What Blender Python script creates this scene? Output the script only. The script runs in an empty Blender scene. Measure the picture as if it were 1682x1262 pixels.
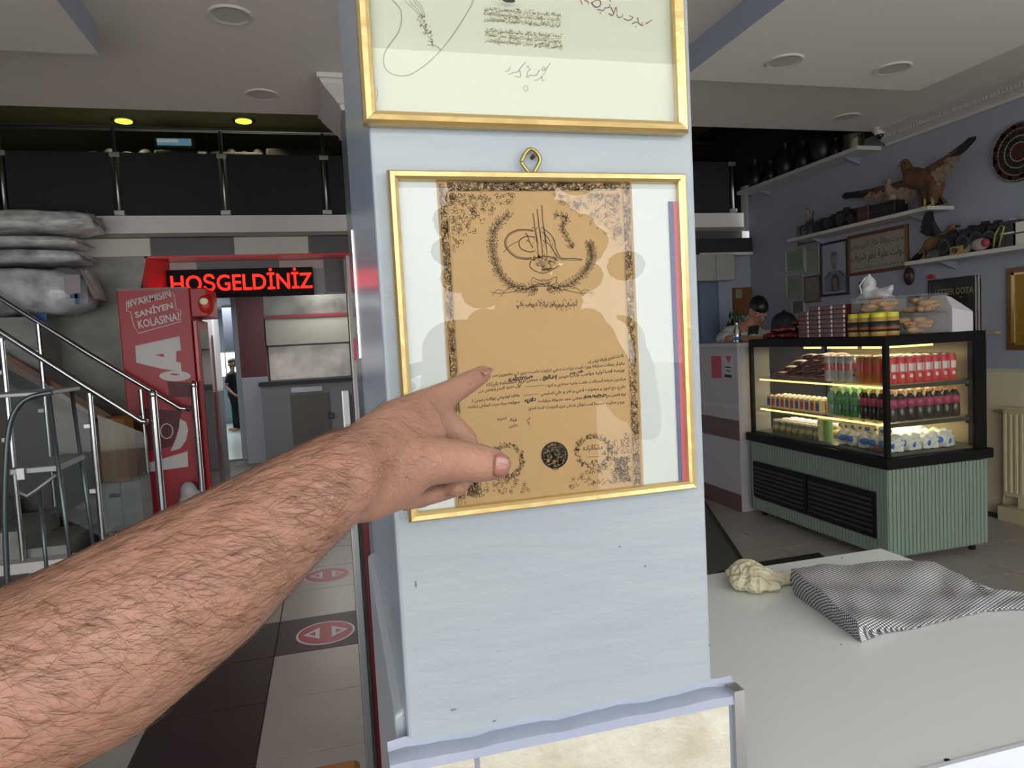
import bpy, bmesh, math, random
import numpy as np
from mathutils import Vector, Matrix
random.seed(7)
R = math.radians
SC = bpy.context.scene
COL = SC.collection

# ------------------------------------------------------------ camera
IMG_W, IMG_H, FPX, CAMH = 1682, 1262, 1140.0, 1.48
def cam_rows(yaw, pitch, roll):
    cy, sy = math.cos(yaw), math.sin(yaw)
    A = np.array([[cy, -sy, 0], [0, 0, -1], [sy, cy, 0]])
    cp, sp = math.cos(pitch), math.sin(pitch)
    P = np.array([[1, 0, 0], [0, cp, -sp], [0, sp, cp]])
    cr, sr = math.cos(roll), math.sin(roll)
    return np.array([[cr, -sr, 0], [sr, cr, 0], [0, 0, 1]]) @ P @ A
CM = cam_rows(R(14.7), R(3.65), R(-3.0))
cd = bpy.data.cameras.new('camera')
cd.sensor_fit = 'HORIZONTAL'; cd.sensor_width = 36.0; cd.lens = 36.0 * FPX / IMG_W
cd.clip_start = 0.02; cd.clip_end = 200
cam = bpy.data.objects.new('camera', cd); COL.objects.link(cam)
rot = Matrix(((CM[0][0], -CM[1][0], -CM[2][0]), (CM[0][1], -CM[1][1], -CM[2][1]), (CM[0][2], -CM[1][2], -CM[2][2])))
cam.matrix_world = Matrix.Translation((0, 0, CAMH)) @ rot.to_4x4()
SC.camera = cam

# ------------------------------------------------------------ world, light, exposure
SC.view_settings.view_transform = 'Standard'; SC.view_settings.look = 'None'
SC.view_settings.gamma = 1.0; SC.view_settings.use_curve_mapping = False
SC.view_settings.exposure = -0.1
SC.cycles.use_denoising = True
SC.cycles.max_bounces = 7; SC.cycles.diffuse_bounces = 4; SC.cycles.glossy_bounces = 3
SC.cycles.transmission_bounces = 6; SC.cycles.transparent_max_bounces = 12
SC.cycles.sample_clamp_indirect = 4.0
SC.cycles.caustics_reflective = False; SC.cycles.caustics_refractive = False
wd = bpy.data.worlds.new('overcast_sky'); SC.world = wd; wd.use_nodes = True
wn = wd.node_tree.nodes; wl = wd.node_tree.links
wbg = wn['Background']; wbg.inputs[1].default_value = 5.5
wtc = wn.new('ShaderNodeTexCoord'); wsp = wn.new('ShaderNodeSeparateXYZ'); wrp = wn.new('ShaderNodeValToRGB')
wl.new(wtc.outputs['Generated'], wsp.inputs[0]); wl.new(wsp.outputs['Z'], wrp.inputs[0]); wl.new(wrp.outputs[0], wbg.inputs[0])
wrp.color_ramp.elements[0].color = (1.0, 0.985, 0.965, 1); wrp.color_ramp.elements[1].color = (0.93, 0.96, 1.0, 1)
def portal(name, loc, rot, sx, sy):
    l = bpy.data.lights.new(name, 'AREA'); l.shape = 'RECTANGLE'; l.size = sx; l.size_y = sy
    l.cycles.is_portal = True
    o = bpy.data.objects.new(name, l); COL.objects.link(o); o.location = loc; o.rotation_euler = rot
portal('shopfront_portal', (0.9, -1.45, 1.45), (R(-90), 0, 0), 7.6, 2.9)

def hit(px, py, ax, v):
    d = CM.T @ np.array([(px - 841) / FPX, (py - 631) / FPX, 1.0])
    i = 'xyz'.index(ax); o = (0, 0, CAMH)
    return Vector([o[k] + d[k] * (v - o[i]) / d[i] for k in range(3)])
def dep(px, py, d_):
    d = CM.T @ np.array([(px - 841) / FPX, (py - 631) / FPX, 1.0])
    return Vector((d[0] * d_, d[1] * d_, CAMH + d[2] * d_))

# ------------------------------------------------------------ materials
def lin(c):
    if isinstance(c, str): c = [int(c[i:i + 2], 16) for i in (0, 2, 4)]
    return tuple((x / 255 / 12.92 if x / 255 <= .04045 else ((x / 255 + .055) / 1.055) ** 2.4) for x in c) + (1,)
MATS = {}
def mat(name, col, rough=.5, metal=0, bump=None, var=None, emit=0, ecol=None, spec=.5, trans=0, coat=0, sss=0):
    """bump=(scale,strength[,stretch]); var=(scale, second colour, contrast, stretch)"""
    if name in MATS: return MATS[name]
    m = bpy.data.materials.new(name); m.use_nodes = True; MATS[name] = m
    nt = m.node_tree; n = nt.nodes; l = nt.links; b = n['Principled BSDF']
    b.inputs['Base Color'].default_value = lin(col); b.inputs['Roughness'].default_value = rough
    b.inputs['Metallic'].default_value = metal; b.inputs['Specular IOR Level'].default_value = spec
    b.inputs['Transmission Weight'].default_value = trans; b.inputs['Coat Weight'].default_value = coat
    if sss:
        b.inputs['Subsurface Weight'].default_value = sss; b.inputs['Subsurface Radius'].default_value = (.012, .004, .002)
        b.inputs['Subsurface Scale'].default_value = 1
    if emit:
        b.inputs['Emission Color'].default_value = lin(ecol or col); b.inputs['Emission Strength'].default_value = emit
    tc = None
    def coords(st):
        tc = n.new('ShaderNodeTexCoord'); mp = n.new('ShaderNodeMapping'); l.new(tc.outputs['Object'], mp.inputs[0])
        mp.inputs['Scale'].default_value = st; return mp.outputs[0]
    if var:
        sc, c2, con = var[:3]; st = var[3] if len(var) > 3 else (1, 1, 1)
        no = n.new('ShaderNodeTexNoise'); no.inputs['Scale'].default_value = sc; no.inputs['Detail'].default_value = 6
        l.new(coords(st), no.inputs['Vector'])
        cr = n.new('ShaderNodeValToRGB'); l.new(no.outputs[0], cr.inputs[0]); l.new(cr.outputs[0], b.inputs['Base Color'])
        cr.color_ramp.elements[0].position = .5 - con; cr.color_ramp.elements[1].position = .5 + con
        cr.color_ramp.elements[0].color = lin(col); cr.color_ramp.elements[1].color = lin(c2)
    if bump:
        st = bump[2] if len(bump) > 2 else (1, 1, 1)
        no = n.new('ShaderNodeTexNoise'); no.inputs['Scale'].default_value = bump[0]; no.inputs['Detail'].default_value = 5
        l.new(coords(st), no.inputs['Vector'])
        bp = n.new('ShaderNodeBump'); bp.inputs['Strength'].default_value = bump[1]; bp.inputs['Distance'].default_value = .01
        l.new(no.outputs[0], bp.inputs['Height']); l.new(bp.outputs[0], b.inputs['Normal'])
    return m
def glass(name, tint=(1, 1, 1), op=0.0, dark=(0, 0, 0), ior=1.5, rough=0.0):
    """thin pane: fresnel mix of a mirror and a tinted see-through layer"""
    if name in MATS: return MATS[name]
    m = bpy.data.materials.new(name); m.use_nodes = True; MATS[name] = m
    nt = m.node_tree; n = nt.nodes; l = nt.links; n.remove(n['Principled BSDF'])
    tr = n.new('ShaderNodeBsdfTransparent'); tr.inputs[0].default_value = tint + (1,)
    base = tr.outputs[0]
    if op:
        df = n.new('ShaderNodeBsdfDiffuse'); df.inputs[0].default_value = dark + (1,)
        mx = n.new('ShaderNodeMixShader'); mx.inputs[0].default_value = op; l.new(base, mx.inputs[1]); l.new(df.outputs[0], mx.inputs[2]); base = mx.outputs[0]
    gl = n.new('ShaderNodeBsdfGlossy'); gl.inputs['Roughness'].default_value = rough
    fr = n.new('ShaderNodeFresnel'); ge = n.new('ShaderNodeNewGeometry'); mr = n.new('ShaderNodeMapRange')
    mr.inputs['To Min'].default_value = ior; mr.inputs['To Max'].default_value = 1 / ior
    l.new(ge.outputs['Backfacing'], mr.inputs['Value']); l.new(mr.outputs[0], fr.inputs[0])
    mx = n.new('ShaderNodeMixShader'); l.new(fr.outputs[0], mx.inputs[0]); l.new(base, mx.inputs[1]); l.new(gl.outputs[0], mx.inputs[2])
    l.new(mx.outputs[0], n['Material Output'].inputs[0]); return m

# ------------------------------------------------------------ mesh builder
class MB:
    def __init__(s): s.v = []; s.f = []; s.m = []; s.cm = 0
    def add(s, vs, fs):
        o = len(s.v); s.v += [tuple(v) for v in vs]; s.f += [tuple(i + o for i in f) for f in fs]; s.m += [s.cm] * len(fs); return s
    def box(s, x0, x1, y0, y1, z0, z1, M=None):
        vs = [Vector((x, y, z)) for x in (x0, x1) for y in (y0, y1) for z in (z0, z1)]
        if M: vs = [M @ v for v in vs]
        return s.add(vs, [(0, 1, 3, 2), (4, 6, 7, 5), (0, 4, 5, 1), (2, 3, 7, 6), (0, 2, 6, 4), (1, 5, 7, 3)])
    def hexa(s, a, b):      # two quads (lists of 4 points) joined
        return s.add(list(a) + list(b), [(3, 2, 1, 0), (4, 5, 6, 7)] + [(i, (i + 1) % 4, (i + 1) % 4 + 4, i + 4) for i in range(4)])
    def prism(s, poly, d):  # polygon (3D points) extruded by vector d
        n = len(poly); poly = [Vector(p) for p in poly]; d = Vector(d)
        return s.add(poly + [p + d for p in poly], [tuple(range(n))[::-1], tuple(range(n, 2 * n))] + [(i, (i + 1) % n, (i + 1) % n + n, i + n) for i in range(n)])
    def poly(s, pts): return s.add(pts, [tuple(range(len(pts)))])
    def cyl(s, p, q, r, r2=None, n=16, cap=True):
        p, q = Vector(p), Vector(q); r2 = r if r2 is None else r2; d = (q - p).normalized()
        u = d.orthogonal().normalized(); w = d.cross(u)
        vs = [c + (u * math.cos(t) + w * math.sin(t)) * rr for c, rr in ((p, r), (q, r2)) for t in [2 * math.pi * i / n for i in range(n)]]
        fs = [(i, (i + 1) % n, (i + 1) % n + n, i + n) for i in range(n)]
        if cap: fs += [tuple(range(n))[::-1], tuple(range(n, 2 * n))]
        return s.add(vs, fs)
    def tube(s, pts, r, n=10, cap=True):
        pts = [Vector(p) for p in pts]; rs = r if hasattr(r, '__len__') else [r] * len(pts)
        vs = []; u = None
        for i, p in enumerate(pts):
            d = (pts[min(i + 1, len(pts) - 1)] - pts[max(i - 1, 0)]).normalized()
            u = d.orthogonal().normalized() if u is None else (u - d * u.dot(d)).normalized()
            w = d.cross(u)
            vs += [p + (u * math.cos(2 * math.pi * k / n) + w * math.sin(2 * math.pi * k / n)) * rs[i] for k in range(n)]
        fs = [(i * n + k, i * n + (k + 1) % n, (i + 1) * n + (k + 1) % n, (i + 1) * n + k) for i in range(len(pts) - 1) for k in range(n)]
        if cap: fs += [tuple(range(n))[::-1], tuple(range((len(pts) - 1) * n, len(pts) * n))]
        return s.add(vs, fs)
    def lathe(s, prof, c=(0, 0, 0), n=20, axis=None):   # prof: (radius, height)
        c = Vector(c); vs = []
        for r, h in prof:
            for k in range(n):
                t = 2 * math.pi * k / n; v = Vector((r * math.cos(t), r * math.sin(t), h))
                if axis: v = axis @ v
                vs.append(c + v)
        fs = [(i * n + k, i * n + (k + 1) % n, (i + 1) * n + (k + 1) % n, (i + 1) * n + k) for i in range(len(prof) - 1) for k in range(n)]
        if prof[0][0] > 1e-5: fs.append(tuple(range(n))[::-1])
        if prof[-1][0] > 1e-5: fs.append(tuple(range((len(prof) - 1) * n, len(prof) * n)))
        return s.add(vs, fs)
    def ell(s, c, rx, ry, rz, n=14, m=9, M=None):
        c = Vector(c); vs = []
        for i in range(m + 1):
            a = math.pi * i / m
            for k in range(n):
                t = 2 * math.pi * k / n; v = Vector((rx * math.sin(a) * math.cos(t), ry * math.sin(a) * math.sin(t), rz * math.cos(a)))
                vs.append(c + (M @ v if M else v))
        return s.add(vs, [(i * n + k, (i + 1) * n + k, (i + 1) * n + (k + 1) % n, i * n + (k + 1) % n) for i in range(m) for k in range(n)])
    def mesh(s, name, mats, smooth=False):
        me = bpy.data.meshes.new(name); me.from_pydata([tuple(v) for v in s.v], [], s.f); me.validate(); me.update()
        for m in (mats if isinstance(mats, (list, tuple)) else [mats]): me.materials.append(m)
        if len(me.materials) > 1 and len(s.m) == len(me.polygons): me.polygons.foreach_set('material_index', s.m)
        bm = bmesh.new(); bm.from_mesh(me); bmesh.ops.recalc_face_normals(bm, faces=bm.faces)
        bm.to_mesh(me); bm.free()
        if smooth:
            me.polygons.foreach_set('use_smooth', [True] * len(me.polygons))
            if smooth is not True:
                try: me.set_sharp_from_angle(angle=R(smooth))
                except Exception: pass
        return me
    def obj(s, name, mats, parent=None, smooth=False, bevel=0, origin=None, **kw):
        me = s.mesh(name, mats, smooth)
        o = bpy.data.objects.new(name, me); COL.objects.link(o)
        if origin is not None and parent is None:
            me.transform(Matrix.Translation(-Vector(origin))); o.location = origin
        if parent is not None:
            o.parent = parent; me.transform(parent.matrix_world.inverted() if parent.parent is None else wm(parent).inverted())
        if bevel:
            b = o.modifiers.new('bevel', 'BEVEL'); b.width = bevel; b.segments = 2; b.limit_method = 'ANGLE'
        for k, v in kw.items():
            if v is not None: o[k] = v
        return o
def wm(o):      # world matrix without a depsgraph update
    m = Matrix.LocRotScale(o.location, o.rotation_euler, o.scale)
    return wm(o.parent) @ m if o.parent else m
def thing(name, label, category, loc=(0, 0, 0), group=None):
    o = bpy.data.objects.new(name, None); COL.objects.link(o); o.empty_display_size = .05
    o.location = loc; o['label'] = label; o['category'] = category
    if group: o['group'] = group
    o.matrix_world = Matrix.Translation(loc); return o
def struct(mb, name, m, parent=None, **kw):
    o = mb.obj(name, m, parent, **kw)
    if parent is None: o['kind'] = 'structure'
    return o
def B(*a): return MB().box(*a)
def copy_tree(o, loc, label=None, parent=None, rotz=0):
    c = o.copy(); COL.objects.link(c)
    if parent is None:
        c.location = loc; c.rotation_euler = (0, 0, rotz)
        if label: c['label'] = label
    else: c.parent = parent
    for ch in o.children: copy_tree(ch, None, None, c)
    return c

# ------------------------------------------------------------ capsule bodies -> one continuous skin
def caps(mb, p, q, r, r2, flat=None, n=16):
    p, q = Vector(p), Vector(q); d = q - p; L = d.length; d = d.normalized() if L > 1e-6 else Vector((0, 0, 1))
    if flat: u = Vector(flat[0]); u = (u - d * u.dot(d)).normalized(); fu = flat[1]
    else: u = d.orthogonal().normalized(); fu = 1
    w = d.cross(u); rings = []
    for i in range(6):
        a = math.pi / 2 * i / 5; rings.append((p - d * r * math.cos(a), r * math.sin(a)))
    for i in range(6):
        a = math.pi / 2 * (1 - i / 5); rings.append((q + d * r2 * math.cos(a), r2 * math.sin(a)))
    vs = [c + (u * fu * math.cos(2 * math.pi * k / n) + w * math.sin(2 * math.pi * k / n)) * max(rr, 1e-5) for c, rr in rings for k in range(n)]
    m = len(rings)
    fs = [(i * n + k, i * n + (k + 1) % n, (i + 1) * n + (k + 1) % n, (i + 1) * n + k) for i in range(m - 1) for k in range(n)] + [tuple(range(n))[::-1], tuple(range((m - 1) * n, m * n))]
    mb.add(vs, fs)
def organic(mb, name, m, parent=None, voxel=.004, smooth=6, factor=.5, origin=None, **kw):
    """union of closed pieces by voxel remesh, smoothed, as one mesh"""
    me = mb.mesh(name, m); t = bpy.data.objects.new('tmp', me); COL.objects.link(t)
    r = t.modifiers.new('r', 'REMESH'); r.mode = 'VOXEL'; r.voxel_size = voxel; r.adaptivity = 0
    s = t.modifiers.new('s', 'SMOOTH'); s.iterations = smooth; s.factor = factor
    dg = bpy.context.evaluated_depsgraph_get()
    nm = bpy.data.meshes.new_from_object(t.evaluated_get(dg)); nm.name = name
    bpy.data.objects.remove(t); bpy.data.meshes.remove(me)
    nm.materials.clear(); nm.materials.append(m)
    nm.polygons.foreach_set('use_smooth', [True] * len(nm.polygons))
    o = bpy.data.objects.new(name, nm); COL.objects.link(o)
    if parent is not None: o.parent = parent; nm.transform(wm(parent).inverted())
    elif origin is not None: nm.transform(Matrix.Translation(-Vector(origin))); o.location = origin
    for k, v in kw.items():
        if v is not None: o[k] = v
    return o

# ------------------------------------------------------------ lettering
ARF = {}
for ch, base, nf in [('ا', 0xFE8D, 2), ('ب', 0xFE8F, 4), ('ة', 0xFE93, 2), ('ت', 0xFE95, 4), ('ث', 0xFE99, 4), ('ج', 0xFE9D, 4), ('ح', 0xFEA1, 4), ('خ', 0xFEA5, 4),
    ('د', 0xFEA9, 2), ('ذ', 0xFEAB, 2), ('ر', 0xFEAD, 2), ('ز', 0xFEAF, 2), ('س', 0xFEB1, 4), ('ش', 0xFEB5, 4), ('ص', 0xFEB9, 4), ('ض', 0xFEBD, 4), ('ط', 0xFEC1, 4),
    ('ظ', 0xFEC5, 4), ('ع', 0xFEC9, 4), ('غ', 0xFECD, 4), ('ف', 0xFED1, 4), ('ق', 0xFED5, 4), ('ك', 0xFED9, 4), ('ل', 0xFEDD, 4), ('م', 0xFEE1, 4), ('ن', 0xFEE5, 4),
    ('ه', 0xFEE9, 4), ('و', 0xFEED, 2), ('ي', 0xFEF1, 4)]: ARF[ch] = (base, nf)
def arabic(s):
    out = ''
    for i, c in enumerate(s):
        if c not in ARF: out += c; continue
        b, nf = ARF[c]
        pv = i > 0 and s[i - 1] in ARF and ARF[s[i - 1]][1] == 4
        nx = i + 1 < len(s) and s[i + 1] in ARF and nf == 4
        out += chr(b + (3 if pv and nx else 1 if pv else 2 if nx else 0))
    return out[::-1]
def text_mesh(s, bold=0.0, spacing=1.0, res=2, extrude=0.0):
    c = bpy.data.curves.new('t', 'FONT'); c.body = s; c.resolution_u = res; c.offset = bold; c.space_character = spacing; c.extrude = extrude
    o = bpy.data.objects.new('t', c); COL.objects.link(o)
    dg = bpy.context.evaluated_depsgraph_get(); m = bpy.data.meshes.new_from_object(o.evaluated_get(dg))
    vs = [v.co.copy() for v in m.vertices]; fs = [tuple(p.vertices) for p in m.polygons]
    bpy.data.objects.remove(o); bpy.data.curves.remove(c); bpy.data.meshes.remove(m)
    return vs, fs
class Ink:
    """flat print on the plane axis=value, drawn with photo-measured points turned into metres"""
    def __init__(s, ax, v, toward): s.ax, s.v, s.t = ax, v, Vector(toward); s.mb = MB()
    def P(s, p): return hit(p[0], p[1], s.ax, s.v)
    def stroke(s, pts, w=.0006, w2=None, raw=False):
        q = [Vector(p) for p in pts] if raw else [s.P(p) for p in pts]
        n = len(q); w2 = w if w2 is None else w2; L = []; Rr = []
        for i in range(n):
            d = (q[min(i + 1, n - 1)] - q[max(i - 1, 0)])
            if d.length < 1e-9: d = Vector((1, 0, 0))
            sd = d.normalized().cross(s.t) * (w + (w2 - w) * i / max(1, n - 1)) / 2
            L.append(q[i] + sd); Rr.append(q[i] - sd)
        s.mb.add(L + Rr, [(i, i + 1, n + i + 1, n + i) for i in range(n - 1)])
    def curve(s, pts, w=.0006, w2=None, k=6):
        s.stroke(smooth_pts(pts, k), w, w2)
    def fill(s, pts): s.mb.poly([s.P(p) for p in pts])
    def ring(s, c, rx, ry, w=.0006, n=32, a0=0, a1=2 * math.pi):
        s.stroke([(c[0] + rx * math.cos(a0 + (a1 - a0) * i / n), c[1] + ry * math.sin(a0 + (a1 - a0) * i / n)) for i in range(n + 1)], w)
    def disc(s, c, rx, ry, n=24): s.fill([(c[0] + rx * math.cos(2 * math.pi * i / n), c[1] + ry * math.sin(2 * math.pi * i / n)) for i in range(n)])
    def text(s, t, p0, p1, h, bold=0.0, spacing=1.0):
        """text from photo point p0 (left foot) to p1 (right foot), h = height px upwards (vector or number)"""
        vs, fs = text_mesh(t, bold, spacing)
        if not vs: return
        x0 = min(v.x for v in vs); x1 = max(v.x for v in vs); y0 = min(v.y for v in vs); y1 = max(v.y for v in vs)
        hv = h if hasattr(h, '__len__') else (0, -h)
        out = []
        for v in vs:
            a = (v.x - x0) / (x1 - x0 or 1); b = (v.y - y0) / (y1 - y0 or 1)
            out.append(s.P((p0[0] + (p1[0] - p0[0]) * a + hv[0] * b, p0[1] + (p1[1] - p0[1]) * a + hv[1] * b)))
        s.mb.add(out, fs)
    def scroll(s, x0, y0, x1, y1, n, w=.0005, sz=5, dens=None):
        for _ in range(n):
            x = random.uniform(x0, x1); y = random.uniform(y0, y1)
            if dens and random.random() > dens(x, y): continue
            a = random.uniform(0, 6.3); k = random.uniform(-1.1, 1.1); pts = []; st = sz * random.uniform(.5, 1) / 4
            for i in range(5):
                pts.append((x, y)); x += st * math.cos(a); y += st * math.sin(a); a += k
            s.stroke(pts, w * random.uniform(.7, 1.4))
    def obj(s, name, m, parent, **kw): return s.mb.obj(name, m, parent, **kw)
def smooth_pts(pts, k=6):
    out = []; n = len(pts); P = [np.array(p, float) for p in pts]
    for i in range(n - 1):
        a, b, c, d = P[max(i - 1, 0)], P[i], P[i + 1], P[min(i + 2, n - 1)]
        for j in range(k):
            t = j / k; out.append(tuple(.5 * (2 * b + (c - a) * t + (2 * a - 5 * b + 4 * c - d) * t * t + (3 * b - a - 3 * c + d) * t ** 3)))
    out.append(tuple(P[-1])); return out

# ============================================================ THE SETTING
M_ceil = mat('ceiling_paint', 'efe9e1', .7, bump=(30, .05))
M_ceilside = mat('ceiling_side_paint', 'a4adc0', .6, bump=(30, .06))
M_wall = mat('blue_wall_paint', '9ba1b1', .5, bump=(25, .08), var=(2, '979dac', .3))
M_dado = mat('cream_dado', 'd2c8ab', .5, bump=(30, .06))
M_col = mat('column_paint', '99a3ab', .42, bump=(11, .22, (1, 1, 4)), var=(7, 'a0a9b0', .25, (1, 1, 4)))
M_colside = mat('column_side_paint', '9aa6ba', .22, bump=(14, .05, (1, 1, 2)))
M_white = mat('white_plaster', 'd6d3cf', .6)
M_marble = mat('grey_marble', '9b9b98', .4, var=(4, '82837f', .2, (1, 1, 2.5)))
M_dark = mat('void_shade', '2a2724', .8)
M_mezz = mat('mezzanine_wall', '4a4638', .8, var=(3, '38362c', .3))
M_chrome = mat('polished_steel', 'c4c6c8', .18, 1.0)
M_brush = mat('brushed_steel', 'a9abad', .35, 1.0)
M_black = mat('black_gloss', '121214', .25)
M_bmatte = mat('black_matte', '17171a', .6)
M_red = mat('red_gloss', 'a8121e', .3)
M_brown = mat('brown_board', '7a5440', .5)
M_paper = mat('white_paper', 'd9dcdc', .6)
M_tlight = mat('light_floor_tile', '9c9690', .34, var=(3, '918b85', .25))
M_tdark = mat('dark_floor_tile', '33292b', .42, spec=.3, var=(4, '2b2022', .25))
M_grout = mat('grout', '55504c', .8)
M_kit = mat('kitchen_panel', '8b8d92', .4)

CEZ = 3.1
M_ceil2 = mat('lit_ceiling_paint', 'faf7f2', .7)  # ceiling paint lightened for the right panel, daylight put into its colour
struct(B(-4.6, 5.0, -1.5, 16.5, -.12, -.006), 'floor', M_grout)
struct(B(-4.6, 4.9, -1.5, 5.07, CEZ, CEZ + .2), 'ceiling', M_ceil)
# lowered ceiling panels with blue edges
for nm, (x0, x1, y0, y1) in (('ceiling_drop_right', (2.107, 3.80, -1.3, 3.76)), ('ceiling_drop_left', (-4.4, -.965, -1.3, 3.81))):
    mb = MB(); mb.cm = 0; mb.box(x0, x1, y0, y1, 2.95, CEZ); s_ = struct(mb, nm, [M_ceil2 if 'right' in nm else M_ceil, M_ceilside])
    for p in s_.data.polygons: p.material_index = 0 if abs(p.normal.z) > .5 else 1
# walls
struct(B(4.75, 4.95, -1.5, 7.06, 0, CEZ), 'wall_right', M_wall)
struct(B(4.75, 4.95, 5.07, 7.2, CEZ, 4.0), 'wall_right_upper', M_dark)  # same wall higher up, the unlit void's shade put into its colour
struct(B(-4.6, -4.4, -1.5, 7.5, 0, 4.0), 'wall_left', M_wall)
struct(B(4.735, 4.752, -1.3, 4.42, 0, 1.06), 'trim_1', M_dado)
struct(B(4.728, 4.752, -1.3, 4.42, 1.06, 1.085), 'trim_2', mat('dado_rail', 'b9b6aa', .5))
# shopfront wall behind the camera: header, piers, glazing bars
M_alu = mat('white_aluminium', 'b9bbbd', .4)
struct(B(-4.6, 5, -1.62, -1.5, 2.75, 3.4), 'wall_front', M_white)
fr = MB()
for x in (-3.0, -.35, 1.9, 4.7): fr.box(x, x + .07, -1.56, -1.5, 0, 2.75)
fr.box(-4.6, 5, -1.56, -1.5, 2.15, 2.21); struct(fr, 'window_1', M_alu)
struct(B(-14, 16, -30, -1.6, -.2, -.02), 'ground', mat('pavement', 'd2cec4', .8, bump=(8, .2)))
# tiles
tl = B(-.2225, .2225, -.2225, .2225, -.006, 0).mesh('tile', M_tlight); td = B(-.2225, .2225, -.2225, .2225, -.006, 0).mesh('tile', M_tdark)
floor_o = bpy.data.objects['floor']
for i in range(-5, 11):
    for j in range(-3, 12):
        cx = -.125 + .452 * i; cy = 3.275 + .452 * j
        if cy < 1.6 and cx > 1.0: pass
        dark = (i == -1 and cy < 3.9) or (i == -1 and cy > 4.4) or (i == 0 and 3.6 < cy < 3.8) or (i == -2 and (cy < 2.6 or 3.5 < cy < 4.3)) or (i < -2 and (i + j) % 2 == 0)
        o = bpy.data.objects.new('tile', td if dark else tl); COL.objects.link(o); o.location = (cx, cy, 0); o.parent = floor_o
# red and white floor stickers
def sticker(cx, cy, label):
    t = thing('floor_sticker', label, 'sticker', (cx, cy, .0005), 'round floor stickers')
    def disc(r, z, m, n=40): return MB().lathe([(r, z), (r, z + .0006)], (cx, cy, 0), n)
    disc(.15, .0006, 0).obj('rim', mat('sticker_white', 'cfc4c4', .4), t)
    disc(.138, .0013, 0).obj('face', mat('sticker_red', 'a02838', .4), t)
    mk = MB()
    for sx in (-1, 1):
        a = [(cx + sx * .03, cy - .075), (cx + sx * .03, cy + .075), (cx + sx * .115, cy - .02 * 0 + .0)]
        b = [(cx + sx * .052, cy - .03), (cx + sx * .052, cy + .03), (cx + sx * .085, cy)]
        for i in range(3):
            j = (i + 1) % 3; mk.poly([(*a[i], .0028), (*a[j], .0028), (*b[j], .0028), (*b[i], .0028)])
    mk.obj('symbol', MATS['sticker_white'], t)
sticker(-.108, 3.70, 'round red and white sticker on a dark floor tile, nearer of the two')
sticker(-.10, 4.66, 'round red and white sticker on a light floor tile, farther of the two')

# balcony of the mezzanine
YB = 7.2
struct(B(-4.6, 5, YB, 11, 2.44, 2.60), 'mezzanine_slab', M_white)
struct(B(-4.6, 4.74, YB - .06, YB + .02, 2.635, 2.80), 'trim_3', mat('white_fascia', 'ece9e8', .45))
struct(B(-4.6, 4.74, YB - .09, YB + .02, 2.60, 2.635), 'trim_4', mat('brown_ledge', '857c74', .5))
band = bpy.data.objects['mezzanine_slab']
xs = [-4.4, -3.3, -2.4, -1.53, -.80, -.11, .6, 1.3, 2.0, 2.7, 3.4, 4.1, 4.74]
for i in range(len(xs) - 1):
    o = B(xs[i] + .004, xs[i + 1] - .004, YB - .02, YB, 2.435, 2.598).obj('tile', mat('band_light', 'd6d0cb', .35) if i % 2 == 0 else mat('band_dark', '555055', .35), band)
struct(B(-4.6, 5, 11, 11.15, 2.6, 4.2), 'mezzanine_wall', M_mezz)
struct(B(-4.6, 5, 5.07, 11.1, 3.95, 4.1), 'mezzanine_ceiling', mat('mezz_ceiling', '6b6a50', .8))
struct(B(-4.6, 5, 5.05, 5.12, CEZ + .2, 4.1), 'ceiling_edge', M_ceil)
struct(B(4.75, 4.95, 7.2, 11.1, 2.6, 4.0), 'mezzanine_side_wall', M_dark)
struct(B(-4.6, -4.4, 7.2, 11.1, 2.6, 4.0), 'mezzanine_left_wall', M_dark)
# balustrade
bal = thing('glass_balustrade', 'dark tinted glass balustrade with steel posts along the mezzanine edge', 'railing', (0, YB, 2.8))
MB().tube([(-4.4, YB - .02, 3.60), (4.72, YB - .02, 3.60)], .021, 12).obj('handrail', M_brush, bal, smooth=True)
M_tint = glass('tinted_glass', (.16, .17, .17), .62, (.07, .072, .082), 1.3)
px_posts = [hit(x, 385, 'y', YB - .02).x for x in (13, 200, 374, 540)]
allp = [px_posts[0] - 1.0] + px_posts + [1.1, 2.0, 2.9, 3.75, 4.62]
for i, x in enumerate(allp):
    MB().cyl((x, YB - .03, 2.62), (x, YB - .03, 3.59), .017, n=10).obj('post', M_brush, bal, smooth=True)
    for z in (2.83, 3.36):
        B(x - .045, x + .045, YB - .05, YB - .01, z - .022, z + .022).obj('clip', mat('clip_steel', 'b8bab8', .4, .6), bal, bevel=.006)
    if i < len(allp) - 1:
        B(x + .035, allp[i + 1] - .035, YB - .034, YB - .026, 2.815, 3.38).obj('glass_panel', M_tint, bal)
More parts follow.
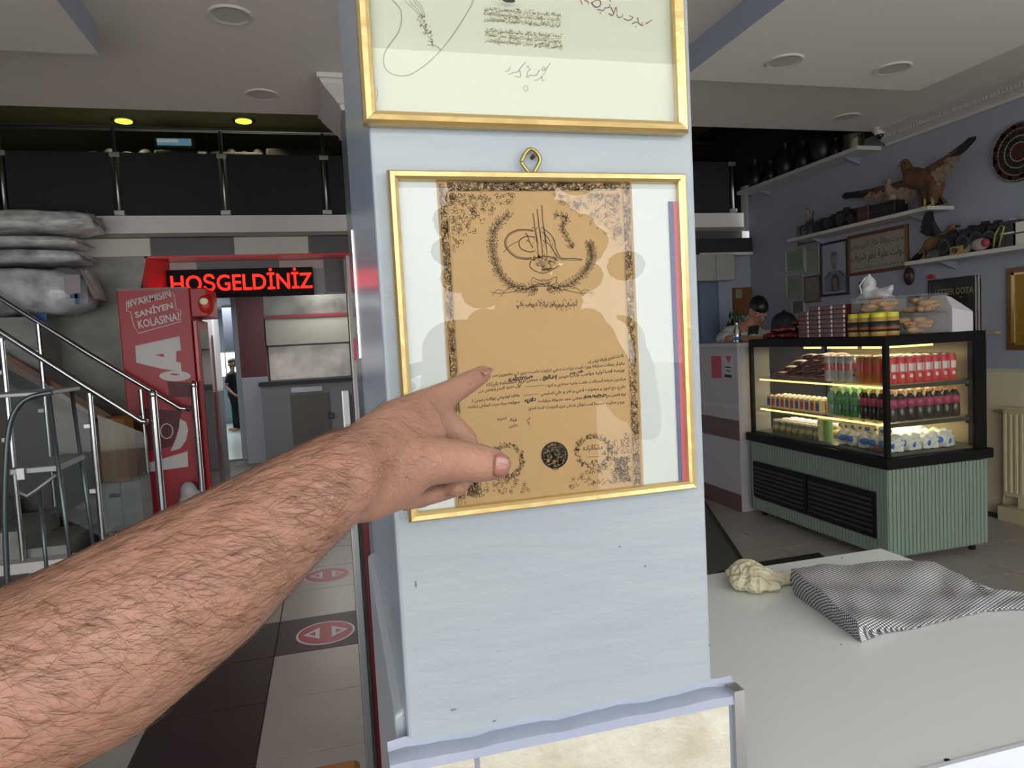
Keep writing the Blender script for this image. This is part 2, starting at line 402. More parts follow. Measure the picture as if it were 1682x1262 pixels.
# things on the mezzanine seen over the glass
mz = thing('wall_screen', 'small bright blue and white screen up on the mezzanine', 'screen', (0, 0, 0))
a = hit(252, 224, 'y', 8.0); b = hit(320, 243, 'y', 8.0)
B(a.x, b.x, 8.0, 8.05, b.z, a.z).obj('frame', M_bmatte, mz)
B(a.x + .03, b.x - .03, 7.99, 8.0, b.z + .02, a.z - .02).obj('screen', mat('screen_blue', '5d8fae', .4, emit=.28, ecol='7fb4cc'), mz)
B(a.x + .03, a.x + .6 * (b.x - a.x), 7.985, 7.99, b.z + .05, a.z - .03).obj('picture_band', mat('screen_white', 'd0d4d6', .4, emit=.25), mz)
for (x0, y0, x1, y1, lb) in ((213, 253, 243, 272, 'pale green notice seen through the mezzanine glass, left one'), (325, 247, 340, 275, 'narrow pale notice seen through the mezzanine glass, middle one'), (417, 257, 432, 275, 'small pale notice seen through the mezzanine glass, right one')):
    a = hit(x0, y0 + 2, 'y', 8.09); b = hit(x1, y1, 'y', 8.09)
    o = B(a.x, b.x, 8.09, 8.0995, b.z, a.z).obj('notice', mat('glowing_notice', 'a9c0a0', .6, emit=.22), None, origin=((a.x + b.x) / 2, 8.09, b.z), label=lb, category='notice', group='notices on the mezzanine')  # paper notices given a faint glow of their own, though no lamps
# dark seats and partitions behind the glass
for i, (x0, y0, x1, lb) in enumerate(((133, 243, 250, 'tall black cupboard behind the mezzanine glass at the far left'), (255, 240, 343, 'black high-backed bench behind the mezzanine glass under the screen'), (345, 243, 433, 'long low black bench behind the mezzanine glass between two posts'), (437, 238, 545, 'black table heaped with dark things behind the right of the mezzanine glass'))):
    a = hit(x0, y0, 'y', 8.2); b = hit(x1, y0, 'y', 8.2)
    f = thing('dark_furniture', lb, 'furniture', ((a.x + b.x) / 2, 8.3, 2.6), 'dark furniture on the mezzanine')
    B(a.x, b.x, 8.1, 8.5, 2.62, a.z - .06).obj('body', mat('dark_cloth', '1c1b1d', .8), f, bevel=.02)
    top = MB()
    for k in range(4): top.ell((a.x + (b.x - a.x) * (k + .5) / 4, 8.3, a.z - .06), (b.x - a.x) / 8.5, .12, .05 + .03 * (k % 2))
    top.obj('top_rolls', MATS['dark_cloth'], f, smooth=True)
    for k in (0, 1): B(a.x + k * (b.x - a.x - .06), a.x + k * (b.x - a.x - .06) + .06, 8.1, 8.2, 2.60, 2.66).obj('foot', M_bmatte, f)
# two lit yellow spots
M_ylamp = mat('yellow_lamp', 'e6e84a', .5, emit=3.0, ecol='dfe23c')
for px, lb in ((203, 'lit yellow-green downlight in the mezzanine ceiling, left one'), (400, 'lit yellow-green downlight in the mezzanine ceiling, right one')):
    p = hit(px, 198, 'z', 3.945)
    t = thing('downlight', lb, 'ceiling light', (p.x, p.y, 3.95), 'lit mezzanine downlights')
    MB().lathe([(.085, -.008), (.12, -.004), (.12, .004)], (p.x, p.y, 3.945), 24).obj('ring', M_brush, t)
    MB().lathe([(0, -.012), (.082, -.012), (.082, 0)], (p.x, p.y, 3.943), 24).obj('lamp', M_ylamp, t)
    l = bpy.data.lights.new('downlight_glow', 'SPOT'); l.energy = 40; l.color = (1, .95, .6); l.spot_size = R(120); l.shadow_soft_size = .06
    lo = bpy.data.objects.new('downlight_glow', l); COL.objects.link(lo); lo.location = (p.x, p.y, 3.92)
# unlit round ceiling lights
M_ring = mat('light_ring', 'd9d5ce', .6); M_lens = mat('light_lens', 'cdc8c1', .6)
for px, py, z, lb in ((378, 24, CEZ, 'unlit round ceiling light above the stairs'), (1288, 100, 2.95, 'unlit round ceiling light in the right lowered panel, left one'),
                      (1466, 112, 2.95, 'unlit round ceiling light in the right lowered panel, right one'), (1390, 192, CEZ, 'unlit round ceiling light in front of the mezzanine on the right'),
                      (430, 155, CEZ, 'faint unlit round ceiling light near the crown of the pillar')):
    p = hit(px, py, 'z', z)
    t = thing('ceiling_light', lb, 'ceiling light', (p.x, p.y, z), 'unlit round ceiling lights')
    MB().lathe([(.078, -.004), (.085, -.009), (.098, -.009), (.105, 0)], (p.x, p.y, z), 32).obj('ring', M_ring, t, smooth=40)
    MB().lathe([(0, -.005), (.076, -.005), (.076, -.001)], (p.x, p.y, z), 32).obj('lens', M_lens, t)
# cornice along the right wall
prof = [(0, 0), (-.17, 0), (-.17, -.03), (-.13, -.05), (-.10, -.09), (-.04, -.12), (-.03, -.14), (0, -.14)]
M_corn = mat('cornice_plaster', 'c4c1bb', .6)
cor = struct(MB().prism([(4.75 + x, -1.3, CEZ + z) for x, z in prof], (0, 6.30, 0)), 'trim_5', M_corn)
dm = MB()
for k in range(150):
    y = 4.95 - k * .03; dm.box(4.61, 4.635, y, y + .016, CEZ - .10, CEZ - .072)
o = dm.obj('dentil_row', M_corn, cor); o['kind'] = 'stuff'
# far pillar with crown moulding (behind the picture column)
pil = struct(B(.2, .62, 4.45, 5.3, 0, CEZ), 'pillar', M_colside)
cr = MB()
cpf = [(3.1, .155), (3.075, .155), (3.07, .14), (3.05, .13), (3.02, .10), (2.985, .06), (2.965, .045), (2.96, .03), (2.93, .02), (2.93, .0)]
rg = [[(.2 - o_, 4.45 - o_, z), (.62 + o_, 4.45 - o_, z), (.62 + o_, 5.07, z), (.2 - o_, 5.07, z)] for z, o_ in cpf]
cr.add([p for r_ in rg for p in r_], [(i * 4 + k, i * 4 + (k + 1) % 4, (i + 1) * 4 + (k + 1) % 4, (i + 1) * 4 + k) for i in range(len(rg) - 1) for k in range(4)] + [(0, 1, 2, 3)])
cr.obj('crown', M_white, pil)

# ---------------- picture column
colm = struct(B(.0565, .4275, .74, 1.26, 1.03, CEZ), 'column', [M_col, M_colside], bevel=.004)
for p in colm.data.polygons: p.material_index = 1 if p.normal.x < -.5 else 0
struct(B(.034, .455, .722, .762, .0, 1.03).box(.058, .4275, .762, 1.26, 0, 1.03), 'column_base', mat('base_grout', '98a1b0', .5))
# sloping painted ledge
lg = MB(); N = 22
def ledge_y(t): return .0015 * math.sin(t * 23) + .001 * math.sin(t * 51)
rows = []
for i in range(N + 1):
    t = i / N; x = .034 + .421 * t; w = ledge_y(t)
    rows.append([(x, .7425, 1.052 + w * 1.2), (x, .737, 1.044 + w), (x, .724 + w * .5, 1.043 + w), (x, .7175, 1.040 + w * .5), (x, .7165, 1.030), (x, .745, 1.03)])
vs = [p for r in rows for p in r]
lg.add(vs, [(i * 6 + k, (i + 1) * 6 + k, (i + 1) * 6 + (k + 1) % 6, i * 6 + (k + 1) % 6) for i in range(N) for k in range(6)] + [tuple(range(6)), tuple(range(N * 6, N * 6 + 6))])
lg.obj('ledge', mat('ledge_paint', '9ca5b8', .35, bump=(40, .25)), colm, smooth=50)
cb = bpy.data.objects['column_base']
M_cream = mat('cream_marble', 'd3d2c6', .3, bump=(90, .35), var=(16, 'b6ac98', .22))
for x0, x1 in ((-.2, .124), (.130, .436)):
    x0 = max(x0, .055)
    for z0, z1 in ((.70, 1.0305), (.40, .695), (.10, .395)): B(x0, x1, .7185, .722, z0, z1).obj('tile', M_cream, cb)
B(.0345, .052, .7175, .7225, 0, 1.03).obj('corner_strip', mat('painted_strip', 'b4bdcc', .35), cb)
B(.4425, .4565, .7155, .735, 0, 1.046).obj('edge_profile', mat('steel_profile', 'd0d2d2', .3, .9), cb, label='bright metal corner profile')
ch_ = MB()
for px, py, w_, h_ in ((683, 960, .0012, .004), (745, 1166, .004, .0012), (845, 1192, .005, .001), (1002, 1172, .004, .001), (812, 1185, .003, .0008), (1060, 930, .0014, .0012), (1018, 898, .002, .0008), (1165, 1060, .001, .001)): p = hit(px, py, 'y', .7398); ch_.ell(p, w_, .0007, h_, 8, 5)
ch_.obj('paint_chips', mat('chipped_paint', '6e7478', .7), colm)['kind'] = 'stuff'
# lower cladding on the left side of the column
cl = MB(); cl.hexa([(.0575, .7625, .0), (.0575, 1.24, .0), (.0575, 1.24, 1.118), (.0575, .7625, 1.075)], [(.043, .7625, .0), (.0445, 1.24, .0), (.0445, 1.24, 1.112), (.0445, .7625, 1.068)])
struct(cl, 'trim_6', mat('side_render', 'a9b0b8', .3, bump=(30, .1)), bevel=.004)
# partition post and red panel behind the column
pt = thing('glass_turnstile_frame', 'tall polished steel door frame edge with a dark red panel beside the column', 'door frame', (.03, 1.4, 0))
MB().box(.020, .037, 1.39, 1.41, .0, 1.40).obj('post', mat('dull_steel', '8c9092', .35, .9), pt, bevel=.003)
B(.0375, .056, 1.395, 1.405, .0, 1.14).obj('red_panel', mat('dark_red_film', '5c0f1c', .3), pt)
B(.0375, .0405, 1.388, 1.394, .0, 1.39).obj('seal', M_bmatte, pt)
B(.056, .063, 1.385, 1.395, .0, 1.0).obj('inner_profile', M_chrome, pt)
a = hit(580, 556, 'y', 1.27); b = hit(587, 592, 'y', 1.27)
ms = thing('mirror_strip', 'narrow bright mirror strip on the left edge of the blue column', 'strip', (.058, 1.27, 1.45)); B(.0535, .0635, 1.262, 1.275, 1.46, 1.688).obj('mirror', M_chrome, ms, bevel=.001); B(.0640, .0665, 1.262, 1.27, 1.40, 1.688).obj('black_edge', M_bmatte, ms); B(a.x, b.x, 1.262, 1.27, b.z, a.z).obj('red_tag', mat('tag_red', '9c2036', .4), ms)
a = hit(598, 553, 'y', 1.28); b = hit(606, 573, 'y', 1.28); c_ = hit(606, 600, 'y', 1.28)
st = thing('wall_switch', 'small yellow and black control box beside the column edge', 'switch', (a.x, 1.28, a.z))
B(a.x, b.x + .004, 1.275, 1.30, c_.z, a.z).obj('body', M_bmatte, st, bevel=.002); B(a.x + .003, b.x + .002, 1.270, 1.275, b.z, a.z - .004).obj('yellow_face', mat('tag_yellow', 'd2b01e', .4), st)

# ---------------- back wall below the mezzanine
bw = MB()
xl = hit(241, 421, 'y', YB).x
bw.prism([(-4.4, YB, 0), (xl - .22, YB, 0), (xl - .22, YB, 1.6), (xl, YB, 2.435), (-4.4, YB, 2.435)], (0, .06, 0))
struct(bw, 'wall_back_left', M_marble)
struct(B(-4.4, xl - .1, YB + .06, YB + .3, 0, 2.43), 'wall_back_core', M_bmatte)
M_rfl = mat('sign_lit_red', 'e04448', .22)  # red light of the LED sign put into the soffit and jamb colour
struct(B(xl - .02, .4, YB, 7.52, 2.415, 2.438), 'trim_7', M_rfl)
jb = MB(); jb.hexa([(xl - .01, YB + .0, 0), (xl - .01, YB, 2.42), (-1.44, 7.52, 2.42), (-1.44, 7.52, 0)], [(xl - .06, YB + .02, 0), (xl - .06, YB + .02, 2.42), (-1.5, 7.56, 2.42), (-1.5, 7.56, 0)])
struct(jb, 'trim_8', M_rfl)
# wall above the passage with band tiles
wb = struct(B(-1.5, .6, 7.52, 7.64, 2.06, 2.44), 'wall_back_header', M_kit)
for i, (x0, x1) in enumerate(((-1.46, -1.2), (-1.2, -.42), (-.42, .02), (.02, .22), (.22, .6))):
    B(x0 + .003, x1 - .003, 7.512, 7.521, 2.325 if i < 3 else 2.07, 2.41).obj('tile', mat('header_light', 'b6aaaa', .35) if i % 2 == 0 or i == 2 else mat('header_dark', '55525c', .35), wb)
# right of the passage: service wall behind the column
struct(B(.24, .34, 7.3, 7.6, 0, 2.44), 'wall_back_pier', M_white)
struct(B(.62, 4.95, 7.06, 7.16, 0, 2.44), 'wall_back_right', M_wall)
# kitchen alcove and passage
struct(B(-.92, .6, 10.2, 10.3, 0, 2.6), 'kitchen_wall', mat('kitchen_wall_tile', '86888a', .35))
struct(B(.32, .42, 7.6, 10.3, 0, 2.6), 'kitchen_side_wall', M_kit)
struct(B(-4.4, -1.56, 7.55, 7.65, 0, 2.44), 'passage_wall_left', M_bmatte)
struct(B(-2.6, -2.5, 10.3, 16, 0, 2.6), 'corridor_wall_left', mat('corridor_grey', '8d98a2', .5))
struct(B(-1.25, -1.15, 10.3, 16, 0, 2.6), 'corridor_wall_right', MATS['corridor_grey'])
struct(B(-2.6, .6, 7.64, 16, 2.42, 2.5), 'passage_ceiling', M_kit)
struct(B(-2.6, -1.9, 10.0, 10.1, 0, 2.42), 'corridor_wall_front', mat('pale_door', 'a9b6ba', .4))
dw = struct(B(-1.9, -1.5, 10.0, 10.1, 2.0, 2.42), 'door_1', mat('door_head', '35353b', .5))
struct(B(-1.13, -.80, 9.86, 10.2, 0, 2.4), 'trim_9', mat('dark_red_pier', '420a12', .4))
struct(B(-1.128, -.80, 9.85, 9.86, 0, 1.16), 'trim_10', mat('grey_pier', '83868e', .45))
# far window with real daylight behind
wz0, wz1 = 1.02, 1.52
ew = MB(); ew.box(-2.6, -1.15, 16, 16.1, 0, wz0); ew.box(-2.6, -1.15, 16, 16.1, wz1, 2.6); struct(ew, 'wall_corridor_end', MATS['corridor_grey'])
wf = MB(); wf.box(-2.15, -2.12, 16, 16.05, wz0, wz1); wf.box(-1.8, -1.77, 16, 16.05, wz0, wz1); struct(wf, 'window_2', M_alu)
struct(B(-2.5, -1.25, 10.4, 15.9, 0.0, .004), 'corridor_floor', mat('pale_corridor_floor', 'c8d4d0', .3))
struct(B(-1.9, -1.2, 14.3, 14.5, 1.55, 2.4), 'corridor_blind', mat('blind_grey', '4a4b58', .6))
l = bpy.data.lights.new('corridor_area_light', 'AREA'); l.energy = 55; l.size = .9; l.color = (.9, 1, .97)  # area light over the corridor, without a fixture
lo = bpy.data.objects.new('corridor_area_light', l); COL.objects.link(lo); lo.location = (-1.9, 14.2, 2.38)
# kitchen counter
kc = thing('kitchen_counter', 'grey steel kitchen counter under a shiny splashback in the passage', 'counter', (-.3, 9.8, 0))
B(-.88, .3, 9.6, 10.18, 0, 1.04).obj('body', mat('counter_grey', '62656a', .4), kc, bevel=.005)
B(-.9, .31, 9.56, 10.19, 1.04, 1.09).obj('worktop', M_bmatte, kc)
B(-.52, -.02, 9.585, 9.6, .04, .90).obj('door', mat('counter_brown', '4a4642', .5), kc, bevel=.004)
B(.0, .29, 9.585, 9.6, .04, .98).obj('door', mat('counter_grey2', '6c6e74', .5), kc, bevel=.004)
B(-.05, .03, 9.57, 9.585, .55, .63).obj('handle', M_black, kc, bevel=.01)
B(-.5, -.1, 9.57, 9.585, .93, 1.0).obj('drawer', mat('drawer_steel', '7c7e84', .3, .5), kc, bevel=.004)
sp = thing('steel_splashback', 'crumpled shiny steel splashback above the kitchen counter', 'splashback', (-.3, 10.18, 1.1))
B(-.79, .3, 10.16, 10.19, 1.09, 1.55).obj('sheet', mat('foil_steel', 'ece6de', .38, .3, bump=(5, .9), var=(3, 'b8b2ac', .15)), sp)
hd = thing('extractor_hood', 'wide pale grey extractor hood over the kitchen counter', 'extractor hood', (-.3, 10, 1.55))
B(-.79, .3, 9.9, 10.18, 1.57, 1.93).obj('front', mat('hood_grey', '7c7e76', .4), hd, bevel=.004)
B(-.8, .3, 9.88, 10.18, 1.93, 1.975).obj('red_edge', mat('hood_red', '5a1420', .4), hd)
B(-.8, .3, 9.95, 10.18, 1.975, 2.4).obj('upper_cover', mat('hood_marble', '3c3e3c', .25, var=(3, '5c5e5a', .15)), hd)
l = bpy.data.lights.new('kitchen_fill', 'AREA'); l.energy = 24; l.size = .5; l.color = (1, .93, .85)  # added area light to brighten the splashback, no fixture there
lo = bpy.data.objects.new('kitchen_fill', l); COL.objects.link(lo); lo.location = (.0, 9.6, 2.38)

# ---------------- LED sign
sg = thing('led_sign', 'black LED sign box with glowing red letters HOŞGELDİNİZ over the passage', 'sign', (-.8, 7.5, 2.1))
a = hit(273, 444, 'y', 7.44); b = hit(516, 484, 'y', 7.44)
B(a.x, b.x, 7.44, 7.51, b.z, a.z).obj('box', mat('sign_black', '0a0608', .6, spec=.2), sg, bevel=.005)
vs, fs = text_mesh('HOŞGELDİNİZ', .012, 1.0, 3)
x0 = min(v.x for v in vs); x1 = max(v.x for v in vs)
a2 = hit(281, 474, 'y', 7.43); b2 = hit(512, 447, 'y', 7.43); hgt = .152
cap = .69
led = MB(); led.add([(a2.x + (v.x - x0) / (x1 - x0) * (b2.x - a2.x), 7.432, hit(400, 476, 'y', 7.43).z + v.y / cap * hgt) for v in vs], fs)
led.obj('red_letters', mat('led_red', 'ff1408', .5, emit=3.6, ecol='ff1a0c'), sg)

# ============================================================ THE TWO GOLD FRAMES ON THE COLUMN
M_gold = mat('brushed_gold', 'd2b478', .32, .8, bump=(60, .12, (1, 1, 1)), var=(9, 'dcc48c', .3))
M_backing = mat('mount_card', 'bfc4c2', .7)
M_gl = glass('picture_glass', (.985, .99, .985), 0, (0, 0, 0), 1.36)
YF = .722
def gold_frame(t, x0, x1, z0, z1, zb=None, zb1=None, w=.0108, yf=YF, yb=.739, seam=None):
    """four mitred rails; z0 left/right foot heights may differ"""
    zl, zr = z0; c = [Vector((x0, 0, zl)), Vector((x1, 0, zr)), Vector((x1, 0, z1[1])), Vector((x0, 0, z1[0]))]
    ctr = sum(c, Vector()) / 4
    inn = []
    for k, p in enumerate(c): inn.append(Vector((p.x + (w if p.x < ctr.x else -w), 0, p.z + (w if p.z < ctr.z else -w))))
    for k in range(4):
        a, b = c[k], c[(k + 1) % 4]; ia, ib = inn[k], inn[(k + 1) % 4]
        def pt(p, q, f, y): v = p.lerp(q, f); return (v.x, y, v.z)
        prof = [(0, yb), (0, yf + .004), (.22, yf), (.62, yf + .0008), (.9, yf + .003), (1, yf + .006), (1, yb)]
        va = [pt(a, ia, f, y) for f, y in prof]; vb = [pt(b, ib, f, y) for f, y in prof]
        m = MB(); n = len(prof); m.add(va + vb, [(i, (i + 1) % n, n + (i + 1) % n, n + i) for i in range(n)] + [tuple(range(n)), tuple(range(n, 2 * n))])
        m.obj('rail', M_gold, t)
    return inn
# lower frame
lf = thing('gold_picture_frame', 'gold-framed brown certificate with a calligraphic emblem, hanging on the blue column', 'picture frame', (.245, .735, 1.29))
c = [hit(*p, 'y', YF) for p in ((637, 277), (1128, 284), (1145, 804), (672, 861))]
gx0, gx1 = (c[0].x + c[3].x) / 2, (c[1].x + c[2].x) / 2 + .0012
gold_frame(lf, gx0, gx1, (c[3].z, c[2].z), (c[0].z, c[1].z))
zb, zt = min(c[2].z, c[3].z), max(c[0].z, c[1].z)
B(gx0 + .006, gx1 - .006, .7302, .738, zb + .006, zt - .006).obj('backing', M_backing, lf)
B(gx0 + .009, gx1 - .009, .7262, .7280, zb + .009, zt - .009).obj('glass', M_gl, lf)
YP = .7292
dA, dB_, dC, dD = (716, 296), (1038, 296), (1057, 806), (749, 838)
M_doc = mat('old_brown_paper', 'ad8c5f', .75, var=(6, 'b39266', .3))
dp = Ink('y', YP, (0, -1, 0)); 
q = [dp.P(p) for p in (dA, dB_, dC, dD)]
dx0, dx1 = (q[0].x + q[3].x) / 2, (q[1].x + q[2].x) / 2; dz1 = (q[0].z + q[1].z) / 2; dz0 = zb + .010
B(dx0, dx1, YP, YP + .0006, dz0, dz1).obj('certificate', M_doc, lf)
I = Ink('y', YP - .0003, (0, -1, 0)); ca = .0004
# pixel helper inside the certificate: u 0..1 left-right, v 0..1 top-bottom
def U(u, v):
    l_ = (dA[0] + (dD[0] - dA[0]) * v, dA[1] + (dD[1] - dA[1]) * v); r_ = (dB_[0] + (dC[0] - dB_[0]) * v, dB_[1] + (dC[1] - dB_[1]) * v)
    return (l_[0] + (r_[0] - l_[0]) * u, l_[1] + (r_[1] - l_[1]) * u)
def sq(u0, u1, v0, v1, n, w=.00045, s=.02):
    for _ in range(n):
        u = random.uniform(u0, u1); v = random.uniform(v0, v1); a_ = random.uniform(0, 6.3); k = random.uniform(-1.3, 1.3); pts = []
        for i in range(4):
            pts.append(U(min(max(u, u0), u1), min(max(v, v0), v1))); u += s * .4 * math.cos(a_); v += s * .25 * math.sin(a_); a_ += k
        I.stroke(pts, w * random.uniform(.7, 1.3))
# border strips: two rules with dense tracery between
for u0, u1 in ((.008, .055), (.945, .992)):
    sq(u0 + .006, u1 - .006, .01, .985, 760, .0005, .03)
    for u in (u0, u1): I.stroke([U(u, v / 20) for v in range(21)], .0003)
sq(.06, .94, .008, .032, 560, .0006, .03)
for v in (.006, .035): I.stroke([U(u / 20, v) for u in range(21)], .0003)
def corner(us, vs, fu, fv, n):
    # scrolls that thin out away from the corner
    for _ in range(n):
        a_ = random.random() ** 1.6; b_ = random.random() ** 1.6
        if a_ + b_ > 1: continue
        u = us + fu * a_ * .34; v = vs + fv * b_ * .17
        r_ = random.uniform(.006, .016); t0 = random.uniform(0, 6.3); sgn = random.choice((-1, 1))
        I.stroke([U(u + r_ * (1 - k / 9) * math.cos(t0 + sgn * k * .75), v + r_ * .6 * (1 - k / 9) * math.sin(t0 + sgn * k * .75)) for k in range(8)], .00052)
    for k in range(7):   # leafy rosettes
        u = us + fu * (.03 + .045 * k); v = vs + fv * (.015 + .10 * math.exp(-k * .4) * (1 + .2 * math.sin(k * 2)))
        for j in range(5):
            t0 = j * 1.257 + k; I.stroke([U(u, v), U(u + .012 * math.cos(t0), v + .008 * math.sin(t0)), U(u + .02 * math.cos(t0 + .5), v + .012 * math.sin(t0 + .5))], .0006, .0002)
corner(.07, .045, 1, 1, 260); corner(.93, .045, -1, 1, 260); corner(.07, .965, 1, -1, 150); corner(.93, .965, -1, -1, 190)
sq(.85, .92, .885, .955, 150, .0005, .02); sq(.07, .14, .90, .96, 120, .0005, .02)
# wreath
def leafy(pts, n, size, flip):
    P = [np.array(p) for p in smooth_pts(pts, 12)]; L = len(P)
    for i in range(n):
        k = int((L - 2) * i / n); p = P[k]; d = P[k + 1] - P[k]; d = d / (np.linalg.norm(d) + 1e-9)
        for sd in (-1, 1):
            for off in (.35, .85):
                a_ = math.atan2(d[1], d[0]) + sd * off + random.uniform(-.15, .15); s_ = size * random.uniform(.75, 1.1)
                e = p + s_ * np.array((math.cos(a_), math.sin(a_))); nrm = np.array((-math.sin(a_), math.cos(a_))) * s_ * .17
                m1 = (p + e) / 2
                I.stroke([tuple(p), tuple(m1 + nrm), tuple(e)], .00048); I.stroke([tuple(p), tuple(m1 - nrm), tuple(e)], .0004)
    I.curve([tuple(x) for x in P[::6]], .0006)
leafy([(884, 476), (851, 473), (826, 457), (813, 430), (808, 400), (814, 372), (838, 350)], 30, 12.5, 1)
leafy([(898, 476), (938, 466), (962, 444), (972, 420), (968, 398)], 22, 12.5, -1)
leafy([(941, 408), (930, 388), (923, 372), (930, 358), (908, 352)], 12, 9, 1)
for x0, sg in ((884, -1), (898, 1)):   # crossing stems and ribbon tails
    I.curve([(x0 - sg * 22, 462), (x0, 470), (x0 + sg * 35, 478), (x0 + sg * 60, 482), (x0 + sg * 78, 480)], .0008)
    I.curve([(x0 + sg * 20, 470), (x0 + sg * 48, 473), (x0 + sg * 62, 488)], .0007)
    I.curve([(x0 + sg * 55, 480), (x0 + sg * 66, 476), (x0 + sg * 76, 486)], .0006)
# banner
I.curve([(875, 455), (885, 460), (900, 460), (914, 455), (912, 466), (898, 470), (884, 470), (873, 465), (875, 455)], .0007)
I.curve([(880, 459), (892, 463), (908, 459)], .0004); I.scroll(880, 459, 910, 467, 22, .0004, 4)
I.curve([(868, 474), (891, 466), (918, 474)], .0009)
# imperial monogram
def TZ(x, y): return (720 + x / 4.947, 320 + y / 4.947)
def tg(pts, w, w2=None): I.curve([TZ(*p) for p in pts], w, w2)
for x, yt in ((768, 150), (803, 115), (840, 85)):
    tg([(x, yt), (x + 8, 200), (x + 20, 300), (x + 38, 420), (x + 45, 520)], .0013, .0010)
    tg([(x - 8, 280), (x + 12, 260), (x + 26, 300), (x + 34, 380)], .0008)
tg([(775, 292), (720, 284), (640, 288), (570, 325), (540, 385), (560, 445), (620, 500), (690, 522), (760, 520)], .0013, .0018)
tg([(775, 300), (720, 293), (645, 297), (580, 332), (552, 388), (572, 442), (630, 492), (700, 512), (760, 510)], .0006)
tg([(785, 345), (720, 338), (670, 360), (655, 400), (675, 440), (730, 462), (780, 460)], .0013, .0015)
tg([(530, 468), (580, 415), (650, 378)], .0008)
tg([(710, 310), (730, 350), (745, 390), (770, 430)], .0014, .0007)
tg([(860, 280), (915, 325), (945, 390), (955, 440), (985, 500), (1010, 518), (1100, 518), (1170, 526)], .0012, .0014)
tg([(850, 370), (900, 405), (945, 470), (985, 520), (1020, 528), (1165, 532)], .0010, .0006)
tg([(840, 300), (890, 350), (925, 430), (960, 500)], .0009)
tg([(750, 540), (745, 585), (790, 620), (855, 638), (920, 612), (985, 575)], .0014, .0010)
tg([(750, 540), (800, 510), (880, 500), (960, 520)], .0010)
for k in range(120):
    y = random.uniform(505, 625); hw = 110 * (1 - abs(y - 540) / 110) if y > 540 else 105
    x = 862 + random.uniform(-hw, hw); r_ = random.uniform(8, 26); t0 = random.uniform(-.6, .4)
    tg([(x, y), (x + r_ * .5, y - 7 + random.uniform(-4, 4)), (x + r_ * math.cos(t0), y + r_ * math.sin(t0) * .5)], .00055)
for k in range(60):
    x = random.uniform(690, 960); y = random.uniform(330, 500)
    if x < 780 and y > 430: continue
    tg([(x, y), (x + random.uniform(-10, 10), y + random.uniform(4, 26))], .0005)
# calligraphic line under the emblem
I.text(arabic('احسان بيوريلان برات شريف عالي'), (848, 507), (948, 507), 11, .03)
I.scroll(848, 493, 948, 507, 70, .00045, 5)
# body lines (foot points left/right from the photograph)
lines = [('باعث تحرير وثيقه اولدر كه', (966, 600), (1024, 588), 8), ('مقدار بدلات سابقه ويره امت زراعت دخي غزاوت دامت هري كي مامورين سر', (808, 622), (1026, 602), 8),
         ('ويرسه قضا اوليه مواجب جناب ميسر و حضارت محض لزوم صنعتنامه بازركانه', (798, 638), (1026, 613), 9), ('طرابزون طرفنه آمدرلك و خلعت باهيه مختاري و كزيده', (896, 638), (1028, 627), 8),
         ('اول حدود قديم يابعض دن', (786, 648), (856, 638), 8), ('خارج مع امور و معنونده ناجي و نفر و علي اسليمي', (888, 652), (1028, 640), 8),
         ('جانك اولدوغي بوكادنم نمدن ا', (776, 664), (854, 654), 8), ('اولدلغمن مع حقيريه حضار متشي حمد متنوكلا مراياسه', (884, 664), (1028, 652), 7),
         ('وريم خدايت حسبما امت اولان شدلن مرن اندومت اسرا كندي', (868, 676), (1026, 665), 8), ('سويلمه سنه مرت ايملش نهادمه', (768, 673), (854, 664), 7),
         ('تحريرا', (817, 692), (832, 690), 6), ('سنه', (838, 693), (849, 692), 6), ('مارس', (836, 704), (850, 702), 7), ('في', (865, 692), (871, 691), 6), ('٩', (866, 699), (870, 699), 6)]
for s_, p0, p1, h in lines: I.text(arabic(s_), p0, p1, h, .03)
I.stroke([(863, 636), (893, 633)], .0005); I.stroke([(861, 650), (884, 647)], .0005)
# seals
def seal(cx, cy, rx, ry, dense):
    for k in range(260):
        a_ = random.uniform(0, 6.3); r_ = random.uniform(.76, 1.0) if not dense else .95 * math.sqrt(random.random())
        x, y = cx + rx * r_ * math.cos(a_), cy + ry * r_ * math.sin(a_); t0 = random.uniform(0, 6.3)
        I.stroke([(x, y), (x + 2.2 * math.cos(t0), y + 2.2 * math.sin(t0)), (x + 3 * math.cos(t0 + 1), y + 3 * math.sin(t0 + 1))], .00055)
seal(975, 742, 32, 29, False); I.ring((975, 742), 25, 22, .0003)
seal(833, 757, 28, 30, False); I.ring((833, 757), 21, 22, .0003)
I.text(arabic('مشكاتزاده'), (958, 743), (990, 741), 12, .02); I.stroke([(965, 751), (985, 750)], .0005); I.text('٤٩', (971, 762), (982, 761), 6, .03)
I.obj('printed_ornament', mat('brown_ink', '64513a', .8), lf)
I = Ink('y', YP - .0005, (0, -1, 0))
I.ring((911, 748), 20.5, 20.5, .0022); seal(911, 748, 20, 20, True); seal(911, 748, 20, 20, True)
I.curve([(905, 769), (912, 772), (918, 769)], .0008)
I.text(arabic('خلص مصر'), (935, 618), (958, 614), 8, .05); I.text(arabic('مهر تاريخ'), (892, 626), (915, 622), 9, .05); I.text(arabic('صنعتنامه'), (835, 628), (875, 622), 9, .05)
I.text(arabic('دفتريه'), (862, 664), (880, 661), 10, .05); I.text(arabic('مع حقيريه حضار'), (958, 656), (996, 652), 7, .05)
I.obj('dark_ink_seal', mat('black_ink', '2b2622', .7), lf, label='dark circular stamped seal and pen strokes')
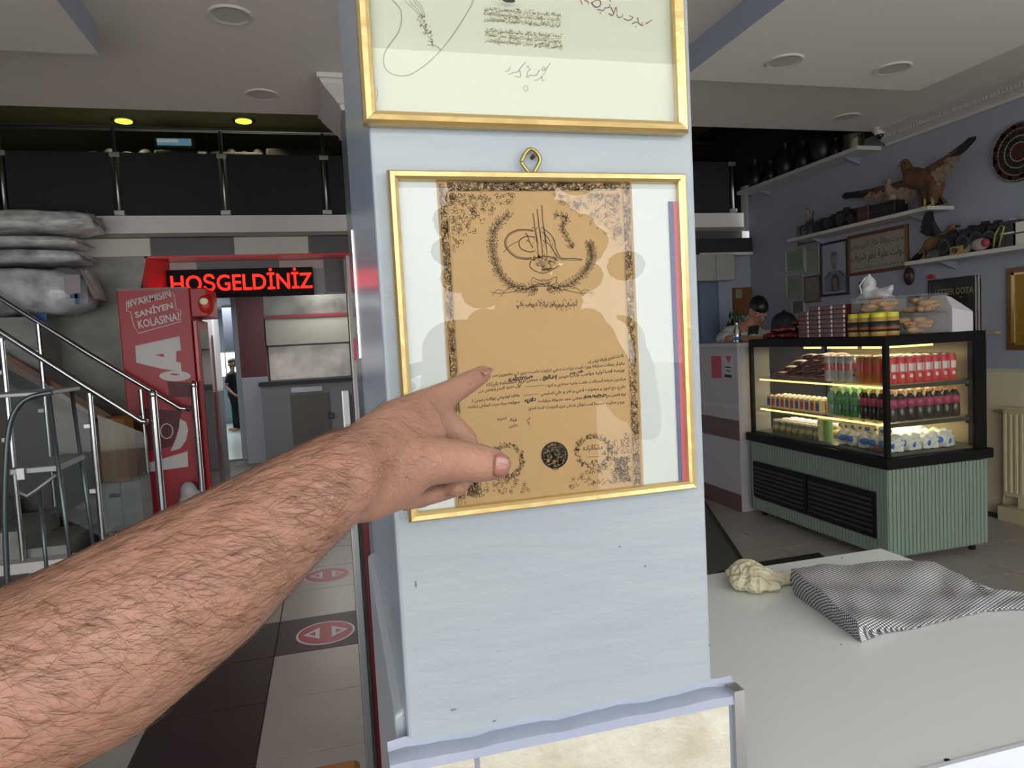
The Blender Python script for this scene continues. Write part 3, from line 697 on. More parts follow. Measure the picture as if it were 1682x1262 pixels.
# stripe ribbon at the right of the mount
for (xa, xb, xc, xd, m_) in ((1098, 1106, 1116, 1122, mat('navy_stripe', '1f2f66', .6)), (1106, 1120, 1122, 1134, mat('red_stripe', 'b81f33', .6))):
    s_ = Ink('y', .7288, (0, -1, 0)); a = s_.P((xa, 331)); b = s_.P((xb, 331)); c_ = s_.P((xc, 800)); d_ = s_.P((xd, 800))
    MB().hexa([(a.x, .7288, a.z), (min(b.x, gx1 - .008), .7288, b.z), (min(d_.x, gx1 - .008), .7288, d_.z), (c_.x, .7288, c_.z)], [(a.x, .7298, a.z), (min(b.x, gx1 - .008), .7298, b.z), (min(d_.x, gx1 - .008), .7298, d_.z), (c_.x, .7298, c_.z)]).obj('ribbon', m_, lf)
# hanger
hg = MB(); hz = hit(871, 268, 'y', .73)
hp = [(856, 266), (864, 250), (872, 245), (881, 250), (887, 262), (880, 278), (874, 285), (866, 280), (856, 266)]
hg.tube([hit(*p, 'y', .7335) for p in smooth_pts(hp, 5)], .0021, 8)
hg.obj('hanging_ring', mat('old_brass', 'a89a62', .35, .8), lf, smooth=True)
nb = MB(); p = hit(877, 256, 'y', .732); nb.cyl((p.x, .727, p.z), (p.x, .742, p.z), .0022, n=8); nb.obj('nail', mat('rusty_nail', '5a4638', .6, .5), lf)

# upper frame
uf = thing('gold_picture_frame', 'larger gold-framed cream sheet with a drawn loop, hanging above the brown certificate', 'picture frame', (.235, .735, 1.71))
c = [hit(*p, 'y', YF) for p in ((598, 200), (1134, 217))]
c0 = hit(582, 0, 'y', YF)
UX0, UX1 = c[0].x, c[1].x
gold_frame(uf, UX0, UX1, (c[0].z, c[1].z), (2.26, 2.26), w=.0135)
B(UX0 + .006, UX1 - .006, .7345, .738, 1.712, 2.25).obj('backing', M_bmatte, uf)
B(UX0 + .009, UX1 - .009, .7262, .7282, 1.712, 2.25).obj('glass', M_gl, uf)
M_crm = mat('cream_sheet', 'bfc3b2', .7, var=(5, 'babdac', .3))
B(UX0 + .008, UX1 - .009, .7338, .7344, 1.714, 2.25).obj('sheet', M_crm, uf)
I = Ink('y', .7333, (0, -1, 0))
def Z6(x, y): return (590 + x / 6.01, y / 6.01)
bigc = [(1290, -900), (1200, -420), (1122, 0), (1095, 75), (1000, 230), (900, 378), (800, 500), (720, 582), (640, 650), (560, 705), (490, 740), (420, 748), (340, 735), (280, 700), (248, 650), (240, 580), (262, 500), (310, 425), (380, 330), (412, 240), (418, 160), (410, 95), (370, 40), (330, 0), (200, -150), (120, -420), (160, -900)]
I.curve([Z6(*p) for p in bigc], .00075, k=8)
for dx in (0, 45, 90):
    I.curve([Z6(*p) for p in ((300 + dx * 2, -300), (450 + dx, 0), (520 + dx * .8, 70), (600 + dx * .4, 150), (650, 170))], .0005)
I.curve([Z6(*p) for p in ((650, 170), (640, 120), (600, 40), (560, 0), (500, -200))], .0005)
for k in range(90):
    t_ = random.random(); x = 590 + 140 * t_ + random.uniform(-35, 45) * math.sin(math.pi * (t_ * .8 + .2)); y = 160 + 280 * t_ + random.uniform(-20, 20)
    t0 = random.uniform(0, 6.3); I.stroke([Z6(x, y), Z6(x + 12 * math.cos(t0), y + 12 * math.sin(t0)), Z6(x + 18 * math.cos(t0 + 1), y + 18 * math.sin(t0 + 1))], .0004)
I.curve([Z6(*p) for p in ((670, 445), (740, 445), (785, 470), (800, 492))], .0006)
I.curve([Z6(*p) for p in ((85, 848), (140, 858), (185, 895), (178, 960), (150, 1050), (130, 1095))], .0006)
I.curve([Z6(*p) for p in ((100, 0), (108, 300), (98, 600), (92, 800))], .0004)
# two dense calligraphic blocks and a signature
def Z5(x, y): return (780 + x / 5.256, y / 5.256)
for (yA, yB, xa, xb) in ((60, 115, 75, 740), (245, 300, 85, 750)):
    for k in range(3):
        yy = yA + 42 + k * 42; I.text(arabic(['تحفه نفيسه بو ديار عاليده مقبول اولدي', 'حضرت سلطان عنايت بيوردي محل شاهانه', 'فرمان اولنان بو نشان عاليشان مخصوصدر'][k]), Z5(xa, yy), Z5(xb, yy + 55), 9.5, .006)
    for k in range(150):
        t_ = random.random(); x = xa + (xb - xa) * t_; y = yA - 10 + 55 * t_ + random.uniform(0, 135); r_ = random.uniform(10, 30); t0 = random.uniform(-.5, .8)
        I.stroke([Z5(x, y), Z5(x + r_ * .5, y + 6), Z5(x + r_ * math.cos(t0), y + r_ * math.sin(t0) * .6)], .00045)
for pts in ([(650, 540), (620, 590), (590, 610), (580, 590), (600, 580), (612, 620), (590, 640)], [(590, 650), (540, 690), (510, 690)], [(560, 600), (530, 650), (480, 650), (450, 670), (455, 620), (480, 600), (450, 575), (470, 570)],
            [(440, 535), (390, 590), (370, 620), (330, 625), (310, 640), (290, 640)], [(385, 600), (395, 660), (345, 660)], [(305, 580), (290, 610), (258, 615)], [(575, 660), (585, 700), (600, 690)]):
    I.curve([Z5(*p) for p in pts], .0011, .0007)
I.curve([Z5(*p) for p in ((435, 735), (420, 760), (430, 785), (452, 782), (455, 755), (440, 738))], .0007)
for _ in range(14): x, y = random.uniform(100, 700), random.uniform(690, 830); I.stroke([Z5(x, y), Z5(x + 4, y + 3)], .0006)
I.obj('brown_drawing', mat('sepia_ink', '8a836a', .8), uf)
I = Ink('y', .7332, (0, -1, 0))
for pts in ([(915, 0), (930, 45)], [(945, 5), (975, 10), (980, 40)], [(1005, 20), (1040, 60), (1080, 50), (1085, 10), (1050, 0), (1010, 30), (1050, 65)], [(1060, 80), (1110, 90), (1125, 60)], [(1130, 70), (1165, 60), (1160, 35)],
            [(1155, 115), (1190, 130), (1220, 60), (1228, 120)], [(1175, 60), (1200, 120)], [(1225, 125), (1240, 150), (1275, 140), (1270, 120)], [(1285, 160), (1330, 175), (1365, 150), (1330, 135)],
            [(1360, 205), (1400, 190), (1450, 225), (1440, 190)], [(1405, 150), (1415, 190)], [(1475, 205), (1535, 170)], [(1080, 110), (1090, 118)], [(1385, 228), (1395, 235)], [(1150, -20), (1178, 15)]):
    I.curve([Z5(*p) for p in pts], .0011, .0006)
I.obj('purple_script', mat('purple_ink', '7a4a5c', .8), uf, label='line of purple handwriting')
bl = MB(); p = hit(836, 1, 'y', .7258); bl.ell(p, .007, .0006, .002); bl.obj('dark_mark', M_bmatte, uf)

# ============================================================ PEOPLE
M_skin = mat('arm_skin', 'a87f6b', .5, bump=(320, .22), var=(16, '9e7260', .28), sss=.08)
M_hair = mat('dark_hair', '2b1f1a', .5)
M_shirt = mat('dark_shirt', '23262e', .8, bump=(60, .2)); M_trs = mat('dark_trousers', '1c1d22', .8)
M_nail = mat('nail', '9a685f', .25, coat=.4)
M_eye = mat('eye_white', 'b9b2aa', .7, spec=.2); M_lip = mat('lips', '9a5c52', .5)
def V(*a): return Vector(a)
def head(mb, c, f, s=1.0):
    """skull, jaw, nose, ears; c centre, f facing direction"""
    f = Vector(f).normalized(); r_ = f.cross(Vector((0, 0, 1))).normalized(); u = r_.cross(f)
    caps(mb, c + u * .02 * s - f * .012 * s, c + u * .025 * s + f * .012 * s, .088 * s, .084 * s, (r_, .86))
    caps(mb, c - u * .03 * s + f * .02 * s, c - u * .075 * s + f * .045 * s, .066 * s, .038 * s, (r_, 1.0))
    caps(mb, c + u * .005 * s + f * .088 * s, c - u * .03 * s + f * .108 * s, .010 * s, .016 * s)
    for k in (-1, 1):
        caps(mb, c + r_ * .078 * s * k + u * .015 * s, c + r_ * .08 * s * k - u * .02 * s, .016 * s, .012 * s, (r_, .5))
        caps(mb, c + r_ * .032 * s * k + u * .024 * s + f * .078 * s, c + r_ * .045 * s * k + u * .022 * s + f * .072 * s, .012 * s, .010 * s)
    return f, r_, u
def face_bits(t, c, f, r_, u, s=1.0, hair=True, hm=None):
    e = MB(); ir = MB()
    for k in (-1, 1):
        p = c + r_ * .033 * s * k + u * .004 * s + f * .078 * s; e.ell(p, .013 * s, .013 * s, .011 * s); ir.ell(p + f * .009 * s, .0055 * s, .0055 * s, .0055 * s)
    e.obj('eyes', M_eye, t, smooth=True); ir.obj('irises', M_bmatte, t, smooth=True)
    m = MB(); caps(m, c - r_ * .02 * s - u * .058 * s + f * .082 * s, c + r_ * .02 * s - u * .058 * s + f * .082 * s, .007 * s, .007 * s); m.obj('lips', M_lip, t, smooth=True)
    b = MB()
    for k in (-1, 1): caps(b, c + r_ * .018 * s * k + u * .026 * s + f * .089 * s, c + r_ * .052 * s * k + u * .028 * s + f * .07 * s, .0045 * s, .004 * s)
    b.obj('eyebrows', hm or M_hair, t, smooth=True)
    if hair:
        h = MB(); caps(h, c + u * .045 * s - f * .028 * s, c + u * .052 * s + f * .018 * s, .092 * s, .080 * s, (r_, .9)); caps(h, c - f * .045 * s, c - f * .035 * s - u * .04 * s, .07 * s, .05 * s, (r_, 1.1))
        caps(h, c + u * .10 * s, c + u * .085 * s + f * .05 * s, .035 * s, .028 * s, (r_, 1.7))
        organic(h, 'hair', hm or M_hair, t, .008 * s, 3)
def hand(mb, w, d, n, s=1.0, thumb=1, curl=.5):
    """wrist w, finger direction d, back-of-hand normal n: palm, four unequal bent fingers, thumb from the side"""
    d = Vector(d).normalized(); n = Vector(n); n = (n - d * n.dot(d)).normalized(); r_ = d.cross(n)
    caps(mb, w + d * .02 * s, w + d * .085 * s, .024 * s, .030 * s, (n, .5))
    for i, (o_, L) in enumerate(((.028, .072), (.010, .08), (-.008, .075), (-.026, .058))):
        p = w + d * .088 * s + r_ * o_ * s * thumb; a_ = 0
        for k, f_ in enumerate((.45, .3, .25)):
            a_ += curl * (.5 + .3 * k); q_ = p + (d * math.cos(a_) - n * math.sin(a_)) * L * f_ * s
            caps(mb, p, q_, (.0092 - .0008 * k) * s, (.0085 - .0009 * k) * s, n=10); p = q_
    p = w + d * .03 * s + r_ * .025 * s * thumb; q_ = p + (d * .7 + r_ * thumb * .6 - n * .3) * .035 * s; caps(mb, p, q_, .015 * s, .011 * s, n=10)
    z_ = q_ + (d * .9 + r_ * thumb * .25 - n * .35) * .03 * s; caps(mb, q_, z_, .0105 * s, .009 * s, n=10)
def arm(mb, sh, el, wr, k=1.0):
    caps(mb, sh, el, .048 * k, .040 * k); m_ = el.lerp(wr, .3); caps(mb, el, m_, .040 * k, .042 * k); caps(mb, m_, wr, .042 * k, .027 * k)
def garment(t, segs, name, m, vox=.012):
    g = MB()
    for a in segs: caps(g, *a)
    organic(g, name, m, t, vox, 4)

# ---- the pointing man: only his bare left forearm and hand reach into the picture
pm = thing('person', 'person whose hairy bare arm reaches in from the left, pointing at the certificate', 'person', (-.52, -.1, 0))
body = MB()
W1 = dep(560, 782, .415); W2 = dep(610, 762, .425)
EL = dep(-150, 1215, .31); FA = dep(150, 1070, .342); FB = dep(330, 950, .368)
up_n = (CM.T @ np.array([.35, -.9, -.2])); up_n = Vector(up_n)     # back-of-arm direction
SH = V(-.40, .10, 1.40)
caps(body, SH, SH.lerp(EL, .5), .056, .052); caps(body, SH.lerp(EL, .5), EL, .052, .047)
caps(body, EL, FA, .046, .047); caps(body, FA, FB, .047, .0415); caps(body, FB, dep(470, 845, .395), .0415, .0325); caps(body, dep(470, 845, .395), W1, .0325, .0275)
caps(body, dep(425, 892, .385), dep(552, 790, .415), .031, .024)
# palm block: back of the hand, four metacarpals fanning away from the viewer
Kn = [dep(652, 694, .475), dep(650, 700, .495), dep(645, 712, .512), dep(640, 728, .525)]
for k, (kp, r0) in enumerate(zip(Kn, (.0165, .016, .015, .014))):
    w_ = W1 + Vector(CM.T @ np.array([0, 0, .008 * k]))
    caps(body, w_, kp, .0225, r0)
caps(body, W1, dep(640, 745, .46), .0265, .024); caps(body, dep(600, 800, .43), dep(650, 785, .45), .0225, .021); caps(body, dep(578, 822, .425), dep(630, 798, .44), .015, .016)
# index finger, pointing
ix = [Kn[0], dep(703, 664, .515), dep(732, 650, .535), dep(768, 629, .56), dep(794, 614, .582)]
for p, q_, a_, b_ in zip(ix[:-1], ix[1:], (.0165, .0125, .0112, .0098), (.0125, .0112, .0095, .0078)): caps(body, p, q_, a_, b_)
# thumb
th = [dep(600, 790, .43), dep(655, 764, .45), dep(705, 757, .462), dep(752, 757, .472), dep(790, 761, .478), dep(816, 764, .482)]
for p, q_, a_, b_ in zip(th[:-1], th[1:], (.022, .0200, .0172, .0148, .0138), (.0200, .0172, .0148, .0140, .0108)): caps(body, p, q_, a_, b_)
# web between thumb and index
caps(body, dep(650, 735, .465), dep(690, 738, .47), .018, .011); caps(body, dep(655, 715, .47), dep(704, 690, .49), .018, .010); caps(body, dep(680, 715, .475), dep(716, 712, .485), .016, .0085)
# middle, ring, little fingers curled on the far side
mid = [Kn[1], dep(738, 700, .53), dep(763, 722, .53), dep(772, 765, .515), dep(750, 800, .50)]
for p, q_, a_, b_ in zip(mid[:-1], mid[1:], (.0145, .0112, .0104, .0098), (.0112, .0104, .0096, .0082)): caps(body, p, q_, a_, b_)
rg = [Kn[2], dep(728, 735, .545), dep(748, 765, .54), dep(742, 800, .52), dep(704, 814, .50)]
for p, q_, a_, b_ in zip(rg[:-1], rg[1:], (.0135, .0108, .0100, .0092), (.0108, .0100, .0092, .0080)): caps(body, p, q_, a_, b_)
lt = [Kn[3], dep(700, 765, .55), dep(712, 790, .54), dep(698, 816, .52), dep(664, 825, .49)]
for p, q_, a_, b_ in zip(lt[:-1], lt[1:], (.0120, .0095, .0088, .0082), (.0095, .0088, .0080, .0070)): caps(body, p, q_, a_, b_)
# the rest of him, out of the picture to the left of the camera
NK = V(-.53, -.02, 1.50); hc = V(-.53, .04, 1.64); ff = V(.4, 1, 0)
caps(body, V(-.55, -.04, 1.36), NK, .07, .055); caps(body, NK, hc - V(0, 0, .06), .055, .05)
f1, r1, u1 = head(body, hc, ff)
caps(body, V(-.42, .06, 1.40), V(-.68, -.12, 1.40), .065, .065); caps(body, V(-.55, -.04, 1.36), V(-.55, -.06, 1.0), .13, .12, (V(.55, .5, 0), 1.35)); caps(body, V(-.55, -.06, 1.0), V(-.55, -.06, .9), .12, .13, (V(.55, .5, 0), 1.3))
RS, RE, RW = V(-.71, -.14, 1.39), V(-.78, -.16, 1.11), V(-.74, -.02, .88)
arm(body, RS, RE, RW); hand(body, RW, (0, .15, -1), (-1, 0, 0), curl=.35)
for dx, dy in ((-.48, 0), (-.64, -.10)):
    caps(body, V(dx, dy, .9), V(dx, dy + .02, .5), .085, .06); caps(body, V(dx, dy + .02, .5), V(dx, dy, .10), .058, .04); caps(body, V(dx, dy, .06), V(dx, dy + .16, .045), .045, .035)
organic(body, 'body', M_skin, pm, .0032, 7, .5)
garment(pm, [(V(-.45, .05, 1.40), V(-.69, -.13, 1.40), .078, .076), (V(-.55, -.04, 1.37), V(-.55, -.06, .95), .145, .14, (V(.55, .5, 0), 1.35)), (V(-.46, .06, 1.40), V(-.37, .16, 1.385), .07, .066), (RS, RE, .068, .06)], 'shirt', M_shirt)
garment(pm, [(V(-.55, -.06, .98), V(-.55, -.06, .88), .14, .145, (V(.55, .5, 0), 1.3))] + [s for dx, dy in ((-.48, 0), (-.64, -.10)) for s in ((V(dx, dy, .88), V(dx, dy + .02, .5), .105, .08), (V(dx, dy + .02, .5), V(dx, dy, .12), .08, .065))], 'trousers', M_trs)
face_bits(pm, hc, f1, r1, u1)
sh_ = MB()
for dx, dy in ((-.48, 0), (-.64, -.10)): caps(sh_, V(dx, dy - .03, .05), V(dx, dy + .17, .045), .05, .045)
organic(sh_, 'shoes', M_bmatte, pm, .01, 3)
# small mole on the index finger
k_ = MB(); k_.ell(dep(771, 631, .5475), .0009, .0009, .0009, 8, 6); k_.obj('mole', M_hair, pm, smooth=True)
# nails
def nail(tip, back, toward, w, l, name='nail'):
    d = (tip - back).normalized(); n = (toward - d * toward.dot(d)).normalized(); s_ = d.cross(n); m = MB(); c_ = tip; vs = []
    for i in range(7):
        t_ = -1 + 2 * i / 6
        for j in range(6):
            k = j / 5; ww = w * (1 - .28 * max(0, k - .55) / .45 * abs(1)) * (1 if k > .12 else .85)
            vs.append(c_ - d * l * (1 - k) * (1 - .12 * t_ * t_ * (1 if k > .9 else 0)) + s_ * ww * t_ + n * (-.0022 * t_ * t_ - .0012 * (1 - k) * 0) )
    m.add(vs, [(i * 6 + j, i * 6 + j + 1, (i + 1) * 6 + j + 1, (i + 1) * 6 + j) for i in range(6) for j in range(5)])
    o = m.obj(name, M_nail, pm, smooth=True); sd = o.modifiers.new('s', 'SOLIDIFY'); sd.thickness = .0008; sd.offset = 0
back = Vector(CM.T @ np.array([0, 0, -1.0]))
tt = dep(836, 766, .472); nail(tt + back * .0035, dep(790, 763, .470) + back * .0035, back + Vector(CM.T @ np.array([.15, .1, 0])), .0078, .0098)
it = dep(803, 604, .5745); nail(it, dep(768, 622, .552), Vector(CM.T @ np.array([-.3, -.75, -.55])), .0055, .012)
# arm hair: fine curved strands grown from the forearm and the back of the hand
bo = [c for c in pm.children if c.name.startswith('body')][0]
hm = MB(); rnd = random.Random(3); inv = wm(pm); N_ = 0
vsx = [(inv @ v.co, v.normal.copy()) for v in bo.data.vertices]
axis_p = [EL, FA, FB, W1, Kn[1]]
cand = []
for p, n_ in vsx:
    q_ = p - V(0, 0, CAMH); c3 = CM @ np.array(q_)
    if c3[2] < .2: continue
    px = 841 + FPX * c3[0] / c3[2]; py = 631 + FPX * c3[1] / c3[2]
    if -120 < px < 735 and 560 < py < 1400 and n_.dot((V(0, 0, CAMH) - p).normalized()) > -.25: cand.append((p, n_, px, py))
for _ in range(7500):
    p, n_, px, py = rnd.choice(cand)
    top = n_.dot(up_n)
    w_ = 1.0 if px < 560 else .30 if px < 690 else 0.05
    w_ *= max(.05, min(1, .55 + top * .9))
    if px > 600 and py > 800: w_ *= .1
    if rnd.random() > w_: continue
    ad = (W1 - EL).normalized(); dn = Vector(CM.T @ np.array([.35, .8, 0]))
    g = (ad * rnd.uniform(.3, 1.0) + dn * rnd.uniform(.1, 1.0) + Vector((rnd.uniform(-.25, .25), rnd.uniform(-.25, .25), rnd.uniform(-.25, .25))))
    g = (g - n_ * g.dot(n_)).normalized(); L = rnd.uniform(.008, .019) * (1 if px < 560 else .7); sd = n_.cross(g); cv = rnd.uniform(-.9, .9)
    pts = []; cur = p - n_ * .0003; dd = g
    for k in range(5):
        pts.append(cur + n_ * .0011 * math.sin(k / 4 * 2.6)); cur = cur + dd * L / 4; dd = (dd + sd * cv * .3).normalized()
    hm.tube(pts, [.00007, .00007, .00006, .00005, .00003], 3, False)
o = hm.obj('arm_hair', mat('arm_hair_strand', '6a5040', .5), pm); o['kind'] = 'stuff'

# ---- the bystander whose silhouette shows in the glass
ph = thing('person', 'dark-clothed person seen only as a silhouette reflected in the certificate glass', 'person', (.52, -.42, 0))
bb = MB(); hc = V(.54, -.40, 1.74)
caps(bb, V(.52, -.42, 1.42), V(.53, -.41, 1.62), .075, .055); f1, r1, u1 = head(bb, hc, (-.2, 1, 0), 1.05)
caps(bb, V(.33, -.40, 1.46), V(.72, -.42, 1.46), .07, .07); caps(bb, V(.52, -.42, 1.4), V(.52, -.42, 1.0), .14, .13, (V(1, 0, 0), 1.4))
arm(bb, V(.31, -.38, 1.45), V(.24, -.22, 1.2), V(.16, -.06, 1.38)); hand(bb, V(.16, -.06, 1.38), (-.8, .1, .5), (0, 1, .3), curl=.5)
arm(bb, V(.74, -.42, 1.45), V(.84, -.30, 1.22), V(.76, -.14, 1.40)); hand(bb, V(.76, -.14, 1.40), (-.3, .3, .9), (.9, 0, .2), curl=.5)
for dx in (.43, .62): caps(bb, V(dx, -.42, .95), V(dx, -.41, .5), .09, .062); caps(bb, V(dx, -.41, .5), V(dx, -.43, .1), .06, .042); caps(bb, V(dx, -.43, .06), V(dx, -.27, .045), .045, .035)
organic(bb, 'body', M_skin, ph, .008, 5)
garment(ph, [(V(.33, -.41, 1.455), V(.72, -.42, 1.455), .088, .088), (V(.52, -.42, 1.42), V(.52, -.42, .96), .155, .15, (V(1, 0, 0), 1.4)), (V(.31, -.38, 1.45), V(.26, -.26, 1.27), .068, .062), (V(.74, -.42, 1.45), V(.81, -.34, 1.29), .068, .062)], 'shirt', M_shirt)
garment(ph, [(V(.52, -.42, .98), V(.52, -.42, .9), .15, .15, (V(1, 0, 0), 1.3))] + [s for dx in (.43, .62) for s in ((V(dx, -.42, .9), V(dx, -.41, .5), .11, .085), (V(dx, -.41, .5), V(dx, -.43, .12), .085, .07))], 'trousers', M_trs)
face_bits(ph, hc, f1, r1, u1, 1.05)

# ---- young man leaning on the counter
cm_ = thing('person', 'young man with black hair and pale shirt leaning on the white counter', 'person', (3.62, 5.45, 0))
hp_ = hit(1246, 512, 'y', 5.35); k = MB(); hc = Vector(hp_); ff = V(-.25, -1, -.55)
f1, r1, u1 = head(k, hc, ff, 1.0)
sc_ = hc + V(-.08, .13, -.20)
caps(k, hc + V(0, .04, -.05), sc_, .052, .06); caps(k, sc_ + V(-.18, 0, -.02), sc_ + V(.18, 0, -.02), .062, .062); caps(k, sc_, V(3.80, 5.70, 1.0), .12, .13, (V(1, 0, 0), 1.35))
arm(k, sc_ + V(-.19, 0, -.03), V(3.34, 5.30, 1.385), V(3.60, 5.14, 1.37), .9); hand(k, V(3.60, 5.14, 1.37), (1, -.1, 0), (0, 0, 1), .95, 1, .3)
arm(k, sc_ + V(.19, 0, -.03), V(3.92, 5.30, 1.385), V(3.72, 5.10, 1.37), .9); hand(k, V(3.72, 5.10, 1.37), (-1, -.1, 0), (0, 0, 1), .95, -1, .3)
for dx in (3.72, 3.90): caps(k, V(dx, 5.78, 1.0), V(dx, 5.8, .5), .09, .062); caps(k, V(dx, 5.8, .5), V(dx, 5.85, .1), .06, .042); caps(k, V(dx, 5.85, .06), V(dx, 5.7, .045), .045, .035)
organic(k, 'body', mat('tan_skin', 'a87660', .5), cm_, .008, 5)
M_psh = mat('pale_shirt', 'b9bdb8', .8)
garment(cm_, [(sc_ + V(-.12, 0, .015), sc_ + V(.12, 0, .015), .075, .075), (sc_ + V(0, .01, -.02), sc_ + V(0, .01, .045), .09, .068), (sc_ + V(-.18, 0, -.03), sc_ + V(.18, 0, -.03), .078, .078), (sc_ + V(0, 0, -.04), V(3.80, 5.70, .98), .135, .145, (V(1, 0, 0), 1.35)), (sc_ + V(-.19, 0, -.03), V(3.36, 5.36, 1.40), .066, .055), (sc_ + V(.19, 0, -.03), V(3.9, 5.36, 1.40), .066, .055)], 'shirt', M_psh, .01)
garment(cm_, [(sc_ + V(-.12, 0, .015), sc_ + V(.12, 0, .015), .075, .075), (sc_ + V(0, .01, -.02), sc_ + V(0, .01, .045), .09, .068), (V(3.80, 5.72, 1.0), V(3.80, 5.76, .92), .14, .15, (V(1, 0, 0), 1.3))] + [s for dx in (3.72, 3.90) for s in ((V(dx, 5.78, .95), V(dx, 5.8, .5), .105, .08), (V(dx, 5.8, .5), V(dx, 5.85, .12), .08, .065))], 'trousers', M_trs)
face_bits(cm_, hc, f1, r1, u1, 1.0, True, mat('black_hair', '0d0c0e', .4))
mk = MB(); mk.box(-.05, .05, -.003, .003, -.06, .06, Matrix.Translation(sc_ + V(.02, -.13, .02)) @ Matrix.Rotation(.3, 4, 'X')); mk.obj('collar_placket', mat('collar_dark', '2a2b30', .7), cm_)

# ---- far figure in the corridor
fp = thing('person', 'small distant person in black standing in the bright corridor beyond the passage', 'person', (-1.86, 14.2, 0))
k = MB(); X0, Y0 = -1.80, 14.15; s = .90; hc = V(X0 + .02, Y0, 1.50)
f1, r1, u1 = head(k, hc, (-.9, -.5, -.1), .95)
caps(k, V(X0, Y0, 1.22), hc - V(0, 0, .07), .06, .05); caps(k, V(X0 - .02, Y0 - .15, 1.26), V(X0, Y0 + .15, 1.26), .06, .06); caps(k, V(X0, Y0, 1.2), V(X0, Y0, .85), .11, .11, (V(0, 1, 0), 1.3))
arm(k, V(X0 - .05, Y0 - .18, 1.25), V(X0 - .12, Y0 - .22, 1.0), V(X0 + .04, Y0 - .30, .84), .85); hand(k, V(X0 + .04, Y0 - .30, .84), (1, -.1, -.4), (0, -1, 0), .9)
arm(k, V(X0, Y0 + .18, 1.25), V(X0 - .05, Y0 + .22, 1.0), V(X0 - .12, Y0 + .2, .78), .85); hand(k, V(X0 - .12, Y0 + .2, .78), (0, 0, -1), (0, 1, 0), .9)
for dy, dx in ((-.09, .06), (.09, -.02)): caps(k, V(X0, Y0 + dy, .82), V(X0 + dx / 2, Y0 + dy, .45), .078, .055); caps(k, V(X0 + dx / 2, Y0 + dy, .45), V(X0 + dx, Y0 + dy, .09), .052, .036); caps(k, V(X0 + dx, Y0 + dy, .05), V(X0 + dx - .13, Y0 + dy - .05, .04), .04, .03)
organic(k, 'body', mat('far_skin', 'b98a74', .5), fp, .010, 4)
M_blk = mat('black_clothes', '101216', .8)
garment(fp, [(V(X0 - .01, Y0 - .15, 1.26), V(X0, Y0 + .15, 1.26), .072, .072), (V(X0, Y0, 1.22), V(X0, Y0, .82), .125, .125, (V(0, 1, 0), 1.3)), (V(X0 - .05, Y0 - .18, 1.25), V(X0 - .09, Y0 - .2, 1.12), .055, .052), (V(X0, Y0 + .18, 1.25), V(X0 - .03, Y0 + .2, 1.12), .055, .052)], 'shirt', M_blk)
garment(fp, [s for dy, dx in ((-.09, .06), (.09, -.02)) for s in ((V(X0, Y0 + dy, .84), V(X0 + dx / 2, Y0 + dy, .45), .095, .07), (V(X0 + dx / 2, Y0 + dy, .45), V(X0 + dx, Y0 + dy, .10), .07, .055))], 'trousers', M_blk)
face_bits(fp, hc, f1, r1, u1, .95)
fp.scale = (.86, .86, .86); fp.location = (-1.86 + .02, 14.2, 0.01)

# ---- added tree outside, out of view, shaping the reflection in the picture glass
tr = thing('added_tree', 'added dark leafy tree outside the view, shaping the reflection in the framed glass', 'tree', (2.9, -8, 0))
MB().tube([(2.9, -8, -.02), (2.92, -8, 1.2), (2.85, -8, 2.4)], [.14, .11, .08], 10).obj('trunk', M_brown, tr, smooth=True)
k = MB(); rr = random.Random(11)
for i in range(90): a_ = rr.uniform(0, 6.3); z_ = rr.uniform(1.5, 4.2); r_ = rr.uniform(0, 1.5) * (1 - abs(z_ - 2.7) / 2.6); k.ell((2.9 + r_ * math.cos(a_), -8 + r_ * math.sin(a_), z_), .28, .28, .2, 8, 6)
k.obj('crown', mat('dark_leaves', '232a1c', .8), tr)

# ============================================================ LEFT: STAIRS, FRIDGE, PACKAGES
# stairs rising to the left, solid side, steel rails near (Y 5.7) and far (Y 6.45)
st_ = thing('staircase', 'dark grey marble stairs rising to the left behind the handrails', 'stairs', (-2.2, 6.1, 0))
for k in range(6):
    x1 = -1.95 - .27 * k; B(x1 - .27, x1, 5.74, 6.42, 0, .14 * (k + 1)).obj('step', M_marble, st_, bevel=.004)
B(-2.95, -1.72, 5.60, 5.735, 0, .075).obj('curb', M_white, st_)
B(-4.38, -3.75, 5.74, 6.5, 0, 1.0).obj('landing', M_marble, st_)
# brown stringer board with grey panel below, against the back wall
sw = thing('sloping_wall_board', 'brown sloping board above a dark panel on the wall behind the stairs', 'wall board', (-2.3, 6.6, 0))
a, b, c_, d_ = [hit(*p, 'y', 6.56) for p in ((-60, 540), (192, 688), (192, 706), (-60, 566))]
a2 = hit(40, 592, 'y', 6.56)
MB().prism([tuple(a), tuple(b), tuple(c_), (c_.x - .6, 6.56, hit(100, 655, 'y', 6.56).z - .02), tuple(d_)], (0, .03, 0)).obj('board', M_brown, sw)
MB().prism([tuple(d_), tuple(c_), (c_.x, 6.56, 0), (d_.x, 6.56, 0)], (0, .08, 0)).obj('panel', mat('panel_dark', '4c4946', .5, var=(3, '524c46', .3)), sw)
MB().tube([tuple(d_ + V(0, -.01, -.01)), tuple(c_ + V(0, -.01, -.01))], .012, 6).obj('edge_strip', M_bmatte, sw)
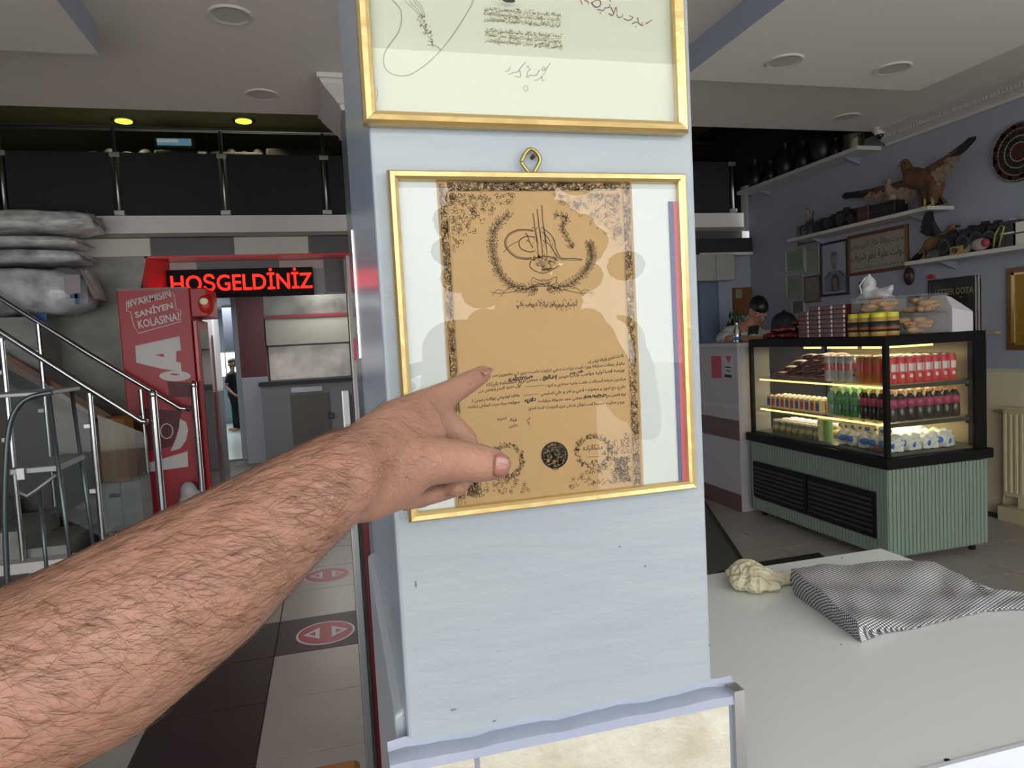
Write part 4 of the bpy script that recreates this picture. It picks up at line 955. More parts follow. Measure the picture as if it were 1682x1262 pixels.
def rail(name, lab, Y, pts, posts, r_=.021):
    t = thing(name, lab, 'handrail', (-1.8, Y, 0), 'steel stair handrails')
    P_ = [hit(*p, 'y', Y) for p in pts]; MB().tube(P_, r_, 12).obj('rail_bar', M_chrome, t, smooth=True)
    for (x, y0, zb, big) in posts:
        p = hit(x, y0, 'y', Y); MB().cyl((p.x, Y, zb), (p.x, Y, p.z), .026 if big else .019, n=12).obj('post', M_chrome, t, smooth=50)
        if big: MB().lathe([(.026, 0), (.03, .01), (.03, .035), (.018, .05), (0, .053)], (p.x, Y, p.z - .01), 14).obj('cap', M_chrome, t, smooth=50)
        else:
            for dz in (.24, .72):
                if p.z - dz > zb + .1: B(p.x - .06, p.x - .012, Y - .012, Y + .012, p.z - dz - .02, p.z - dz + .02).obj('clamp', M_brush, t, bevel=.006)
    return t
nr = rail('stair_handrail', 'polished steel stair handrail nearest the camera, sloping down to a capped post', 5.67, [(-140, 448), (0, 545), (120, 622), (232, 692), (243, 694)],
     [(2, 556, .0, False), (147, 646, .075, False), (251, 650, .0, True)])
fr_ = rail('stair_handrail', 'polished steel stair handrail behind the first one, ending in front of the red fridge', 6.48, [(-140, 400), (0, 490), (150, 584), (285, 664), (296, 671), (312, 672)],
     [(62, 530, .3, False), (231, 640, .0, False), (318, 634, .0, True)])
p1, p2, p3 = hit(8, 575, 'y', 5.67), hit(143, 660, 'y', 5.67), hit(240, 700, 'y', 5.67)
M_sg = glass('stair_glass', (.80, .84, .83), .06, (.3, .33, .33), 1.35)
g = MB(); g.prism([(p1.x, 5.665, p1.z - .06), (p2.x, 5.665, p2.z - .06), (p2.x, 5.665, .2), (p1.x, 5.665, .55)], (0, .008, 0)); g.obj('glass_panel', M_sg, nr)
g = MB(); g.prism([(p2.x + .06, 5.665, p2.z - .1), (p3.x, 5.665, p3.z - .06), (p3.x, 5.665, .12), (p2.x + .06, 5.665, .12)], (0, .008, 0)); g.obj('glass_panel', M_sg, nr)
# red drinks fridge
fx0, fx1, fy0, fy1, fz = hit(191, 475, 'y', 6.58).x, hit(310, 475, 'y', 6.58).x, 6.58, 7.16, 2.085
ft = thing('drinks_fridge', 'tall red drinks fridge with white lettering and a huge letter A on its side', 'fridge', ((fx0 + fx1) / 2, 6.85, 0))
M_fred = mat('fridge_red', 'a81a26', .4); M_fw = mat('fridge_print_white', 'd4cfcf', .5); M_fdark = mat('fridge_print_dark', '5b1722', .5)
B(fx0, fx1, fy0, fy1, .06, fz).obj('cabinet', M_fred, ft, bevel=.008)
B(fx0 + .004, fx1 - .0, fy0 - .004, fy0, fz - .02, fz).obj('edge_trim', mat('fridge_trim', '8c6a6a', .4), ft)
B(fx1 + .004, fx1 + .045, fy0 + .01, fy1 - .005, .15, 1.80).obj('door', mat('fridge_door_red', 'b0121c', .25), ft, bevel=.01)
B(fx1 + .046, fx1 + .050, fy0 + .07, fy1 - .07, .25, 1.72).obj('door_glass', glass('fridge_glass', (.7, .75, .75), .1, (.5, .55, .55), 1.5), ft)
B(fx1, fx1 + .14, fy0 + .01, fy1, 1.82, fz - .01).obj('canopy', M_fred, ft, bevel=.01)
cp = MB(); cp.ell((fx1 + .12, fy0 + .04, 1.93), .075, .05, .10); cp.obj('badge', mat('badge_red', 'b02018', .3, emit=.15), ft, smooth=True)
cp = MB(); cp.ell((fx1 + .115, fy0 - .01, 1.955), .035, .01, .03); cp.obj('badge_light', mat('badge_green', 'b0b890', .4, emit=.4), ft, smooth=True)
for x in (fx0 + .06, fx1 - .06): B(x - .03, x + .03, fy0 + .03, fy1 - .03, 0, .065).obj('foot', M_bmatte, ft)
I = Ink('y', fy0 - .005, (0, -1, 0))
def F4(x, y): return (180 + x / 5.486, 410 + y / 5.486)
I.text('#VARMISIN', F4(165, 530), F4(560, 435), (-3, -13), .02); I.text('SANİYEN', F4(235, 620), F4(575, 530), (-3, -13.5), .03); I.text('KOLASINA?', F4(265, 715), F4(640, 635), (-3, -13.5), .02)
for pts in ([(150, 470), (540, 375), (580, 400), (600, 540), (640, 550), (640, 650), (260, 755), (215, 680), (190, 560), (155, 555), (150, 470)],): I.stroke([F4(*p) for p in pts], .006)
I.obj('slogan', M_fw, ft); I = Ink('y', fy0 - .005, (0, -1, 0))
# letter A lying on its side
A_ = [(630, 780), (645, 910), (600, 915), (600, 1010), (640, 1020), (650, 1100), (470, 1075), (240, 1020), (232, 870)]
hole = [(400, 950), (490, 940), (490, 970)]
I.mb.poly([I.P(F4(*p)) for p in A_]); I.stroke([F4(*p) for p in ((232, 870), (630, 780))], .004)
I.obj('big_letter', M_fw, ft); I = Ink('y', fy0 - .0055, (0, -1, 0)); I.disc(F4(590, 1140), 26, 8.5); I.obj('white_oval', M_fw, ft); I = Ink('y', fy0 - .005, (0, -1, 0))
def F3(x, y): return (x / 3.944, 640 + y / 3.944)
cr_ = [(1165, 190), (1205, 210), (1220, 260), (1205, 330), (1165, 385), (1105, 400), (1140, 320), (1160, 250)]
I.fill([F3(*p) for p in cr_]); I.obj('white_crescent', M_fw, ft); I = Ink('y', fy0 - .005, (0, -1, 0)); I.fill([F3(*p) for p in ((950, 480), (1215, 400), (1220, 500), (960, 535))])
I.obj('white_bar', M_fw, ft); I = Ink('y', fy0 - .005, (0, -1, 0)); I.ring(F3(1080, 270), 10, 12, .008)
I.obj('white_ring', M_fw, ft)
I = Ink('y', fy0 - .0065, (0, -1, 0)); I.fill([F4(*p) for p in hole]); I.fill([F4(*p) for p in ((560, 1115), (640, 1125), (600, 1135), (540, 1128))]); I.obj('letter_hole', M_fred, ft)
I = Ink('y', fy0 - .0045, (0, -1, 0)); I.fill([F3(*p) for p in ((935, 120), (1175, 140), (1160, 240), (1110, 370), (960, 400), (860, 370), (850, 220))]); I.fill([F4(*p) for p in ((520, 1190), (740, 1200), (745, 1330), (540, 1330))]); I.obj('bottle_print', M_fdark, ft)
# white lower print of the fridge & boxes near it
for (x0, y0, x1, y1, Y, h_, name, lb, m) in ((160, 690, 212, 790, 6.12, .3, 'cardboard_box', 'brown cardboard box standing on cartons beside the red fridge', mat('cardboard', 'a06c38', .8, bump=(20, .2))),):
    a = hit(x0, y0, 'y', Y); b = hit(x1, y1, 'y', Y); t = thing(name, lb, 'box', ((a.x + b.x) / 2, Y, b.z))
    B(a.x, b.x, Y, Y + .28, b.z, a.z).obj('body', m, t, bevel=.01)
    B(a.x + .005, (a.x + b.x) / 2 - .003, Y - .003, Y + .2, a.z, a.z + .006).obj('flap', m, t); B((a.x + b.x) / 2 + .003, b.x - .005, Y - .003, Y + .2, a.z, a.z + .009).obj('flap', m, t)
    B((a.x + b.x) / 2 - .02, (a.x + b.x) / 2 + .02, Y - .002, Y, b.z, a.z).obj('tape', mat('brown_tape', '8a6a44', .3), t)
    cb_z, cb_x0, cb_x1 = b.z, a.x, b.x
M_cart = mat('white_carton', '8f8d8c', .7)
t = thing('white_carton', 'white carton with black hand slots on the floor under the cardboard box', 'box', (cb_x0 + .2, 6.1, 0))
B(cb_x0 - .02, cb_x0 + .27, 6.10, 6.42, 0, cb_z - .001).obj('body', M_cart, t, bevel=.006); B(cb_x0 + .04, cb_x0 + .12, 6.094, 6.10, cb_z - .12, cb_z - .09).obj('hand_slot', M_bmatte, t)
B(cb_x0 + .124, cb_x0 + .13, 6.095, 6.1, 0, cb_z - .002).obj('fold', mat('carton_fold', '6c6a69', .7), t)
t = thing('white_carton', 'low white tray carton with black slots in front of the fridge foot', 'box', (-1.55, 5.9, 0))
B(-1.72, -1.38, 5.76, 6.06, 0, .17).obj('body', M_cart, t, bevel=.006)
for x in (-1.68, -1.53):
    B(x, x + .10, 5.82, 5.88, .1702, .173).obj('hand_slot', M_bmatte, t)
t = thing('plastic_bag', 'white plastic bag with green print leaning on the fridge foot', 'bag', (-1.22, 6.42, 0))
k = MB(); k.ell((-1.22, 6.46, .17), .12, .08, .18); k.ell((-1.24, 6.46, .33), .07, .05, .08); organic(k, 'bag_body', mat('white_bag', 'b5b3b4', .4, bump=(14, .6)), t, .02, 2)
k = MB(); k.ell((-1.25, 6.372, .14), .05, .012, .045); k.obj('print', mat('teal_print', '1f4a4a', .5), t, smooth=True)
# wrapped packages on the landing
M_foil = mat('plastic_wrap', 'ececea', .3, bump=(9, 1.0, (1, 2, 2)), var=(6, '96969a', .2, (1, 2, 3)), coat=.5)
M_foil2 = mat('plastic_wrap_blue', 'e2e6e8', .3, bump=(10, 1.0), var=(6, '8b9298', .2), coat=.5)
B(-3.8, hit(60, 470, 'y', 6.75).x, 6.66, 7.15, 0, hit(60, 520, 'y', 6.66).z).obj('landing_wall', M_marble, None, kind='structure')
lzb = hit(60, 520, 'y', 6.66).z
def package(lab, quad, m, y0=6.60, y1=7.12, n=14):
    (xl, zt), (xr, zb2) = quad
    k = MB(); rr = random.Random(len(lab)); nx, nz = 22, 8; vs = []; L_ = xr - xl; Hh = zt - zb2
    t = thing('wrapped_package', lab, 'package', ((xl + xr) / 2, y0, zb2), 'plastic-wrapped bundles above the stairs')
    # rounded pillow box with folds
    ring = []
    for j in range(24):
        a_ = 2 * math.pi * j / 24; ca_, sa_ = math.cos(a_), math.sin(a_)
        ring.append((abs(ca_) ** .45 * (1 if ca_ > 0 else -1), abs(sa_) ** .45 * (1 if sa_ > 0 else -1)))
    nr_ = 26
    for i in range(nr_ + 1):
        u_ = i / nr_; e = min(1, 4.5 * min(u_, 1 - u_) + .55) ** .6
        for (cy, cz) in ring:
            fz = 1 + .05 * math.sin(u_ * 30 + cz * 5) + rr.uniform(-.06, .06) + .09 * math.sin(u_ * 11 + cy * 7) * (cz > -.5)
            vs.append((xl + L_ * u_ + rr.uniform(-.01, .01), (y0 + y1) / 2 + cy * (y1 - y0) / 2 * e, (zt + zb2) / 2 + cz * Hh / 2 * e * min(fz, 1.08) * .92))
    k.add(vs, [(i * 24 + j, (i + 1) * 24 + j, (i + 1) * 24 + (j + 1) % 24, i * 24 + (j + 1) % 24) for i in range(nr_) for j in range(24)] + [tuple(range(24)), tuple(range(nr_ * 24, nr_ * 24 + 24))])
    k.obj('wrapped_body', m, t, smooth=True)
    s_ = MB()    # loose film flap at the right end
    f_ = [(xr - .02, y0 + .1 * i, zt - .03 - .02 * (i % 2)) for i in range(5)]; g_ = [(xr + .07 + .015 * (i % 2), y0 + .1 * i, zb2 + Hh * .3) for i in range(5)]
    s_.add(f_ + g_, [(i, i + 1, i + 6, i + 5) for i in range(4)]); s_.obj('loose_film', m, t)
    return t
def zx(px, py, Y=6.62): q_ = hit(px, py, 'y', Y); return (q_.x, q_.z)
xL = -3.75
P0, P1, P2, P3, P4 = zx(140, 342), zx(148, 376), zx(120, 400), zx(125, 435), zx(125, 520)
package('grey plastic-wrapped bundle, topmost and longest of the pile above the stairs', ((xL, zx(100, 340)[1]), (zx(145, 340)[0], zx(100, 382)[1])), M_foil)
package('thin plastic-wrapped bundle second from the top of the pile above the stairs', ((xL, zx(100, 384)[1]), (zx(118, 384)[0], zx(100, 405)[1])), M_foil)
package('thin crumpled plastic-wrapped bundle third from the top of the pile above the stairs', ((xL, zx(100, 406)[1]), (zx(122, 384)[0], zx(100, 433)[1])), M_foil2)
pk = package('big plastic-wrapped bundle with blue tape, lowest of the pile above the stairs', ((xL, zx(100, 434)[1]), (zx(136, 450)[0], lzb + .002)), M_foil2)
M_bt = mat('blue_tape', '1f4f8a', .4)
for (x0, y0, x1, y1) in ((124, 478, 131, 500), (117, 484, 133, 490), (52, 516, 80, 527)):
    a = zx(x0, y0); b = zx(x1, y1); B(a[0], b[0], 6.588, 6.60, b[1], a[1]).obj('blue_tape', M_bt, pk)
a = zx(108, 452); b = zx(136, 482); B(a[0], b[0], 6.585, 6.595, b[1], a[1]).obj('pink_label', mat('pink_label', 'a3979c', .5), pk, bevel=.004)

# step ladder with arched rail
ld = thing('step_ladder', 'small grey metal step ladder with an arched hand rail at the left edge', 'ladder', (-1.35, 3.6, 0))
YL = 3.9; M_lad = mat('ladder_tube', '5d676b', .3, .7); M_tread = mat('ladder_tread', '8a8f90', .4, .5)
def lp(px, py, y=YL): return hit(px, py, 'y', y)
arch = smooth_pts([(12, 960), (8, 850), (10, 760), (16, 700), (30, 668), (52, 652), (86, 645)], 5)
Pz = [lp(*p) for p in arch]; Pz[0] = V(Pz[0].x, YL, 0)
ld_ = MB(); ld_.tube(Pz, .013, 10); ld_.obj('arched_rail', M_lad, ld, smooth=True)
q0 = lp(80, 648, YL + .0); q1 = lp(116, 905, YL); q1 = V(q1.x + .012, YL, 0)
MB().tube([q0, q1], .011, 8).obj('leg', M_lad, ld, smooth=True)
for dy in (.42,):
    MB().tube([Pz[-1] + V(-.05, dy, 0), V(q1.x - .02, YL + dy, 0)], .011, 8).obj('leg', M_lad, ld, smooth=True); MB().tube([Pz[6] + V(0, dy, 0), V(Pz[0].x + .02, YL + dy, 0)], .011, 8).obj('leg', M_lad, ld, smooth=True)
a = lp(-30, 655); b = lp(84, 645)
B(a.x, b.x, YL, YL + .42, b.z - .012, b.z + .008).obj('top_shelf', M_tread, ld, bevel=.004)
a = lp(10, 765); b = lp(95, 765); B(a.x, b.x, YL + .01, YL + .40, b.z - .03, b.z).obj('tread', M_tread, ld, bevel=.004)
a = lp(12, 862); b = lp(108, 862)
MB().tube([lp(30, 808), lp(45, 815), lp(60, 805), lp(92, 780)], .010, 8).obj('brace', M_tread, ld, smooth=True)
a = lp(28, 770); b = lp(42, 787); B(a.x, b.x, YL - .012, YL - .006, b.z, a.z).obj('white_sticker', mat('bright_sticker', 'dfe4e4', .5), ld)
# pale green strip on the floor
a = hit(-10, 905, 'z', .03); b = hit(138, 885, 'z', .03)
t = thing('green_floor_strip', 'pale green flat strip on the floor behind the ladder legs', 'mat', ((a.x + b.x) / 2, (a.y + b.y) / 2, 0))
g = MB(); g.hexa([(a.x, a.y - .10, .002), (b.x, b.y - .10, .002), (b.x, b.y + .12, .002), (a.x, a.y + .12, .002)], [(a.x, a.y - .10, .03), (b.x, b.y - .10, .03), (b.x, b.y + .12, .03), (a.x, a.y + .12, .03)]); g.obj('body', mat('pale_green', 'a9c98c', .4), t, bevel=.006)
g = MB(); g.ell(((a.x + b.x) / 2 + .1, (a.y + b.y) / 2, .035), .06, .04, .02); g.obj('lump', mat('pale_green', '', 0), t, smooth=True)
# wooden stool top at the bottom edge, beside the column
a = hit(560, 1250, 'z', .62)
t = thing('wooden_stool', 'orange-brown wooden stool seat corner at the bottom edge left of the column', 'stool', (-.19, 1.15, 0))
sx, sy, sz = hit(590, 1243, 'z', .55), None, .55
B(sx.x - .36, sx.x, sx.y - .36, sx.y, sz - .03, sz).obj('seat', mat('orange_wood', 'a86f35', .35, bump=(30, .1, (1, 8, 1)), var=(5, '96602c', .2, (1, 8, 1))), t, bevel=.012)
for dx in (.03, .31):
    for dy in (.03, .31): MB().cyl((sx.x - dx, sx.y - dy, 0), (sx.x - dx, sx.y - dy, sz - .03), .016, n=10).obj('leg', M_lad, t, smooth=50)

a, b = hit(327, 520, 'y', 8.2), hit(350, 740, 'y', 8.2)
t = thing('steel_cooler', 'narrow pale steel cooler standing in the passage just right of the red fridge', 'cooler', (-1.35, 8.3, 0))
B(a.x - .05, -1.19, 8.2, 8.6, .0, 1.08).obj('lower_door', mat('cooler_grey', '7a7c80', .3, .3), t, bevel=.01); B(a.x - .05, -1.19, 8.2, 8.6, 1.09, 1.92).obj('upper_door', mat('cooler_white', 'e0e6e8', .3), t, bevel=.01); B(-1.215, -1.20, 8.19, 8.2, .5, 1.7).obj('handle', M_brush, t)
l = bpy.data.lights.new('passage_area_light', 'AREA'); l.energy = 14; l.size = .4  # area light in the passage, without a fixture
lo = bpy.data.objects.new('passage_area_light', l); COL.objects.link(lo); lo.location = (-.9, 8.0, 2.38)

# ============================================================ RIGHT: TABLE, CLOTH, DISPLAY CASE
M_tab = mat('glossy_white_table', 'e6eae8', .2)
tb = thing('white_table', 'glossy pale grey table filling the lower right corner beside the column', 'table', (.97, 1.16, 0))
B(.47, 1.445, .765, 1.575, .825, .85).obj('tabletop', M_tab, tb, bevel=.003)
B(.47, 1.445, .757, .7645, .80, .853).obj('front_edge_strip', mat('blue_white_edge', 'd5dbe6', .4), tb)
for x in (.50, 1.37):
    for y in (.80, 1.51): B(x, x + .04, y, y + .04, 0, .825).obj('leg', M_alu, tb, bevel=.002)
k = MB(); p = hit(1556, 1249, 'z', .8505); k.ell(p, .005, .004, .0008); p = hit(1382, 1059, 'z', .8505); k.ell(p, .0018, .0018, .0006); p = hit(1383, 917, 'z', .8505); k.ell(p, .003, .003, .0006); k.obj('dirt_specks', M_bmatte, tb)
# houndstooth cloth
def checks(name):
    m = bpy.data.materials.new(name); m.use_nodes = True; MATS[name] = m; n = m.node_tree.nodes; l = m.node_tree.links; b = n['Principled BSDF']
    uv = n.new('ShaderNodeUVMap'); mp = n.new('ShaderNodeMapping'); l.new(uv.outputs[0], mp.inputs[0]); mp.inputs['Rotation'].default_value = (0, 0, R(0))
    def bands(ax, fq, th):
        sx = n.new('ShaderNodeSeparateXYZ'); l.new(mp.outputs[0], sx.inputs[0])
        a = n.new('ShaderNodeMath'); a.operation = 'MULTIPLY'; a.inputs[1].default_value = fq; l.new(sx.outputs[ax], a.inputs[0])
        f = n.new('ShaderNodeMath'); f.operation = 'FRACT'; l.new(a.outputs[0], f.inputs[0])
        g = n.new('ShaderNodeMath'); g.operation = 'GREATER_THAN'; g.inputs[1].default_value = th; l.new(f.outputs[0], g.inputs[0]); return g.outputs[0]
    x, y = bands(0, 155, .5), bands(1, 155, .5)
    ad = n.new('ShaderNodeMath'); ad.operation = 'ADD'; l.new(x, ad.inputs[0]); l.new(y, ad.inputs[1])
    cr = n.new('ShaderNodeValToRGB'); cr.color_ramp.interpolation = 'CONSTANT'; e = cr.color_ramp.elements
    e[0].color = lin('26272b'); e[0].position = 0; e[1].color = lin('dadad8'); e[1].position = .75
    e2 = e.new(.3); e2.color = lin('77787c')
    dv = n.new('ShaderNodeMath'); dv.operation = 'MULTIPLY'; dv.inputs[1].default_value = .5; l.new(ad.outputs[0], dv.inputs[0]); l.new(dv.outputs[0], cr.inputs[0]); l.new(cr.outputs[0], b.inputs['Base Color'])
    b.inputs['Roughness'].default_value = .9; return m
M_chk = checks('small_check_cloth')
ct = thing('checked_cloth', 'folded black and white checked cloth lying on the pale table', 'cloth', (1.13, 1.30, .85))
def T_(px, py, z=.85): q_ = hit(px, py, 'z', z); return Vector((q_.x, q_.y))
near = [T_(1412, 1040, .872), T_(1445, 1030, .868), T_(1500, 1026, .862), T_(1560, 1012, .860), T_(1620, 1001, .857), T_(1660, 999, .856), T_(1725, 1000, .855)]
far = [T_(1300, 938, .908), T_(1350, 926, .908), T_(1410, 921, .906), T_(1480, 918, .902), T_(1535, 926, .890), T_(1580, 950, .875), T_(1622, 972, .868), T_(1660, 976, .862), T_(1725, 976, .858)]
def samp(L, t):
    t *= len(L) - 1; i = min(int(t), len(L) - 2); f = t - i; return L[i].lerp(L[i + 1], f)
NU, NV = 96, 50
vs = []; uvs = []
def ch(u, v):
    base = .030 * (1 - v) * max(0, 1 - u / .30) ** .7 + .056 * v * max(0, 1 - u * .95) ** .8 + .004 + .005 * (1 - u)
    g = lambda a, b, s, t, A: A * math.exp(-((u - a) / s) ** 2 - ((v - b) / t) ** 2)
    w = g(.42, .78, .14, .22, .016) + g(.30, .42, .10, .20, .005) + g(.62, .35, .14, .22, .007) - g(.50, .42, .05, .30, .007) - g(.22, .70, .04, .30, .004) - g(.68, .70, .05, .3, .007) + g(.10, .5, .05, .5, .003)
    w += .0022 * math.sin(v * 16 + u * 7) * (1 - u) + .0016 * math.sin(u * 34 - v * 9)
    return max(.0012, base + w)
S_ = NU + 1
for i in range(NU + 1):
    u = i / NU
    for j in range(NV + 1):
        v = j / NV; p = samp(near, u).lerp(samp(far, u), v)
        if u < .02: p += (p - samp(near, .08).lerp(samp(far, .08), v)) * .04
        r_ = min(1, (min(v, 1 - v) * 22) + .25 if u > .06 else (min(v, 1 - v) * 40) + .6) ** .5
        h = ch(u, v) * r_; vs.append((p.x, p.y, .8515 + h)); uvs.append((p.x * .93 + p.y * .36 + .6 * h, p.y * .93 - p.x * .36 + .9 * h))
fs = [(i * (NV + 1) + j, (i + 1) * (NV + 1) + j, (i + 1) * (NV + 1) + j + 1, i * (NV + 1) + j + 1) for i in range(NU) for j in range(NV)]
rim = [i * (NV + 1) for i in range(NU, -1, -1)] + list(range(1, NV + 1)) + [i * (NV + 1) + NV for i in range(1, NU + 1)]
ctr_ = Vector((sum(v[0] for v in vs) / len(vs), sum(v[1] for v in vs) / len(vs))); base0 = len(vs)
for ring_i, (f_, ins) in enumerate(((.72, -.0015), (.38, .002), (0, .008))):
    for ri in rim:
        x, y, z = vs[ri]; d_ = (ctr_ - Vector((x, y))).normalized() * ins; wob = .0022 * math.sin(ri * .7 + ring_i * 2) * (1 if f_ else 0)
        vs.append((x + d_.x + wob, y + d_.y + wob, .8508 + (z - .8508) * f_)); dh = (ctr_ - Vector((x, y))).normalized() * (z - .85) * (1 - f_); uvs.append((uvs[ri][0] - dh.x * .93 - dh.y * .36, uvs[ri][1] - dh.y * .93 + dh.x * .36))
R_n = len(rim); prev = rim
for ring_i in range(3):
    cur = list(range(base0 + ring_i * R_n, base0 + (ring_i + 1) * R_n))
    fs += [(prev[k], prev[k + 1], cur[k + 1], cur[k]) for k in range(R_n - 1)]; prev = cur
k = MB(); k.add(vs, fs); me = k.mesh('top_layer', M_chk, True); uvl = me.uv_layers.new(name='UVMap')
for lp_ in me.loops: uvl.data[lp_.index].uv = uvs[lp_.vertex_index]
o = bpy.data.objects.new('top_layer', me); COL.objects.link(o); me.transform(wm(ct).inverted()); o.parent = ct
def uvobj(k, name, par, sc=1.0):
    me = k.mesh(name, M_chk, 50); uvl = me.uv_layers.new(name='UVMap')
    for lp_ in me.loops: v = me.vertices[lp_.vertex_index].co; uvl.data[lp_.index].uv = (v.x * .9 + v.y * .35, v.z + v.y * .9)
    o = bpy.data.objects.new(name, me); COL.objects.link(o); me.transform(wm(par).inverted()); o.parent = par; return o
# open near corner: the inner layer showing inside the fold
k = MB(); c0_, c1_ = hit(1416, 1046, 'z', .858), hit(1450, 1034, 'z', .857)
k.hexa([c0_ + V(0, 0, -.005), c1_ + V(0, 0, -.005), c1_ + V(.01, .02, -.005), c0_ + V(.01, .02, -.005)], [c0_ + V(0, .002, .004), c1_ + V(0, .001, .004), c1_ + V(.01, .02, .005), c0_ + V(.01, .02, .006)]); uvobj(k, 'inner_fold', ct)
# cream crumpled rag
rg_ = thing('cream_rag', 'crumpled cream rag lying on the table against the checked cloth', 'rag', (1.0, 1.45, .85))
k = MB(); rr = random.Random(5)
for px, py, r_ in ((1215, 945, .024), (1228, 938, .026), (1243, 948, .026), (1220, 957, .022), (1240, 961, .022), (1258, 950, .020), (1275, 951, .017), (1290, 947, .016), (1303, 948, .014), (1268, 960, .013), (1314, 945, .010)):
    p = hit(px, py, 'z', .868); k.ell((p.x, p.y, .853 + r_ * .75), r_ * 1.5, r_ * 1.3, r_ * .85, M=Matrix.Rotation(rr.uniform(0, 3), 3, 'Z'))
o = organic(k, 'crumpled_body', mat('cream_cloth', 'dbd4b4', .9, bump=(70, .8)), rg_, .0028, 8)
for v in o.data.vertices:
    q_ = v.co; a_ = math.sin(q_.x * 90 + 4 * math.sin(q_.y * 60 + 1) + q_.z * 50) * math.cos(q_.y * 80 + 3 * math.sin(q_.x * 50)); v.co += v.normal * .0042 * (1 - abs(a_)) ** 2 - v.normal * .001

# ---- refrigerated display case
X0, X1, Y0, Y1 = 3.18, 3.93, 3.40, 4.78
dc = thing('display_case', 'sage green refrigerated display case with black frame and lit glass front', 'display case', ((X0 + X1) / 2, (Y0 + Y1) / 2, 0))
M_cblk = mat('case_black', '060607', .55, spec=.2)
M_sage = mat('sage_panel', '748579', .45)
B(X0 + .02, X1 - .02, Y0 + .02, Y1 - .02, .04, .60).obj('base', mat('sage_core', '66756b', .5), dc)
n_s = 26; w_ = (X1 - X0) / n_s
for k in range(n_s): B(X0 + w_ * k + .0022, X0 + w_ * (k + 1) - .0022, Y0 - .004, Y0 + .02, .055, .585).obj('slat', M_sage, dc, bevel=.003)
n_s = 46; w_ = (Y1 - Y0) / n_s; vy0, vy1, vz0, vz1 = Y0 + .09, Y1 - .02, .15, .43
for k in range(n_s):
    a = Y0 + w_ * k + .0022; b = a + w_ - .0044; inside = a > vy0 and b < vy1
    if inside:
        for z0, z1 in ((.055, vz0 - .01), (vz1 + .01, .585)): B(X0 - .004, X0 + .02, a, b, z0, z1).obj('slat', M_sage, dc)
    else: B(X0 - .004, X0 + .02, a, b, .055, .585).obj('slat', M_sage, dc)
for y in (vy0, (vy0 + vy1) / 2 + .005):
    g = B(X0 - .012, X0 + .0, y, y + (vy1 - vy0) / 2 - .01, vz0, vz1).obj('vent_grille', M_cblk, dc, bevel=.004)
    for k in range(7): B(X0 - .018, X0 - .012, y + .02, y + (vy1 - vy0) / 2 - .03, vz0 + .03 + k * .033, vz0 + .045 + k * .033).obj('louvre', mat('louvre_black', '1e1e22', .4), g)
for x, y in ((X0 + .06, Y0 + .06), (X1 - .06, Y0 + .06), (X0 + .06, Y1 - .06), (X1 - .06, Y1 - .06)): MB().cyl((x, y, 0), (x, y, .05), .02, n=10).obj('foot', M_cblk, dc)
B(X0 - .03, X1 + .02, Y0 - .03, Y1 + .03, .595, .655).obj('black_plinth', M_cblk, dc, bevel=.004)
B(X0 - .0, X1 + .0, Y0, Y1, 1.325, 1.385).obj('top', M_cblk, dc, bevel=.004)
for (x, y, wx, wy) in ((X0, Y0, .028, .028), (X0, Y1 - .028, .028, .028), (X1 - .09, Y0, .09, .05), (X1 - .05, Y1 - .05, .05, .05)): B(x, x + wx, y, y + wy, .65, 1.33).obj('pillar', M_cblk, dc)
B(X1 - .03, X1, Y0 + .05, Y1 - .05, .65, 1.33).obj('back_panel', mat('case_back', 'c0b08c', .5), dc)
B(X0 + .02, X1 - .03, Y0 + .02, Y1 - .02, .655, .672).obj('floor_panel', mat('case_floor', '4a4742', .4), dc)
M_cg = glass('case_glass', (.96, .97, .96), 0, (0, 0, 0), 1.4)
B(X0 + .006, X0 + .011, Y0 + .03, Y1 - .03, .655, 1.325).obj('front_glass', M_cg, dc); B(X0 + .03, X1 - .09, Y0 + .006, Y0 + .011, .655, 1.325).obj('side_glass', M_cg, dc)
B(X0 + .03, X1 - .05, Y1 - .012, Y1 - .006, .655, 1.325).obj('side_glass', M_cg, dc)
M_lamp = mat('warm_led_strip', 'ffe9a8', .5, emit=2.0, ecol='ffe08a')
SZ = (.672, .862, 1.092)     # shelf heights
M_shg = glass('shelf_glass', (.9, .93, .9), .08, (.5, .55, .5), 1.45)
for z in SZ[1:]:
    B(X0 + .06, X1 - .04, Y0 + .03, Y1 - .03, z - .008, z - .001).obj('shelf', M_shg, dc)
    B(X0 + .06, X1 - .06, Y0 + .022, Y0 + .036, z - .03, z - .006).obj('shelf_edge', mat('shelf_edge_dark', '2c2e2c', .4), dc); B(X1 - .11, X1 - .04, Y0 + .02, Y0 + .05, z - .05, z).obj('bracket', M_cblk, dc)
    B(X0 + .055, X0 + .07, Y0 + .10, Y1 - .05, z - .028, z - .018).obj('lamp_strip', M_lamp, dc)
for ya_, yb_ in ((.10, .30), (.36, .62), (.70, .86)): B(X0 + .10, X0 + .12, Y0 + ya_, Y0 + yb_, 1.307, 1.32).obj('lamp_strip', M_lamp, dc)
B(X0 + .10, X1 - .30, Y0 + .10, Y0 + .12, 1.308, 1.32).obj('lamp_strip', M_lamp, dc)
for z in (.83, 1.06, 1.30):
    l = bpy.data.lights.new('case_lamp', 'AREA'); l.shape = 'RECTANGLE'; l.size = .3; l.size_y = 1.2; l.energy = 7; l.color = (1, .82, .48)
    lo = bpy.data.objects.new('case_lamp', l); COL.objects.link(lo); lo.location = (X0 + .33, (Y0 + Y1) / 2, z)
ORD = ['first', 'second', 'third', 'fourth', 'fifth', 'sixth', 'seventh', 'eighth', 'ninth', 'tenth', 'eleventh', 'twelfth']
